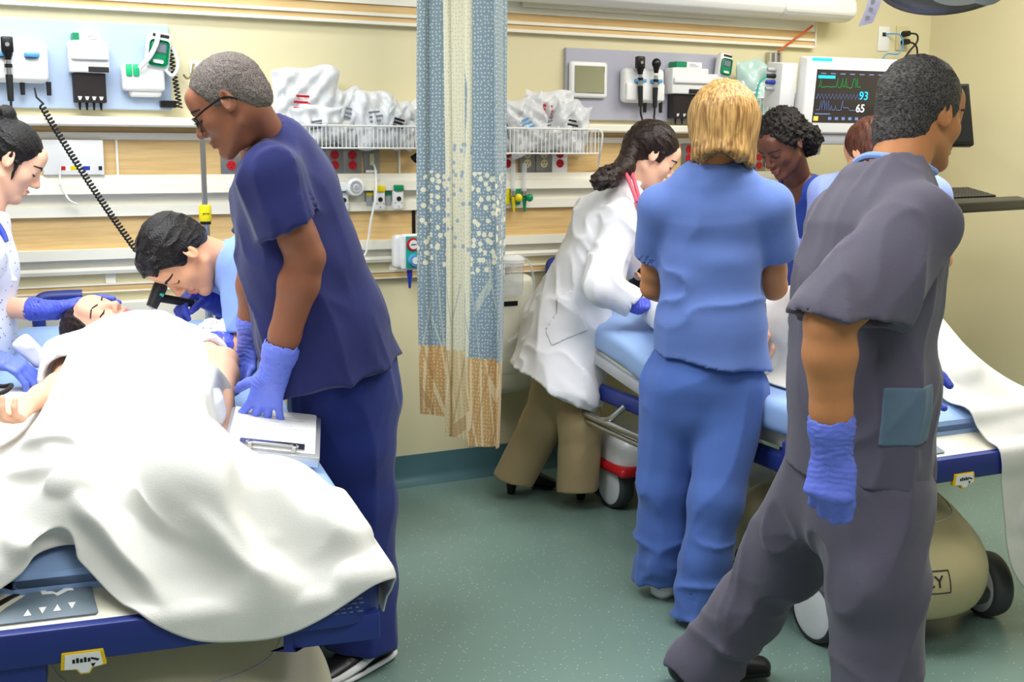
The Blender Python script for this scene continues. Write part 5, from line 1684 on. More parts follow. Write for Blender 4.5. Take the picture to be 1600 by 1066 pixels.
def leg_tube(S, pts, rad, hem_n=None, k=.03, side=None, hollow=True):
    T = Sdf(); T.chain(pts, rad, side, k)
    p, n = np.asarray(pts[-1], float), nrm(np.asarray(pts[-1]) - np.asarray(pts[-2])) if hem_n is None else nrm(hem_n)
    r = rad[-1] if np.isscalar(rad[-1]) else max(rad[-1])
    T.cut(p, n, p - r * 1.9, p + r * 1.9, .002)
    if hollow: T.ec(p - n * .07, p + n * .05, r * .62, r * .8, None, .003, 's')
    S.add(T, k)

def shoe(t, heel, toe, m='shoe_black', sole='shoe_black', h=.075, w=.042, hl=0.0, label=None, trim=None):
    """heel and toe on the floor (centres of the outline)"""
    heel, toe = np.asarray(heel, float), np.asarray(toe, float)
    d = nrm(toe - heel); L = np.linalg.norm(toe - heel)
    s = nrm(np.cross(d, V(0, 0, 1))); up = np.cross(s, d)
    if up[2] < 0: up = -up
    P = lambda a, b, c: heel + d * a * L + s * b + up * c
    S = Sdf()
    S.ec(P(.12, 0, .035 + hl), P(.5, 0, .036 + hl * .6), (w * .8, .033), (w * .88, .034), s, .02)
    S.ec(P(.5, 0, .034 + hl * .5), P(.86, .0, .026), (w * .92, .03), (w * .8, .022), s, .02)
    S.ec(P(.12, 0, .03 + hl), P(.16, 0, h + hl), (w * .78, w * .8), (w * .72, w * .78), s, .02)
    S.ec(P(.3, 0, .05 + hl), P(.5, 0, .05), (w * .66, .03), (w * .6, .024), s, .02)
    S.ec(P(.14, 0, h + .0 + hl), P(.15, 0, h + .03 + hl), w * .55, w * .5, None, .004, 's')
    o = solid('shoe', S, M[m], t, .0045, label=label)
    S = Sdf()
    if hl > .02:
        S.ec(P(.10, 0, .0), P(.12, 0, hl + .02), .016, .026, None, .006)
        S.ec(P(.2, 0, hl + .006), P(.5, 0, .012 + hl * .15), (w * .6, .007), (w * .8, .007), s, .01)
        S.ec(P(.5, 0, .012 + hl * .15), P(.86, 0, .008), (w * .85, .007), (w * .75, .007), s, .01)
        hem_cut(S, P(.1, 0, .001), (0, 0, -1), .1)
    else:
        S.ec(P(.1, 0, .014), P(.5, 0, .014), (w * .9, .014), (w * .92, .014), s, .02)
        S.ec(P(.5, 0, .014), P(.88, 0, .014), (w * .98, .014), (w * .82, .014), s, .02)
    solid('sole', S, M[sole], o, .0045)
    return o, P
# ------------------------------------------------------------------ person: man in navy scrubs with glasses
hair_mat('hair_grey', hexc(124, 114, 108), hexc(74, 66, 63), 300, .8, .35, (1, 1, 1))
def navy_man():
    H = headf(at(359, 162, Y=2.72), -66, -31, .88)
    f, lf = brg(-66), brg(-66 - 90)                     # facing, and his left (towards the camera)
    nb = at(412, 218, Y=2.80)
    C = at(442, 268, Y=2.84)
    shL, shR = C + lf * .185 + V(0, 0, .005), C - lf * .17
    elL = at(478, 402, Y=2.66); wrL = at(428, 586, Y=2.72)
    elR = at(400, 420, Y=3.05); wrR = at(392, 535, Y=3.12)
    pel = at(540, 590, Y=2.92)
    hip = [pel + lf * .09, pel - lf * .09]
    anL = at(562, 985, Y=2.80); anR = anL + f * .02 + V(-.02, .24, 0)
    knL = at(560, 790, Y=2.84); knR = knL + V(-.03, .2, 0)
    J = dict(nb=nb, sh=[shL, shR], el=[elL, elR], wr=[wrL, wrR], pel=pel, hip=hip, kn=[knL, knR], an=[anL, anR], base=V(anL[0], anL[1], 0))
    tip = at(403, 664, Y=2.77)
    hd = nrm(tip - wrL)
    handL = dict(d=hd, palm=V(.25, .85, -.35), thumb_side='L', curls=(.12, .10, .12, .16), spread=2.4, thumb=(.8, .3), k=1.02)
    handR = dict(d=nrm(V(-.15, -.1, -1)), palm=V(-1, -.2, 0), thumb_side='R', curls=(.4, .45, .5, .5), mat='glove_violet')
    t, SH, body = make_person('grey-haired man with glasses in navy scrubs bending over the left stretcher', H, J, 'skin_brown', 1.08, hands=(handL, handR), neck_r=.062)
    features(t, SH, H, 'lip_deep', 'brow_dark')
    # cropped grey hair
    P, A, k = hair_band(H)
    S = Sdf(); S.el(P(-.016, .036, 0), (.101 * k, .0915 * k, .0805 * k), A, 0)
    S.el(P(-.06, -.02, 0), (.05 * k, .05 * k, .058 * k), A, .03)
    S.el(P(.085, -.02, 0), (.062 * k, .098 * k, .12 * k), A, .012, 's')
    S.el(P(.0, -.06, 0), (.055 * k, .062 * k, .12 * k), A, .015, 's')
    S.el(P(-.06, -.115, 0), (.09 * k, .055 * k, .12 * k), A, .015, 's')
    S.disp(lambda Q: .0011 * vnoise(Q * 320) + .0010 * vnoise(Q * 120))
    solid('short_hair', S, M['hair_grey'], t, .0026)
    # spectacles
    g = MB()
    for sg in (1, -1):
        g.tube([P(.100 - .012 * math.sin(a) * 0, -.006 + .0175 * math.sin(a), sg * (.033 + .024 * math.cos(a))) - A[0] * .012 * (abs(math.cos(a)) * (1 if math.cos(a) > 0 else 0)) for a in [2 * math.pi * q / 16 for q in range(16)]], .0022, 6, 1, True)
        g.tube([P(.09, .006, sg * .058), P(.05, .010, sg * .076), P(.0, .012, sg * .081), P(-.02, .004, sg * .083), P(-.035, -.012, sg * .081)], .0024, 6, 4)
    g.tube([P(.102, -.002, -.009), P(.107, .002, 0), P(.102, -.002, .009)], .002, 6, 4)
    gl = g.build('spectacles', M['black_plastic'], t, True)
    # scrub top
    pel2 = at(526, 590, Y=2.90)
    def top(S):
        sd = lf
        S.chain([nb + V(.03, 0, -.045), C + V(.01, 0, -.05), at(470, 400, Y=2.86), at(500, 500, Y=2.88), pel2 + V(.015, 0, -.07)],
                [(.125, .085), (.19, .125), (.195, .150), (.21, .172), (.235, .195)], sd, .04)
        S.ec(nb + V(.035, 0, -.04), shL + V(0, 0, -.005), .062, .070, None, .05)
        S.ec(nb + V(.035, 0, -.04), shR, .06, .068, None, .05)
        sleeve(S, shL + V(0, 0, -.005), elL + V(0, 0, 0), .60, .074, .086)
        sleeve(S, shR, elR, .7, .074, .08)
        p0, p1 = at(430, 617, Y=2.75), at(632, 556, Y=2.78)
        n = nrm(np.cross(p1 - p0, V(.35, .93, 0))); n = n if n[2] < 0 else -n
        S.cut(at(530, 588, Y=2.8), n, pel2 - .5, pel2 + .5, .002)
        # side vent and neckline
        S.ec(nb + V(-.03, .01, .06), nb + V(.0, 0, -.035), (.075, .07), (.07, .066), None, .004, 's')
    garment('scrub_top', t, 'scrub_navy', top, [folds(.015, 7, V(.35, -.1, -1), 4, 2.0), folds(.007, 15, V(.5, 0, -1), 3, 7.0)])
    # side seam and sleeve seam as fine ridges
    def pants(S):
        sd = lf
        S.chain([pel + V(0, 0, .06), pel + V(.0, 0, -.06)], [(.17, .13), (.185, .14)], sd, .04)
        for hp, kn, an in zip(hip, (knL, knR), (anL, anR)):
            leg_tube(S, [hp, hp * .5 + kn * .5, kn, kn * .4 + an * .6, an + V(.0, 0, -.04)], [.115, .108, .098, .094, .098], (0, 0, -1))
    garment('scrub_trousers', t, 'scrub_navy_dark', pants, [folds(.015, 6, V(.1, 0, 1), 5, 4.0), folds(.005, 14, V(.3, 0, 1), 3, 9.0, lambda Q: .4 + .6 * sstep(.4, .1, Q[:, 2]))])
    # sports shoe in view, the other behind
    heel = at(606, 1022, z=.0); toe = at(520, 1066, z=.0)
    d = nrm(toe - heel); toe = heel + d * .29
    o, Q = shoe(t, heel, toe, 'shoe_black', 'shoe_black', .07, .047)
    s2 = Sdf()
    v, q = None, None
    b = MB()
    for off in (.0385,):
        side_ = 1 if (Q(.5, 1, 0) - Q(.5, 0, 0))[1] < 0 else -1
        pts = [Q(.02, .030 * side_, .060), Q(.14, .040 * side_, .070), Q(.32, .0425 * side_, .052), Q(.55, .045 * side_, .036), Q(.8, .041 * side_, .026), Q(.96, .022 * side_, .022)]
        b.tube(pts, lambda u: .0075 + .003 * math.sin(math.pi * u), 8, 6)
        pts = [Q(-.03, .0, .02), Q(.05, .038 * side_, .016), Q(.4, .0455 * side_, .012), Q(.75, .045 * side_, .012), Q(.98, .02 * side_, .012)]
        b.tube(pts, .007, 8, 6)
    b.build('white_stripe', M['shoe_white'], o, True, label='white stripe along the side')
    shoe(t, heel + V(-.05, .22, 0), toe + V(-.05, .22, 0), 'shoe_black', 'shoe_black', .07, .046)
navy_man()
# ------------------------------------------------------------------ people at the left stretcher
hair_mat('hair_black', hexc(30, 26, 28), hexc(12, 10, 11), 160, .35, .35, (1, .25, 1))
hair_mat('hair_dark_brown', hexc(46, 30, 26), hexc(22, 14, 12), 160, .38, .35, (1, 1, .15))
hair_mat('hair_brown', hexc(104, 60, 44), hexc(64, 36, 28), 160, .45, .3, (1, 1, .15))
hair_mat('hair_blond', hexc(196, 156, 96), hexc(122, 86, 48), 150, .4, .4, (1, 1, .08))
hair_mat('hair_curly', hexc(34, 26, 24), hexc(14, 10, 10), 120, .5, .6, (1, 1, 1))
hair_mat('hair_pepper', hexc(92, 88, 86), hexc(28, 26, 26), 260, .6, .4, (1, .4, 1))

def young_doctor():
    f = nrm(V(-.34, -.14, -.93)); u = nrm(V(-.93, -.10, .36))
    H = dict(c=at(281, 399, Y=3.45), f=f, u=u, s=.98)
    nb = at(350, 410, Y=3.50)
    C = at(392, 425, Y=3.56)
    shL, shR = at(384, 415, Y=3.40), at(388, 425, Y=3.73)
    elL, wrL = at(389, 548, Y=3.36), at(322, 532, Y=3.36)
    elR, wrR = at(388, 490, Y=3.66), at(322, 466, Y=3.58)
    pel = V(1.10, 3.68, .86)
    J = dict(nb=nb, sh=[shL, shR], el=[elL, elR], wr=[wrL, wrR], pel=pel, hip=[pel + V(-.02, -.09, 0), pel + V(.02, .09, 0)],
             kn=[V(1.12, 3.60, .46), V(1.14, 3.78, .46)], an=[V(1.13, 3.60, .09), V(1.15, 3.78, .09)], base=V(1.13, 3.69, 0))
    hR = dict(d=nrm(at(255, 461, Y=3.50) - wrR), palm=V(-.25, -.5, -.8), thumb_side='R', curls=(.75, .85, .95, 1.0), spread=.7, thumb=(.35, .5), k=.98, mat='glove_deep')
    hL = dict(d=nrm(V(-1, -.1, -.1)), palm=V(0, 0, -1), thumb_side='L', curls=(.3, .35, .4, .4), mat='glove_deep')
    t, SH, body = make_person('young black-haired man in light blue scrubs peering through an otoscope', H, J, 'skin_tan', 1.0, hands=(hL, hR))
    features(t, SH, H, 'lip_pink', 'brow_dark', brow_w=1.2)
    P, A, k = hair_band(H)
    S = Sdf(); S.el(P(-.014, .040, 0), (.106 * k, .095 * k, .084 * k), A, 0)
    S.el(P(-.06, -.01, 0), (.05 * k, .055 * k, .06 * k), A, .03)
    for j in range(9):
        a = (j - 4) / 4
        S.ec(P(.05, .105 - .02 * abs(a), .055 * a), P(.088, .085 - .02 * abs(a), .06 * a), .016 * k, .005 * k, None, .014)
    S.el(P(.088, -.022, 0), (.062 * k, .082 * k, .12 * k), A, .012, 's')
    S.el(P(.0, -.055, 0), (.042 * k, .060 * k, .12 * k), A, .012, 's')
    S.el(P(-.06, -.12, 0), (.09 * k, .055 * k, .12 * k), A, .015, 's')
    S.disp(folds(.004, 55, A[0] * .8 + A[1] * .5, 5, 3.0))
    solid('short_hair', S, M['hair_black'], t, .0028)
    def top(S):
        S.chain([nb + V(.03, .01, -.02), C + V(.05, 0, -.03), V(.95, 3.62, 1.02), pel], [(.11, .085), (.175, .12), (.17, .125), (.19, .14)], V(0, 1, 0), .04)
        for sh in (shL, shR): S.ec(nb + V(.04, 0, -.02), sh, .06, .068, None, .05)
        sleeve(S, shL, elL, .80, .076, .074); sleeve(S, shR, elR, .8, .074, .074)
        S.ec(nb + V(-.07, 0, .0), nb + V(.01, 0, 0), .078, .066, None, .004, 's')
    g = garment('scrub_top', t, 'scrub_light', top, [folds(.008, 9, V(.2, 0, 1), 4, 1.0), folds(.004, 22, V(.3, 0, 1), 3, 6.0)])
    e = shL + (elL - shL) * .80; dd = nrm(elL - shL)
    b = MB(); c = e - dd * .012 - nrm(V(0.15, 1, 0)) * .0735 + V(.02, 0, 0)
    b.box(c - V(.034, .004, .011), c + V(.034, .004, .011), .002)
    b.build('sleeve_tab', M['label_grey'], t, True, label='grey tab on the sleeve hem')
    def pants(S):
        S.ec(pel + V(0, 0, .05), pel + V(0, 0, -.06), (.18, .14), (.185, .14), V(0, 1, 0), .04)
        for hp, kn, an in zip(J['hip'], J['kn'], J['an']): leg_tube(S, [hp, kn, an + V(0, 0, -.03)], [.11, .095, .095], (0, 0, -1))
    garment('scrub_trousers', t, 'scrub_light', pants, [folds(.008, 7, V(0, 0, 1), 4, 4.0)], .009)
    for an in J['an']: shoe(t, an * V(1, 1, 0) + V(.06, 0, 0), an * V(1, 1, 0) + V(-.21, -.02, 0))
    # the otoscope he holds, with its coiled cord up to the wall unit
    hp = at(244, 464, Y=3.46); hq = at(300, 474, Y=3.50)
    o = thing('otoscope', 'black otoscope held by the young man, its coiled cord running up to the wall', 'otoscope', hp)
    top_, bot = at(250, 449, Y=3.45), at(237, 480, Y=3.44)
    dd = nrm(bot - top_)
    MB().cyl(top_, bot, .021, .0165, 20).sph(top_, .021).build('instrument_head', M['dark_plastic'], o, True)
    MB().cyl(bot, bot + dd * .022, .007, .004, 14).build('speculum', M['clear_plastic'], o, True)
    MB().cyl(top_ + V(0, -.019, -.02), top_ + V(0, -.0215, -.022), .007, n=12).build('window', M['teal_plastic'], o)
    MB().cyl((top_ + bot) / 2, hq, .013, .012, 16).build('handle', M['black_rubber'], o, True)
    a = at(65, 165, Y=4.20); bq = at(214, 392, Y=3.9)
    cr = coil(a, bq, .015, .0085, 46, 9)
    pts = [at(54, 138, Y=4.24), at(57, 152, Y=4.22)] + cr + [at(225, 402, Y=3.86), at(262, 430, Y=3.75), at(300, 480, Y=3.66), hq]
    MB().tube(pts, .0034, 6, 1).build('coiled_cord', M['black_rubber'], o, True)
young_doctor()

def nurse():
    H = headf(at(16, 250, Y=3.86), 90, -33, .93)
    nb = at(-22, 335, Y=3.86); C = at(-40, 388, Y=3.86)
    shL, shR = C + V(.01, .15, 0), C + V(.01, -.15, 0)
    elL, wrL = at(-34, 478, Y=3.84), at(84, 485, Y=3.72)
    elR, wrR = at(-90, 520, Y=3.58), at(-12, 560, Y=3.46)
    pel = at(-62, 640, Y=3.86)
    J = dict(nb=nb, sh=[shL, shR], el=[elL, elR], wr=[wrL, wrR], pel=pel, hip=[pel + V(0, .09, 0), pel + V(0, -.09, 0)],
             kn=[pel + V(.02, .1, -.38), pel + V(.02, -.1, -.38)], an=[V(pel[0], pel[1] + .1, .09), V(pel[0], pel[1] - .1, .09)], base=V(pel[0], pel[1], 0))
    hL = dict(d=nrm(at(165, 462, Y=3.70) - wrL), palm=V(.15, -.45, -1), thumb_side='L', curls=(.16, .2, .24, .3), spread=.8, thumb=(.5, .25), mat='glove_deep', k=1.0)
    hR = dict(d=nrm(V(.85, -.2, -.35)), palm=V(.15, .2, -1), thumb_side='R', curls=(.5, .55, .6, .6), thumb=(.4, .3), mat='glove_violet')
    t, SH, body = make_person('black-haired woman in a white tunic at the left edge holding the patient head', H, J, 'skin_fair', .88, True, .05, hands=(hL, hR))
    features(t, SH, H)
    P, A, k = hair_band(H)
    S = Sdf(); S.el(P(-.018, .036, 0), (.103 * k, .0935 * k, .084 * k), A, 0)
    S.el(P(.088, -.020, 0), (.064 * k, .085 * k, .13 * k), A, .012, 's')
    S.el(P(-.004, -.06, 0), (.036 * k, .062 * k, .12 * k), A, .014, 's')
    S.el(P(-.05, -.14, 0), (.09 * k, .055 * k, .12 * k), A, .015, 's')
    S.el(P(-.082, .118, 0), (.036 * k, .034 * k, .036 * k), A, .012)
    S.ec(P(.018, .0, .074), P(.03, -.055, .066), .007, .003, None, .006); S.ec(P(.018, .0, -.074), P(.03, -.055, -.066), .007, .003, None, .006)
    S.disp(folds(.0025, 70, A[0] * .8 - A[1] * .4, 6, 5.0))
    solid('tied_hair', S, M['hair_black'], t, .0028)
    def top(S):
        S.chain([nb + V(-.01, 0, -.03), C + V(-.0, 0, -.05), at(-42, 520, Y=3.86), pel + V(.0, 0, .05), pel + V(-.01, 0, -.16)], [(.11, .075), (.155, .115), (.15, .112), (.17, .132), (.185, .14)], V(0, 1, 0), .04)
        for sh, el in ((shL, elL), (shR, elR)):
            S.ec(nb + V(-.01, 0, -.02), sh, .05, .056, None, .04); sleeve(S, sh, el, .75, .064, .066)
        S.ec(nb + V(.02, 0, .05), nb + V(0, 0, -.01), .07, .06, None, .004, 's')
    mt = M['tunic_white']; nt = mt.node_tree
    vo = nt.nodes.new('ShaderNodeTexVoronoi'); vo.inputs['Scale'].default_value = 55
    tc = nt.nodes.new('ShaderNodeTexCoord'); nt.links.new(tc.outputs['Object'], vo.inputs['Vector'])
    lt = nt.nodes.new('ShaderNodeMath'); lt.operation = 'LESS_THAN'; lt.inputs[1].default_value = .2; nt.links.new(vo.outputs['Distance'], lt.inputs[0])
    mx = nt.nodes.new('ShaderNodeMix'); mx.data_type = 'RGBA'; mx.inputs['A'].default_value = (*hexc(230, 234, 248), 1); mx.inputs['B'].default_value = (*hexc(150, 156, 190), 1)
    nt.links.new(lt.outputs[0], mx.inputs['Factor']); nt.links.new(mx.outputs['Result'], nt.nodes['Principled BSDF'].inputs['Base Color'])
    garment('print_tunic', t, 'tunic_white', top, [folds(.006, 9, V(0, 0, 1), 4, 2.0)])
    def pants(S):
        S.ec(pel + V(0, 0, .02), pel + V(0, 0, -.06), (.165, .125), (.17, .13), V(0, 1, 0), .04)
        for hp, kn, an in zip(J['hip'], J['kn'], J['an']): leg_tube(S, [hp, kn, an + V(0, 0, -.03)], [.10, .085, .085], (0, 0, -1))
    garment('trousers', t, 'scrub_light', pants, [folds(.008, 7, V(0, 0, 1), 4, 4.0)], .010)
    for an in J['an']: shoe(t, an * V(1, 1, 0) + V(-.06, 0, 0), an * V(1, 1, 0) + V(.18, 0, 0), 'shoe_white', 'shoe_white')
    # lanyard with a badge reel
    a = at(-2, 352, Y=3.72)
    o = thing('badge_lanyard', 'blue lanyard clip with a clear cord and white end hanging on the white tunic', 'lanyard', at(21, 437, Y=3.70))
    MB().tube([at(-12, 340, Y=3.73), at(2, 362, Y=3.72), at(8, 378, Y=3.71)], .011, 8).build('strap', M['blue_plastic'], o, True)
    MB().tube([at(8, 378, Y=3.71), at(14, 405, Y=3.70), at(20, 432, Y=3.70)], .003, 6).build('clear_cord', M['clear_plastic'], o, True)
    MB().sph(at(22, 437, Y=3.70), .009).cyl(at(18, 428, Y=3.70), at(22, 437, Y=3.70), .004, .005).build('end_bead', M['white_plastic'], o, True)
    # folded white gauze she holds
    S = Sdf(); S.rbox(at(50, 549, Y=3.50), (.026, .014, .05), (V(.75, 0, .65), V(0, 1, 0), V(-.65, 0, .75)), .012, 0); S.disp(folds(.006, 24, V(.3, 0, 1), 2, 4.0))
    g = solid('gauze_pad', S, M['gown_white'], None, .004)
    tag(g, 'folded white gauze pad held up beside the glove at the left edge', 'gauze')
nurse()

def patient_one():
    f = nrm(V(.10, -.48, .87)); u = nrm(V(-.84, .42, .33))
    H = dict(c=at(159, 515, Y=3.64), f=f, u=u, s=.97)
    zt = lambda l: B1.zt + B1.zoff(l)
    nb = B1.P(-.03, 1.50, zt(1.5) + .095)
    C = B1.P(-.0, 1.36, zt(1.36) + .10)
    shL, shR = B1.P(.165, 1.36, zt(1.36) + .085), B1.P(-.19, 1.38, zt(1.38) + .085)
    elL = at(350, 566, Y=3.08); wrL = B1.P(.17, .72, zt(.7) + .07)
    elR = B1.P(-.27, 1.12, zt(1.1) + .06)
    elR = at(108, 600, Y=3.22); wrR = at(40, 634, Y=3.02)
    pel = B1.P(0, .86, zt(.86) + .10)
    J = dict(nb=nb, sh=[shL, shR], el=[elL, elR], wr=[wrL, wrR], pel=pel, hip=[pel + B1.rv * .09, pel - B1.rv * .09],
             kn=[B1.P(.11, .46, zt(.4) + .12), B1.P(-.12, .46, zt(.4) + .12)], an=[B1.P(.10, .22, zt(0) + .06), B1.P(-.12, .22, zt(0) + .06)], base=pel)
    hR = dict(bare=True, d=nrm(at(14, 655, Y=2.96) - wrR), palm=V(-.1, -.35, .9), thumb_side='R', curls=(.55, .65, .7, .75), spread=.8, thumb=(.7, .3), k=.95)
    hL = dict(bare=True, d=nrm(-B1.lv), palm=V(0, 0, -1), thumb_side='L', curls=(.2, .2, .2, .2), k=.95)
    t, SH, body = make_person('woman lying on the left stretcher with closed eyes, white gown and sheet over her', H, J, 'skin_fair', .92, True, .05, hands=(hL, hR))
    features(t, SH, H, brow_w=.65)
    P, A, k = hair_band(H)
    S = Sdf(); S.el(P(-.02, .034, 0), (.100 * k, .093 * k, .083 * k), A, 0)
    S.el(P(.088, -.020, 0), (.066 * k, .086 * k, .13 * k), A, .010, 's')
    S.ec(P(-.03, .0, .07), P(-.02, -.09, .078), .030 * k, .02 * k, None, .02); S.ec(P(-.03, .0, -.07), P(-.02, -.09, -.078), .030 * k, .02 * k, None, .02)
    S.el(P(-.09, .03, 0), (.03, .09, .09), A, .02)
    S.disp(folds(.003, 60, A[1], 6, 5.0))
    solid('dark_hair', S, M['hair_dark_brown'], t, .003)
    def gown(S):
        sd = B1.rv
        S.chain([nb + V(0, 0, -.03), C + V(0, 0, .0), B1.P(0, 1.1, zt(1.1) + .11), B1.P(0, .7, zt(.7) + .11)], [(.12, .07), (.175, .118), (.175, .122), (.19, .125)], sd, .05)
        for sg in (1, -1): S.el(B1.P(.075 * sg, 1.20, zt(1.2) + .17), (.075, .085, .055), (sd, B1.lv, V(0, 0, 1)), .05)
        S.chain([at(172, 545, Y=3.52), at(212, 530, Y=3.48), at(250, 540, Y=3.44)], [.05, .055, .05], None, .05)
        S.ec(nb + V(0, 0, -.01), shL, .055, .066, None, .05); S.ec(nb + V(0, 0, -.01), shR, .055, .066, None, .05)
        sleeve(S, shR, elR, .85, .07, .082); sleeve(S, shL, elL, .35, .07, .075)
        S.ec(nb + B1.lv * .09 + V(0, 0, .03), nb + B1.lv * .0, .07, .058, None, .004, 's')
    garment('hospital_gown', t, 'gown_white', gown, [folds(.008, 10, B1.lv, 3, 3.0), folds(.004, 25, B1.rv + V(0, 0, .3), 2, 8.0)], .006)
patient_one()
# crumpled gown cloth beside the patient's shoulder, blue cuff hose at the left edge
S = Sdf(); c = at(330, 528, Y=3.40)
S.el(c, (.055, .05, .045), None, 0); S.el(c + V(-.04, -.03, .01), (.05, .05, .03), None, .03); S.disp(folds(.022, 17, V(.5, .2, 1), 2.0, 3.0)); S.disp(folds(.008, 40, V(.5, .2, 1), 2, 9.0))
o = solid('crumpled_cloth', S, M['tunic_white'], None, .004)
tag(o, 'crumpled patterned cloth beside the elbow of the young man in light blue', 'cloth')
o = MB().tube([at(-20, 600, Y=3.3), at(4, 604, Y=3.28), at(18, 602, Y=3.25), at(8, 612, Y=3.2), at(-20, 622, Y=3.15)], .006, 8).build('cuff_hose', M['black_rubber'], smooth=True)
tag(o, 'dark hose loop lying on the stretcher at the left edge', 'hose')
# ------------------------------------------------------------------ people at the right stretcher
def white_coat():
    H = headf(at(1018, 243, Y=3.70), 110, -32, .97)
    nb = at(978, 300, Y=3.74); C = at(955, 338, Y=3.76)
    f = brg(110); rt = brg(200)
    shR, shL = C + rt * .165, C - rt * .165
    elR, wrR = at(938, 446, Y=3.56), at(996, 478, Y=3.52)
    elL, wrL = at(1010, 420, Y=3.92), at(1050, 450, Y=3.85)
    pel = at(885, 515, Y=3.86)
    aB, aF = at(800, 752, Y=3.98), at(905, 775, Y=3.74)
    J = dict(nb=nb, sh=[shL, shR], el=[elL, elR], wr=[wrL, wrR], pel=pel, hip=[pel - rt * .08, pel + rt * .08], kn=[at(908, 660, Y=3.74), at(848, 660, Y=3.92)], an=[aF + V(0, 0, .07), aB + V(.01, 0, .05)], base=V(2.15, 3.87, 0))
    hR = dict(d=nrm(at(1036, 474, Y=3.46) - wrR), palm=V(0, .35, -1), thumb_side='R', curls=(.22, .28, .34, .4), spread=1.0, thumb=(.35, .2), mat='glove_deep', k=.95)
    hL = dict(d=nrm(V(.8, -.3, -.5)), palm=V(0, 0, -1), thumb_side='L', mat='glove_deep', k=.95)
    t, SH, body = make_person('dark-haired woman doctor in a white coat and khaki trousers bending over the right stretcher', H, J, 'skin_fair', .92, True, .05, hands=(hL, hR))
    features(t, SH, H)
    P, A, k = hair_band(H)
    S = Sdf(); S.el(P(-.02, .037, 0), (.106 * k, .096 * k, .087 * k), A, 0)
    S.el(P(.088, -.026, 0), (.064 * k, .088 * k, .13 * k), A, .012, 's')
    S.el(P(.008, -.075, 0), (.040 * k, .066 * k, .12 * k), A, .016, 's')
    S.ec(P(.02, .02, .078), P(.024, -.012, .074), .008, .003, None, .01)
    S.chain([P(-.085, -.01, 0), at(975, 262, Y=3.66), at(955, 275, Y=3.62), at(938, 282, Y=3.61), at(930, 290, Y=3.6)], [.036, .034, .034, .028, .012], None, .03)
    S.disp(folds(.0035, 55, A[0] - A[1] * .3, 6, 5.0))
    Pc = np.asarray(at(940, 280, Y=3.61), np.float32)
    S.disp(lambda Q: .012 * vnoise(Q * 60) * sstep(.10, .03, np.linalg.norm(Q - Pc, axis=1)))
    solid('ponytail_hair', S, M['hair_dark_brown'], t, .003)
    MB().sph(P(-.004, -.036, .082), .0035).build('earring', M['steel'], t, True)
    def coat(S):
        S.chain([nb + V(-.02, 0, -.03), C + V(-.02, 0, -.04), at(918, 420, Y=3.80), pel, at(868, 600, Y=3.86)], [(.11, .08), (.165, .125), (.155, .13), (.185, .16), (.245, .205)], rt, .05)
        S.ec(nb, shR, .05, .062, None, .04); S.ec(nb, shL, .05, .062, None, .04)
        T = Sdf(); T.ec(shR, elR, .068, .066, None, 0); T.ec(elR, wrR + nrm(wrR - elR) * .01, .064, .052, None, .03)
        d = nrm(wrR - elR); e = wrR - d * .02
        T.cut(e, d, e - .09, e + .09, .002); T.ec(e - d * .05, e + d * .04, .036, .044, None, .002, 's'); S.add(T, .03)
        T = Sdf(); T.ec(shL, elL, .068, .062, None, 0); T.ec(elL, wrL, .060, .05, None, .03); S.add(T, .03)
        p0, p1 = at(804, 574, Y=3.80), at(908, 634, Y=3.72)
        n = nrm(np.cross(p1 - p0, V(.4, .9, -.1))); n = n if n[2] < 0 else -n
        S.cut(p1, n, pel - .6, pel + .6, .002)
        S.ec(nb + f * .04 + V(0, 0, .07), nb + f * .0 + V(0, 0, -.02), (.062, .07), (.05, .05), rt, .004, 's')
    g = garment('white_coat', t, 'coat_white', coat, [folds(.016, 7, V(.5, 0, -1), 4, 2.0), folds(.008, 15, V(.6, 0, -1), 3, 7.0)], .0065)
    # patch pocket of the coat
    S = Sdf(); coat(S); R = Sdf(); R.rbox(at(882, 505, Y=3.62), (.075, .12, .08), (nrm(V(.8, -.35, .35)), V(.35, .9, 0), nrm(V(-.35, .1, .85))), .006, 0)
    S.disp(folds(.016, 7, V(.5, 0, -1), 4, 2.0)); S.disp(folds(.008, 15, V(.6, 0, -1), 3, 7.0))
    v, q = S.arrays(.005, *R.bounds(), region=R, off=.0035)
    if len(v): put('patch_pocket', mesh_np('patch_pocket', v, q), M['coat_white'], t)
    # collar and shirt edge
    b = MB()
    b.tube([nb + f * .05 + V(0, 0, .045) - rt * .02, nb + rt * .055 + f * .03 + V(0, 0, .03), nb + rt * .06 - f * .03 + V(0, 0, .02), nb - f * .07 + V(0, 0, .03)], .014, 8)
    b.build('collar', M['coat_white'], t, True)
    def pants(S):
        S.ec(pel + V(0, 0, .03), pel + V(0, 0, -.08), (.15, .12), (.165, .13), rt, .04)
        leg_tube(S, [J['hip'][1], J['kn'][1], aB + V(.0, 0, .005)], [.10, .082, .078], nrm(V(-.25, .1, -1)))
        leg_tube(S, [J['hip'][0], J['kn'][0], aF + V(0, 0, .025)], [.10, .086, .080], (0, 0, -1))
    garment('khaki_trousers', t, 'khaki', pants, [folds(.008, 6, V(.1, 0, 1), 5, 4.0), folds(.004, 14, V(.2, 0, 1), 3, 9.0)])
    hb = at(790, 772, z=.0); tb = at(866, 764, z=.0)
    shoe(t, hb, hb + nrm(tb - hb) * .23, 'shoe_black', 'shoe_black', .06, .034, .055)
    hf = at(898, 780, z=0.0); tf = at(950, 786, z=0.0)
    shoe(t, hf, hf + nrm(V(.75, -.6, 0)) * .23, 'shoe_black', 'shoe_black', .06, .034, .055)
    # pink stethoscope round the neck
    o = thing('stethoscope', 'pink stethoscope hanging round the neck of the doctor in the white coat', 'stethoscope', at(1004, 388, Y=3.58))
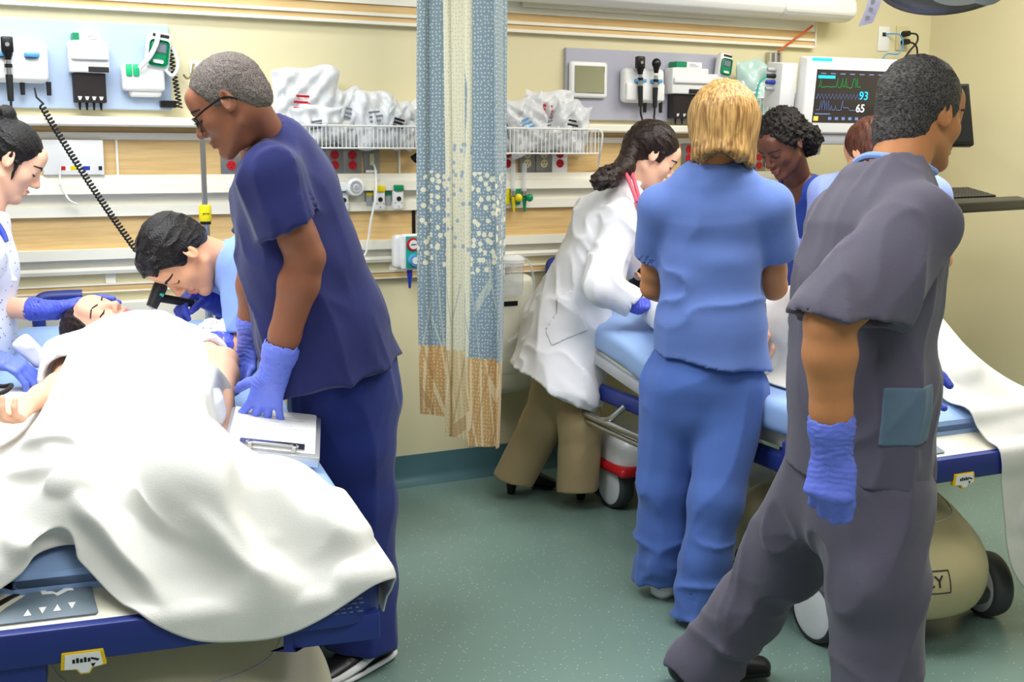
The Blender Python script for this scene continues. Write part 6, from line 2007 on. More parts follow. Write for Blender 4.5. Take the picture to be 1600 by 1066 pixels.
    pts = [nb - rt * .08 + f * .05 + V(0, 0, -.02), nb - rt * .05 - f * .045 + V(0, 0, .07), nb - f * .06 + V(0, 0, .075) , at(974, 268, Y=3.64), at(986, 290, Y=3.57), at(996, 320, Y=3.54), at(1002, 355, Y=3.54), at(1006, 390, Y=3.56)]
    MB().tube(pts, .0075, 8).build('tube', mat('tube_pink', hexc(232, 96, 118), .4), o, True)
    MB().tube([at(984, 262, Y=3.66), at(992, 285, Y=3.60), at(1000, 318, Y=3.57), at(1005, 352, Y=3.57)], .0075, 8).build('tube', M['tube_pink'], o, True)
    MB().box(at(999, 316, Y=3.52) - V(.012, .004, .004), at(999, 316, Y=3.52) + V(.012, .004, .004), .002).build('tube_clip', M['dark_plastic'], o)
    MB().cyl(at(1006, 388, Y=3.56), at(1007, 400, Y=3.56), .008, .01).build('chest_piece', M['steel'], o, True)
white_coat()

def blond_woman():
    H = headf(at(1131, 196, Y=2.72), 42, -14, .965)
    nb = at(1116, 268, Y=2.74); C = at(1117, 305, Y=2.76)
    rt = brg(127)
    shR, shL = C + rt * .158 + V(0, 0, -.03), C - rt * .160 + V(0, 0, -.035)
    elL, wrL = at(1021, 448, Y=2.98), at(1060, 455, Y=3.15)
    elR, wrR = at(1209, 448, Y=2.74), at(1168, 425, Y=3.0)
    pel = at(1102, 600, Y=2.78)
    anL, anR = at(1036, 893, Y=2.86), at(1092, 942, Y=2.64)
    knL, knR = at(1042, 760, Y=2.85), at(1118, 785, Y=2.66)
    J = dict(nb=nb, sh=[shL, shR], el=[elL, elR], wr=[wrL, wrR], pel=pel, hip=[pel - rt * .085, pel + rt * .085], kn=[knL, knR], an=[anL, anR], base=V(1.93, 2.74, 0))
    hL = dict(d=nrm(V(.5, .8, -.2)), palm=V(0, 0, -1), thumb_side='L', k=.92); hR = dict(d=nrm(V(.2, .9, -.1)), palm=V(0, 0, -1), thumb_side='R', k=.92)
    t, SH, body = make_person('blond woman in mid blue scrubs seen from behind beside the right stretcher', H, J, 'skin_olive', .94, True, .05, hands=(hL, hR))
    P, A, k = hair_band(H)
    S = Sdf(); S.el(P(-.018, .030, 0), (.110 * k, .100 * k, .096 * k), A, 0)
    S.ec(P(-.042, .02, 0), P(-.055, -.092, 0), (.084 * k, .075 * k), (.083 * k, .052 * k), A[2], .03)
    for sg in (1, -1): S.ec(P(.0, .02, .062 * sg), P(.02, -.092 - (.016 if sg > 0 else 0), .076 * sg), (.035 * k, .055 * k), (.018 * k, .040 * k), A[2], .03)
    S.el(P(.10, -.06, 0), (.062 * k, .12 * k, .07 * k), A, .015, 's')
    S.ec(P(-.03, -.16, 0), P(-.06, -.14, 0), .06, .045, None, .03, 's')
    S.disp(folds(.0045, 30, A[1], 9, 5.0)); S.disp(folds(.0018, 90, A[1], 12, 2.0))
    solid('bob_hair', S, M['hair_blond'], t, .0028)
    def top(S):
        S.chain([nb + V(0, 0, -.03), C + V(0, 0, -.045), at(1112, 415, Y=2.77), at(1108, 505, Y=2.78), at(1108, 600, Y=2.78)], [(.12, .07), (.155, .105), (.14, .105), (.160, .125), (.188, .145)], rt, .04)
        for sh, el in ((shL, elL), (shR, elR)):
            S.ec(nb + V(0, 0, -.035), sh, .05, .058, None, .05)
        sleeve(S, shL, elL, .62, .066, .07); sleeve(S, shR, elR + rt * .02, .60, .068, .074)
        p0, p1 = at(1010, 571, Y=2.65), at(1206, 584, Y=2.62)
        n = nrm(np.cross(p1 - p0, V(.45, .89, 0))); n = n if n[2] < 0 else -n
        S.cut(p0, n, pel - .5, pel + .5, .002)
        S.ec(nb + V(0, 0, .06), nb + V(0, 0, -.01), (.075, .065), (.07, .06), rt, .004, 's')
    wz_ = float(at(1100, 460, Y=2.7)[2])
    garment('scrub_top', t, 'scrub_blue', top, [folds(.009, 8, V(0, 0, 1), 4, 2.0), folds(.012, 11, rt, 3.0, 7.0, lambda Q: sstep(.14, .03, np.abs(Q[:, 2] - wz_)))])
    def pants(S):
        S.chain([pel + V(0, 0, .07), pel, pel + V(0, 0, -.07)], [(.150, .11), (.160, .125), (.165, .125)], rt, .03)
        leg_tube(S, [J['hip'][0] + V(0, 0, -.02), knL, knL * .45 + anL * .55, anL + V(-.004, 0, -.026)], [.098, .078, .078, .080], (0, 0, -1))
        leg_tube(S, [J['hip'][1] + V(0, 0, -.02), knR, knR * .45 + anR * .55, anR + V(0, 0, -.032)], [.104, .086, .082, .084], (0, 0, -1))
    def bunch(Q):
        z = Q[:, 2]; n = vnoise(Q * 9)
        return sstep(.40, .08, z) * (.012 * ridge(stretch(Q, (0, 0, 1), .30) * 5.5, 4.0) + .005 * vnoise(Q * 16))
    garment('scrub_trousers', t, 'scrub_blue_pants', pants, [folds(.014, 6, V(0.12, 0, 1), 5, 4.0), folds(.007, 13, V(.3, 0, 1), 4, 9.0), bunch])
    fd = brg(38)
    for a in (anL, anR):
        h = V(a[0], a[1], 0) - fd * .045
        shoe(t, h, h + fd * .25, 'shoe_white', 'sole_cream', .07, .042)
blond_woman()

def navy_nurse():
    H = headf(at(1222, 224, Y=3.52), -98, -36, .97)
    f = brg(-105); lf = brg(-195)
    nb = at(1250, 288, Y=3.58); C = at(1268, 322, Y=3.60)
    shL, shR = C + lf * .155, C - lf * .155
    elL, wrL = at(1272, 415, Y=3.40), at(1236, 380, Y=3.30)
    elR, wrR = at(1250, 420, Y=3.80), at(1200, 420, Y=3.75)
    pel = C + V(.10, .03, -.50)
    J = dict(nb=nb, sh=[shL, shR], el=[elL, elR], wr=[wrL, wrR], pel=pel, hip=[pel + lf * .08, pel - lf * .08], kn=[pel + lf * .08 + V(.02, 0, -.4), pel - lf * .08 + V(.02, 0, -.4)], an=[V(pel[0], pel[1] - .09, .09), V(pel[0], pel[1] + .09, .09)], base=V(pel[0], pel[1], 0))
    hL = dict(d=nrm(V(-.8, -.1, .1)), palm=V(.1, .8, -.4), thumb_side='L', curls=(.6, .6, .6, .6), mat='glove_violet', k=.9)
    hR = dict(d=nrm(V(-.8, .1, -.3)), palm=V(0, 0, -1), thumb_side='R', mat='glove_violet', k=.9)
    S = Sdf(); S.ec(nb + f * .0, C + f * .085 + V(0, 0, -.06), (.075, .055), (.07, .02), lf, 0)
    t, SH, body = make_person('woman with dark curly hair in royal blue V-neck scrubs looking down beyond the stretcher', H, J, 'skin_deep', .92, True, .048, hands=(hL, hR), extra=[S])
    features(t, SH, H, 'lip_deep')
    P, A, k = hair_band(H)
    S = Sdf(); S.el(P(-.02, .038, 0), (.106 * k, .096 * k, .088 * k), A, 0)
    S.el(P(.088, -.018, 0), (.064 * k, .090 * k, .13 * k), A, .012, 's')
    S.el(P(.0, -.07, 0), (.034 * k, .06 * k, .12 * k), A, .014, 's')
    for j, (a, b_, d, r) in enumerate(((-.10, -.01, .03, .045), (-.11, -.05, .0, .05), (-.10, -.05, -.04, .05), (-.105, -.09, -.01, .04), (-.09, -.02, -.05, .04), (-.12, -.02, .0, .04))):
        S.el(P(a, b_, d), r * k, None, .02)
    S.disp(lambda Q: .009 * vnoise(Q * 75) + .005 * vnoise(Q * 150))
    solid('curly_hair', S, M['hair_curly'], t, .003)
    def top(S):
        S.chain([nb + V(.01, 0, -.03), C + V(.01, 0, -.05), C + V(.05, 0, -.25), pel + V(0, 0, -.05)], [(.11, .075), (.155, .115), (.145, .11), (.17, .13)], lf, .04)
        for sh, el in ((shL, elL), (shR, elR)):
            S.ec(nb + V(0, 0, -.03), sh, .05, .06, None, .05); sleeve(S, sh, el, .65, .068, .07)
        S.ec(nb + f * .02 + V(0, 0, .06), nb + f * .05 + V(0, 0, -.03), .066, .05, None, .004, 's')
        S.ec(nb + f * .10 + V(0, 0, -.02), nb + f * .17 + V(0, 0, -.14), (.055, .06), (.006, .05), lf, .004, 's')
    garment('scrub_top', t, 'scrub_royal', top, [folds(.007, 9, V(0, 0, 1), 4, 2.0)])
    def pants(S):
        S.ec(pel + V(0, 0, .02), pel + V(0, 0, -.06), (.165, .125), (.17, .13), lf, .04)
        for hp, kn, an in zip(J['hip'], J['kn'], J['an']): leg_tube(S, [hp, kn, an + V(0, 0, -.03)], [.10, .085, .085], (0, 0, -1))
    garment('scrub_trousers', t, 'scrub_royal', pants, (), .010)
    for an in J['an']: shoe(t, an * V(1, 1, 0) - f * .05, an * V(1, 1, 0) + f * .19)
navy_nurse()

def lavender_person():
    H = headf(at(1360, 238, Y=3.18), 0, -25, .95)
    nb = at(1370, 272, Y=3.16); C = at(1372, 305, Y=3.16)
    rt = brg(52)
    rt = nrm(at(1460, 305, Y=3.02) - at(1300, 300, Y=3.32))
    shR, shL = C + rt * .185, C - rt * .185
    elR, wrR = at(1470, 405, Y=3.08), at(1440, 430, Y=3.25)
    elL, wrL = at(1288, 400, Y=3.38), at(1290, 400, Y=3.6)
    pel = C + V(.05, -.03, -.50)
    J = dict(nb=nb, sh=[shL, shR], el=[elL, elR], wr=[wrL, wrR], pel=pel, hip=[pel - rt * .08, pel + rt * .08], kn=[pel - rt * .09 + V(.02, 0, -.4), pel + rt * .09 + V(.02, 0, -.4)], an=[V(*(pel - rt * .09)[:2], .09), V(*(pel + rt * .09)[:2], .09)], base=V(pel[0], pel[1], 0))
    hL = dict(d=nrm(V(-.6, .6, -.2)), palm=V(0, 0, -1), thumb_side='L', k=.9); hR = dict(d=nrm(V(-.7, .5, -.2)), palm=V(0, 0, -1), thumb_side='R', k=.9)
    t, SH, body = make_person('brown-haired person in lavender scrubs mostly hidden behind the striding man', H, J, 'skin_tan', .95, True, .05, hands=(hL, hR))
    P, A, k = hair_band(H)
    S = Sdf(); S.el(P(-.016, .036, 0), (.104 * k, .095 * k, .088 * k), A, 0)
    S.el(P(-.05, -.03, 0), (.06 * k, .06 * k, .07 * k), A, .03)
    S.el(P(.088, -.018, 0), (.064 * k, .092 * k, .13 * k), A, .012, 's')
    S.el(P(.01, -.06, 0), (.034 * k, .06 * k, .12 * k), A, .014, 's')
    S.ec(P(-.05, -.07, .03), P(-.03, -.115, .06), .022, .006, None, .02)
    S.disp(folds(.003, 60, A[1], 6, 5.0))
    solid('brown_hair', S, M['hair_brown'], t, .003)
    def top(S):
        S.chain([nb + V(0, 0, -.03), C + V(0, 0, -.05), C + V(.02, 0, -.25), pel + V(0, 0, -.05)], [(.12, .075), (.165, .115), (.15, .11), (.175, .13)], rt, .04)
        for sh, el in ((shL, elL), (shR, elR)):
            S.ec(nb + V(0, 0, -.03), sh, .05, .062, None, .05); sleeve(S, sh, el, .62, .07, .074)
        S.ec(nb + V(0, 0, .06), nb + V(0, 0, -.0), .072, .064, None, .004, 's')
    garment('scrub_top', t, 'scrub_lavender', top, [folds(.008, 9, V(0, 0, 1), 4, 2.0)])
    def pants(S):
        S.ec(pel + V(0, 0, .02), pel + V(0, 0, -.06), (.165, .125), (.17, .13), rt, .04)
        for hp, kn, an in zip(J['hip'], J['kn'], J['an']): leg_tube(S, [hp, kn, an + V(0, 0, -.03)], [.10, .085, .085], (0, 0, -1))
    garment('scrub_trousers', t, 'scrub_lavender', pants, (), .010)
    fd = brg(-38)
    for an in J['an']: shoe(t, an * V(1, 1, 0) - fd * .05, an * V(1, 1, 0) + fd * .19, 'shoe_white', 'shoe_white')
lavender_person()

def grey_man():
    H = headf(at(1440, 180, Y=1.88), 88, -8, .94)
    f, rt = brg(108), brg(198)
    nb = at(1400, 276, Y=1.86); C = at(1378, 340, Y=1.86)
    shR, shL = C + rt * .185 + V(-.01, 0, 0), C - rt * .14 + V(-.03, 0, -.02)
    elR, wrR = at(1296, 505, Y=1.66), at(1300, 712, Y=1.68)
    elL, wrL = at(1400, 440, Y=2.06), at(1414, 548, Y=2.04)
    pel = at(1342, 735, Y=1.87)
    knB, anB = at(1222, 878, Y=2.10), at(1112, 1028, Y=2.26)
    knF = at(1370, 905, Y=1.76); anF = V(knF[0] + .02, knF[1] - .01, .10)
    J = dict(nb=nb, sh=[shL, shR], el=[elL, elR], wr=[wrL, wrR], pel=pel, hip=[pel - rt * .085 + V(-.03, 0, 0), pel + rt * .085], kn=[knB, knF], an=[anB, anF], base=V(pel[0], pel[1], 0))
    hR = dict(d=nrm(at(1292, 800, Y=1.66) - wrR), palm=V(.75, .65, 0), thumb_side='R', curls=(.85, .95, 1.0, 1.05), spread=.7, thumb=(.25, .3), k=1.0, fat=1.2)
    hL = dict(d=nrm(at(1430, 630, Y=2.02) - wrL), palm=V(-.3, -.9, 0), thumb_side='L', curls=(.5, .55, .6, .65), mat='glove_deep', k=1.0)
    t, SH, body = make_person('grey-haired man in charcoal scrubs striding past in the right foreground', H, J, 'skin_olive', 1.12, hands=(hL, hR), neck_r=.063)
    features(t, SH, H, 'lip_pink', 'brow_dark', lash=False)
    P, A, k = hair_band(H)
    S = Sdf(); S.el(P(-.018, .038, 0), (.105 * k, .096 * k, .085 * k), A, 0)
    S.el(P(-.062, -.025, 0), (.05 * k, .062 * k, .062 * k), A, .03)
    S.el(P(.09, -.018, 0), (.060 * k, .088 * k, .13 * k), A, .012, 's')
    S.el(P(.004, -.05, 0), (.040 * k, .062 * k, .12 * k), A, .014, 's')
    S.el(P(-.05, -.162, 0), (.10 * k, .055 * k, .12 * k), A, .015, 's')
    S.el(P(-.066, -.06, 0), (.046 * k, .05 * k, .060 * k), A, .03)
    S.disp(folds(.0028, 60, A[0] * .8 - A[1] * .5, 5, 5.0)); S.disp(lambda Q: .0007 * vnoise(Q * 220))
    solid('short_hair', S, M['hair_pepper'], t, .0028)
    def top(S):
        S.chain([nb + V(-.02, 0, -.03), C + V(-.01, 0, -.04), at(1356, 450, Y=1.86), at(1348, 600, Y=1.86), at(1335, 775, Y=1.86)], [(.12, .085), (.185, .130), (.180, .142), (.182, .146), (.188, .150)], rt, .04)
        S.ec(nb + V(-.02, 0, -.03), shR, .055, .068, None, .04); S.ec(nb + V(-.02, 0, -.03), shL, .062, .072, None, .05)
        e = shR + (elR - shR) * .90 + V(.015, 0, .0)
        T = Sdf(); dd = nrm(nrm(e - shR) + V(.12, .0, 0)); T.ec(shR, e + dd * .06 + V(.02, 0, 0), (.072, .070), (.108, .082), f, 0); T.cut(e + V(0, 0, -.01), nrm(V(-.16, -.05, -1)), e - .25, e + .25, .002)
        T.ec(e - dd * .06 + V(.015, 0, 0), e + dd * .08 + V(.02, 0, 0), (.066, .06), (.096, .070), f, .003, 's'); S.add(T, .025)
        sleeve(S, shL, elL, .85, .078, .082)
        S.cut(at(1335, 748, Y=1.8), nrm(V(-.02, -.0, -1)), pel - .5, pel + .5, .002)
        S.ec(nb + V(0, 0, .07), nb + V(-.005, 0, -.012), (.08, .075), (.074, .068), rt, .004, 's')
    fl = [folds(.014, 7, V(.15, 0, 1), 4, 2.0), folds(.006, 15, V(.4, 0, 1), 3, 7.0)]
    garment('scrub_top', t, 'scrub_grey', top, fl)
    S = Sdf(); top(S)
    for q in fl: S.disp(q)
    R = Sdf(); c = at(1402, 640, Y=1.74); R.rbox(c, (.058, .16, .062), (RT, FW, V(0, 0, 1)), .004, 0)
    v, q = S.arrays(.005, *R.bounds(), region=R, off=.004)
    if len(v): put('patch_pocket', mesh_np('patch_pocket', v, q), M['pocket_teal'], t, 'teal grey patch pocket')
    # light undershirt collar
    b = MB(); b.tube([nb + V(-.05, .07, .03), nb + V(-.07, .0, .045), nb + V(-.02, -.075, .03), nb + V(.05, -.06, .01)], .008, 8)
    b.build('undershirt_collar', M['scrub_light'], t, True)
    def pants(S):
        S.chain([pel + V(0, 0, .05), pel + V(0, 0, -.06)], [(.165, .135), (.175, .145)], rt, .04)
        leg_tube(S, [J['hip'][0] + V(0, 0, -.02), knB, knB * .5 + anB * .5, at(1090, 1054, Y=2.28)], [.12, .092, .084, .088], None, .05, hollow=False)
        leg_tube(S, [J['hip'][1] + V(0, 0, -.02), knF, anF + V(0, 0, -.03)], [.122, .100, .094], (0, 0, -1), .05)
    def bunch(Q):
        z = Q[:, 2]; n = vnoise(Q * 8)
        return sstep(.50, .10, z) * (.009 * ridge(stretch(Q, (.25, 0, 1), .32) * 5.0, 6.0) + .005 * vnoise(Q * 14))
    garment('scrub_trousers', t, 'scrub_grey', pants, [folds(.014, 6, V(.35, .1, 1), 5, 4.0), folds(.008, 12, V(.6, 0, 1), 4, 9.0), bunch])
    hb = at(1046, 1062, z=.012); tb = hb + nrm(V(.94, -.33, .0)) * .29
    shoe(t, hb, tb, 'shoe_black', 'shoe_black', .07, .045)
    hf = anF * V(1, 1, 0) + V(-.07, .02, 0)
    shoe(t, hf, hf + f * .29, 'shoe_black', 'shoe_black', .07, .045)
grey_man()

def patient_two():
    zt = lambda l: B2.zt + B2.zoff(l)
    nb = B2.P(-.02, 1.50, zt(1.5) + .11); C = B2.P(0, 1.38, zt(1.38) + .11)
    H = dict(c=B2.P(-.02, 1.70, zt(1.7) + .12), f=nrm(V(0, -.25, 1)), u=nrm(V(0, 1, .25)), s=1.0)
    shL, shR = B2.P(.18, 1.36, zt(1.36) + .09), B2.P(-.19, 1.36, zt(1.36) + .09)
    elR, wrR = B2.P(-.28, 1.08, zt(1.1) + .10), at(1190, 493, Y=2.98)
    elL, wrL = B2.P(.30, 1.1, zt(1.1) + .07), B2.P(.28, .82, zt(.8) + .06)
    pel = B2.P(0, .88, zt(.86) + .10)
    J = dict(nb=nb, sh=[shL, shR], el=[elL, elR], wr=[wrL, wrR], pel=pel, hip=[pel + B2.rv * .09, pel - B2.rv * .09],
             kn=[B2.P(.13, .60, zt(.5) + .28), B2.P(-.10, .64, zt(.5) + .27)], an=[B2.P(.12, .34, zt(0) + .06), B2.P(-.08, .42, zt(0) + .06)], base=pel)
    hR = dict(bare=True, d=nrm(at(1212, 520, Y=2.86) - wrR), palm=V(-.3, .5, -.6), thumb_side='R', curls=(.35, .4, .45, .5), spread=1.0, thumb=(.6, .2), k=1.0)
    hL = dict(bare=True, d=nrm(-B2.lv), palm=V(0, 0, -1), thumb_side='L', curls=(.2, .2, .2, .2))
    t, SH, body = make_person('patient lying on the right stretcher, one bare hand on the sheet', H, J, 'skin_fair', 1.0, hands=(hL, hR))
    P, A, k = hair_band(H)
    S = Sdf(); S.el(P(-.02, .034, 0), (.098 * k, .091 * k, .08 * k), A, 0); S.el(P(.088, -.018, 0), (.066 * k, .092 * k, .13 * k), A, .010, 's'); S.el(P(.01, -.07, 0), (.05, .07, .12), A, .01, 's')
    S.disp(folds(.002, 60, A[1], 6, 5.0))
    solid('short_hair', S, M['hair_dark_brown'], t, .004)
    def gown(S):
        sd = B2.rv
        S.chain([nb + V(0, 0, -.03), C, B2.P(0, 1.1, zt(1.1) + .12), B2.P(0, .7, zt(.7) + .12)], [(.13, .08), (.19, .125), (.19, .13), (.20, .13)], sd, .05)
        S.ec(nb + V(0, 0, -.01), shL, .06, .07, None, .05); S.ec(nb + V(0, 0, -.01), shR, .06, .07, None, .05)
        sleeve(S, shR, elR, .9, .075, .085); sleeve(S, shL, elL, .9, .075, .085)
        S.ec(nb + B2.lv * .09 + V(0, 0, .03), nb, .075, .062, None, .004, 's')
    garment('hospital_gown', t, 'gown_white', gown, [folds(.008, 10, B2.lv, 3, 3.0)], .007)
patient_two()
# ------------------------------------------------------------------ sheets: draped by relaxing a cloth over the bed and the body
def drape(X0, collider, stretch_fn, steps=170, iters=7, thick=.007, seed=1, res=.014, fr=.8):
    """X0 (nu, nv, 3) start layout; rest lengths are the start distances times stretch_fn(mid points)"""
    lo = X0.reshape(-1, 3).min(0) - .25; hi = X0.reshape(-1, 3).max(0) + .12
    lo[2] = .05
    ax = [np.arange(lo[i], hi[i], res, dtype=np.float32) for i in range(3)]
    D = collider.field(ax)
    G = np.stack(np.gradient(D, res), -1)
    n3 = np.array(D.shape)
    def sample(P):
        q = (P - lo) / res
        q = np.clip(q, 0, n3 - 1.001); i = q.astype(int); f = q - i
        d = 0; g = 0
        for a in (0, 1):
            for b in (0, 1):
                for c in (0, 1):
                    w = (f[:, 0] if a else 1 - f[:, 0]) * (f[:, 1] if b else 1 - f[:, 1]) * (f[:, 2] if c else 1 - f[:, 2])
                    ii = (i[:, 0] + a, i[:, 1] + b, i[:, 2] + c)
                    d = d + w * D[ii]; g = g + w[:, None] * G[ii]
        return d, g / (np.linalg.norm(g, axis=1, keepdims=True) + 1e-9)
    nu, nv = X0.shape[:2]
    rs = np.random.RandomState(seed)
    x = X0.copy().reshape(-1, 3)
    idx = np.arange(nu * nv).reshape(nu, nv)
    batches = []
    def add(A, B, k):
        a, b = A.ravel(), B.ravel()
        r = np.linalg.norm(x[a] - x[b], axis=1) * stretch_fn((x[a] + x[b]) / 2)
        batches.append((a, b, r[:, None], k))
    for p in (0, 1):
        m = (nu - p) // 2 * 2; add(idx[p:p + m:2][:, :], idx[p + 1:p + m:2][:, :], 1.0)
        m = (nv - p) // 2 * 2; add(idx[:, p:p + m:2], idx[:, p + 1:p + m:2], 1.0)
    for p in (0, 1):
        m = (nu - p) // 2 * 2
        add(idx[p:p + m:2, :-1], idx[p + 1:p + m:2, 1:], .5); add(idx[p:p + m:2, 1:], idx[p + 1:p + m:2, :-1], .5)
    for p in range(4):
        a = idx[p::4]; b = idx[p + 2::4]; m = min(len(a), len(b)); add(a[:m], b[:m], .12)
        a = idx[:, p::4]; b = idx[:, p + 2::4]; m = min(a.shape[1], b.shape[1]); add(a[:, :m], b[:, :m], .12)
    # gentle random billow so that the slack makes folds
    h = vnoise((x * np.array([5, 5, 0]) + seed * 3.7).astype(np.float32))[:, None] * np.array([0, 0, .035])
    x = x + h
    xp = x.copy()
    dt2 = (1 / 60) ** 2
    for st in range(steps):
        v = (x - xp) * .90
        vl = np.linalg.norm(v, axis=1, keepdims=True); v *= np.minimum(1, .012 / (vl + 1e-9))
        xp = x.copy()
        x = x + v + np.array([0, 0, -4.5 * dt2])
        for it in range(iters):
            for a, b, r, k in batches:
                d = x[b] - x[a]; L = np.linalg.norm(d, axis=1, keepdims=True) + 1e-9
                c = d * (.5 * k * (L - r) / L)
                x[a] += c; x[b] -= c
            if it % 2 == 0 or it == iters - 1:
                d, g = sample(x)
                m = d < thick
                x[m] += g[m] * (thick - d[m])[:, None]
                mv = x[m] - xp[m]; nn = (mv * g[m]).sum(1, keepdims=True) * g[m]
                x[m] = xp[m] + nn + (mv - nn) * (1 - fr * .5)
    return x.reshape(nu, nv, 3), sample

def upsample(X, k=3):
    for ax in (0, 1):
        n = X.shape[ax]; t = np.linspace(0, n - 1, (n - 1) * k + 1); i = np.clip(t.astype(int), 0, n - 2); f = t - i
        g = lambda j: np.take(X, np.clip(j, 0, n - 1), axis=ax)
        sh = [1, 1, 1]; sh[ax] = -1; f = f.reshape(sh)
        p0, p1, p2, p3 = g(i - 1), g(i), g(i + 1), g(i + 2)
        X = .5 * (2 * p1 + (p2 - p0) * f + (2 * p0 - 5 * p1 + 4 * p2 - p3) * f ** 2 + (3 * p1 - p0 - 3 * p2 + p3) * f ** 3)
    return X

def press(X, lines, fold, smp):
    """raise ridges and press valleys into a draped sheet along its normals"""
    for _ in range(6):
        Y = X.copy(); Y[1:-1] += .25 * (X[2:] + X[:-2] - 2 * X[1:-1]); Y[:, 1:-1] += .25 * (X[:, 2:] + X[:, :-2] - 2 * X[:, 1:-1]); X = Y
    X = upsample(X)
    nu, nv = X.shape[:2]
    du = np.gradient(X, axis=0); dv = np.gradient(X, axis=1)
    N = np.cross(du, dv); N /= np.linalg.norm(N, axis=2, keepdims=True) + 1e-9
    N *= np.where(N[..., 2:3] < 0, -1, 1) if np.mean(N[..., 2]) > 0 else -1
    for _ in range(25):
        Y = N.copy(); Y[1:-1] += .24 * (N[2:] + N[:-2] - 2 * N[1:-1]); Y[:, 1:-1] += .24 * (N[:, 2:] + N[:, :-2] - 2 * N[:, 1:-1]); N = Y
    N /= np.linalg.norm(N, axis=2, keepdims=True) + 1e-9
    P = X.reshape(-1, 3); h = np.zeros(len(P))
    su = np.linalg.norm(X[1:] - X[:-1], axis=2).mean(); sv = np.linalg.norm(X[:, 1:] - X[:, :-1], axis=2).mean()
    gi, gj = np.meshgrid(np.arange(nu) * su, np.arange(nv) * sv, indexing='ij'); G = np.stack([gi.ravel(), gj.ravel()], 1)
    rel = P - np.array([0, 0, CAM_H]); dep = rel @ FW
    sx, sy = 800 + FPX * (rel @ RT) / dep, 533 - FPX * (rel @ UP) / dep
    for q, a, wl, wr in lines:
        pl = []
        for (x, y) in q:                                  # the spot of the cloth where the photo shows this fold
            e = np.hypot(sx - x, sy - y); near = np.where(e < e.min() + 5)[0]
            pl.append(G[near[np.argmin(dep[near])]])
        pl = np.array(spline(pl, 12)); tg = np.gradient(pl, axis=0)
        dd = G[:, None] - pl[None]; D2 = np.linalg.norm(dd, axis=2); j = np.argmin(D2, axis=1); d = D2[np.arange(len(P)), j]
        v = dd[np.arange(len(P)), j]; cr = tg[j, 0] * v[:, 1] - tg[j, 1] * v[:, 0]
        sg = np.clip(cr / (np.linalg.norm(tg[j], axis=1) * .006 + 1e-9), -1, 1) * .5 + .5
        w = wl * (1 - sg) + wr * sg if wl != wr else wl    # one flank steep, the other easy
        t = j / (len(pl) - 1)
        en = np.minimum(1, .15 + 3.5 * np.minimum(t, 1 - t))
        h += 1.6 * a * en * np.exp(-(d / w) ** 1.5)
    h += fold(P.astype(np.float32))
    h = np.maximum(h, -.018).reshape(nu, nv)
    def blur(A, k):
        for _ in range(k):
            B_ = A.copy(); B_[1:-1] += .24 * (A[2:] + A[:-2] - 2 * A[1:-1]); B_[:, 1:-1] += .24 * (A[:, 2:] + A[:, :-2] - 2 * A[:, 1:-1]); A = B_
        return A
    h = blur(h, 2)
    X = X + N * h[..., None]
    for _ in range(3):
        P = X.reshape(-1, 3)
        d, g = smp(P); m = d < .011
        P[m] += g[m] * (.011 - d[m])[:, None]
        X = blur(P.reshape(nu, nv, 3), 1)
    P = X.reshape(-1, 3); d, g = smp(P); m = d < .010
    P[m] += g[m] * (.010 - d[m])[:, None]
    return P.reshape(nu, nv, 3)

def sheet_object(name, X, m, label, cat='sheet'):
    nu, nv = X.shape[:2]
    i = np.arange(nu * nv).reshape(nu, nv)
    q = np.stack([i[:-1, :-1], i[1:, :-1], i[1:, 1:], i[:-1, 1:]], -1).reshape(-1, 4)
    o = put(name, mesh_np(name, X.reshape(-1, 3), q), m)
    so = o.modifiers.new('thickness', 'SOLIDIFY'); so.thickness = .004; so.offset = -1
    return tag(o, label, cat)

def layout(B, us, vs, fr_, fl_, fz):
    X = np.zeros((len(us), len(vs), 3))
    for a, u in enumerate(us):
        for b, v in enumerate(vs):
            r, l = fr_(u, v), fl_(u, v)
            X[a, b] = B.P(r, l, fz(r, l))
    return X

def interp(x, pts):
    return float(np.interp(x, [p[0] for p in pts], [p[1] for p in pts]))

# resting place of the clipboard
p = [at(345, 702, z=.675), at(501, 716, z=.675), at(496, 648, z=.675), at(364, 648, z=.675)]
p[0] = at(346, 700, z=.705); p[1] = at(500, 716, z=.672); p[2] = at(497, 648, Y=2.79)
e1 = nrm(p[1] - p[0]); e2 = p[2] - p[1]; e2 = nrm(e2 - e1 * (e2 @ e1)); e3 = np.cross(e1, e2)
w, h = .223, .29
Mx = frameM((p[1] + p[0]) / 2 - e3 * .026, e1, e2, e3)
CLP = (p, w, h, Mx)

def under_board(X):
    """keep the sheet below the clipboard lying on it"""
    Mi = np.array(CLP[3].inverted()); Mm = np.array(CLP[3])
    P = X.reshape(-1, 3) @ Mi[:3, :3].T + Mi[:3, 3]
    k = sstep(-.16, -.11, P[:, 0]) * sstep(.22, .15, P[:, 0]) * sstep(-.16, -.06, P[:, 1]) * sstep(.36, .29, P[:, 1])
    P[:, 2] = P[:, 2] * (1 - k) + np.minimum(P[:, 2], -.004) * k
    return (P @ Mm[:3, :3].T + Mm[:3, 3]).reshape(X.shape)

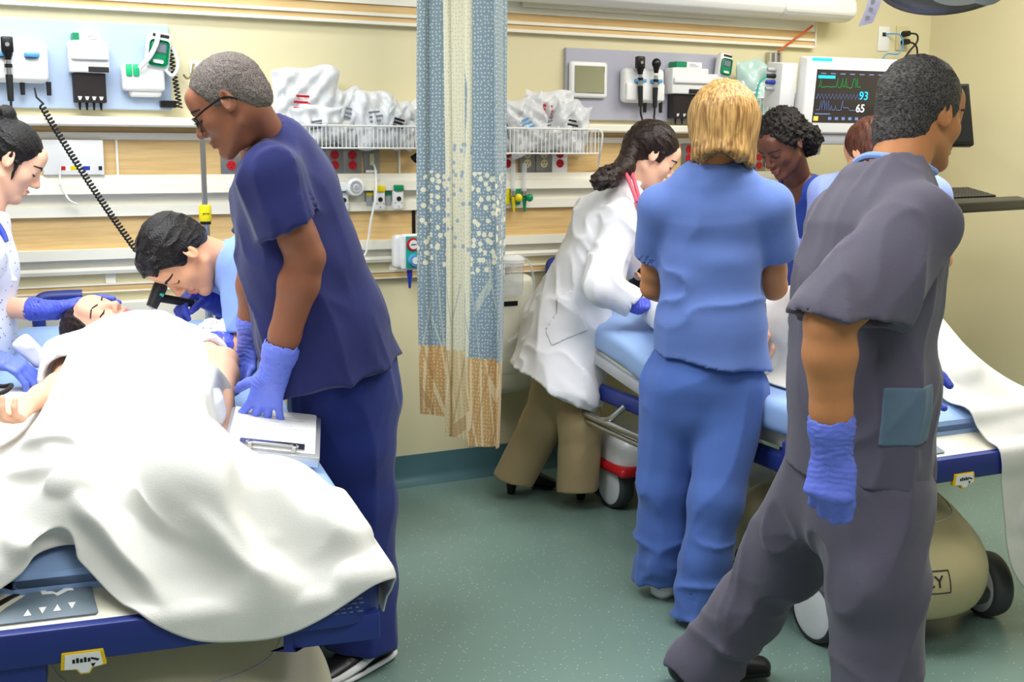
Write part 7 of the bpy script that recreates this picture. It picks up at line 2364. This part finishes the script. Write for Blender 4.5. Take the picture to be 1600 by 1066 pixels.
def bed_collider(B):
    S = Sdf(); A = (B.rv, B.lv, V(0, 0, 1))
    S.rbox(B.P(0, .58, B.zt - .09), (B.hw, .50, .09), A, .03, 0)
    for l0 in (1.05, 1.3, 1.55):
        S.rbox(B.P(0, l0 + .12, B.zt + B.zoff(l0 + .12) - .09), (B.hw, .15, .09), A, .03, .03)
    zB = B.zt - .105
    S.rbox(B.P(0, .08, zB - .03), (B.hw + .015, .08, .04), A, .02, .0)
    S.rbox(B.P(0, .25, zB + .00), (B.hw - .03, .12, .055), A, .02, .0)
    for sg in (-1, 1): S.rbox(B.P(sg * (B.hw - .03), .15, zB), (.055, .155, .05), A, .03, .01)
    return S

def sheet_one():
    B = B1; zt = lambda l: B.zt + B.zoff(l)
    S = bed_collider(B)
    sd = B.rv
    S.chain([B.P(0, 1.42, zt(1.4) + .09), B.P(0, 1.1, zt(1.1) + .11), B.P(0, .85, zt(.85) + .11), B.P(0, .7, zt(.7) + .10)], [(.18, .115), (.19, .125), (.20, .125), (.19, .11)], sd, .05)
    for sg in (1, -1):
        S.el(B.P(.075 * sg, 1.20, zt(1.2) + .17), (.08, .09, .06), (sd, B.lv, V(0, 0, 1)), .05)
        S.chain([B.P(.10 * sg - .02, .75, zt(.7) + .09), B.P(.12 * sg - .02, .45, zt(.4) + .13), B.P(.11 * sg - .03, .20, zt(0) + .05)], [.095, .075, .05], None, .03)
        S.ec(B.P(.11 * sg - .03, .18, zt(0) + .05), B.P(.12 * sg - .03, .16, zt(0) + .11), .045, .035, None, .02)
    # slack cloth heaped at the foot
    S.el(B.P(.22, .26, zt(0) + .0), (.13, .14, .10), (sd, B.lv, V(0, 0, 1)), .06)
    S.el(B.P(-.34, .45, zt(0) + .0), (.12, .25, .06), (sd, B.lv, V(0, 0, 1)), .06)
    lmin = [(-.62, .02), (-.36, .06), (-.24, .10), (-.10, .07), (-.03, -.01), (.06, -.065), (.20, -.065), (.31, -.015), (.42, .07), (.52, .13)]
    rmax = [(-.3, .53), (.08, .52), (.18, .44), (.28, .34), (.40, .28), (.6, .25), (1.0, .25), (1.4, .22)]
    lm = 1.42
    us, vs = np.linspace(0, 1, 70), np.linspace(0, 1, 104)
    def fr_(u, v):
        l = -.1 + (lm + .1) * v
        return -.62 + (interp(l, rmax) + .62) * u
    def fl_(u, v):
        a = interp(-.62 + 1.12 * u, lmin)
        return a + (lm - .10 * abs(2 * u - 1) - a) * v
    def top(r, l): return zt(max(0, l)) + .33 + .03 * math.sin(9 * r + 3 * l)
    X = layout(B, us, vs, fr_, fl_, top)
    lvec = B.lv
    def stf(P):
        l = (P - V(B.F[0], B.F[1], 0)) @ lvec
        return 1.04 + .13 * sstep(.95, .30, l)
    X, smp = drape(X, S, stf, 170, 10, .008, 3)
    fl = [([(282, 688), (246, 730), (212, 782), (208, 806)], .034, .016, .075), ([(126, 768), (140, 812), (180, 862), (220, 905), (264, 962)], .026, .013, .06),
          ([(340, 700), (352, 772), (384, 840), (424, 888), (474, 924)], .030, .06, .013), ([(312, 790), (360, 856), (400, 900), (448, 928)], .017, .030, .010),
          ([(405, 735), (470, 800), (545, 875)], .022, .035, .035), ([(486, 792), (516, 830), (570, 862)], .018, .010, .03), ([(0, 838), (50, 858), (104, 886)], .018, .014, .03),
          ([(100, 664), (134, 706), (132, 752)], .017, .03, .012), ([(0, 742), (60, 738), (118, 762)], .014, .016, .035), ([(30, 690), (80, 686), (124, 700)], .010, .012, .02),
          ([(440, 740), (520, 790), (575, 840)], .014, .012, .025), ([(282, 688), (310, 690), (340, 700)], .022, .03, .03)]
    X = press(X, fl, folds(.004, 6, nrm(B.lv * -.8 + B.rv * .55), 6, 5.0), smp)
    X = under_board(X)
    sheet_object('bed_sheet', X, M['sheet_white'], 'rumpled white sheet over the patient on the left stretcher, hanging over its foot')
sheet_one()

def sheet_two():
    B = B2; zt = lambda l: B.zt + B.zoff(l)
    S = bed_collider(B); sd = B.rv
    S.chain([B.P(0, 1.42, zt(1.4) + .10), B.P(0, 1.1, zt(1.1) + .12), B.P(0, .7, zt(.7) + .12)], [(.19, .125), (.19, .13), (.20, .13)], sd, .05)
    for sg in (1, -1):
        S.chain([B.P(.10 * sg + .02, .85, zt(.7) + .10), B.P(.11 * sg + .03, .58, zt(.5) + .28), B.P(.10 * sg + .03, .22, zt(0) + .06)], [.10, .075, .055], None, .03)
    lmin = [(-.45, .52), (-.25, .42), (-.08, .26), (.04, .06), (.14, -.16), (.24, -.36), (.34, -.42), (.62, -.44)]
    lm = 1.05
    us, vs = np.linspace(0, 1, 64), np.linspace(0, 1, 96)
    fr_ = lambda u, v: -.42 + 1.02 * u
    fl_ = lambda u, v: interp(-.42 + 1.02 * u, lmin) * (1 - v) + (lm) * v
    X = layout(B, us, vs, fr_, fl_, lambda r, l: zt(0) + .46 + .02 * math.sin(8 * r))
    X, smp = drape(X, S, lambda P: 1.07, 170, 10, .008, 5)
    X = press(X, [], folds(.008, 6, nrm(B.lv * -.8 + B.rv * .5 + V(0, 0, -.5)), 5, 9.0), smp)
    sheet_object('bed_sheet', X, M['sheet_white'], 'white sheet over the raised knees on the right stretcher, hanging down at the right edge')
sheet_two()

# ------------------------------------------------------------------ aluminium clipboard on the left stretcher
def clipboard():
    p, w, h, Mx = CLP
    t = thing('clipboard', 'aluminium clipboard box with papers on the left stretcher under the gloved hand', 'clipboard', (p[0] + p[2]) / 2 + V(0, 0, -.03))
    MB().box((-w / 2, 0, 0), (w / 2, h, .026), .004, 2, Mx).build('box', M['alu'], t, True)
    MB().box((-w / 2 + .010, .016, .0262), (w / 2 - .012, h - .006, .0295), .0008, 1, Mx).build('papers', M['paper'], t)
    b = MB()
    for k in range(9): b.box((-w / 2 + .03, .10 + .02 * k, .0295), (w / 2 - .04 - .03 * (k % 3), .1012 + .02 * k, .0297), 0, 2, Mx)
    b.build('print_line', M['print_ink'], t)
    MB().box((-.075, .022, .0297), (.075, .062, .033), .001, 1, Mx).build('clip_plate', M['steel'], t)
    b = MB().tube([np.array(Mx @ Vector(q)) for q in ((-.05, .03, .036), (-.05, .012, .042), (.05, .012, .042), (.05, .03, .036))], .003, 8, 1)
    b.cyl(Mx @ Vector((-.06, .03, .036)), Mx @ Vector((.06, .03, .036)), .0045, n=12)
    for x in (-.05, .05): b.box((x - .006, .008, .026), (x + .006, .034, .043), .002, 1, Mx)
    b.build('clip', M['steel'], t, True, label='polished steel clip')
mat('alu', hexc(206, 208, 212), .38, metal=.75)
clipboard()
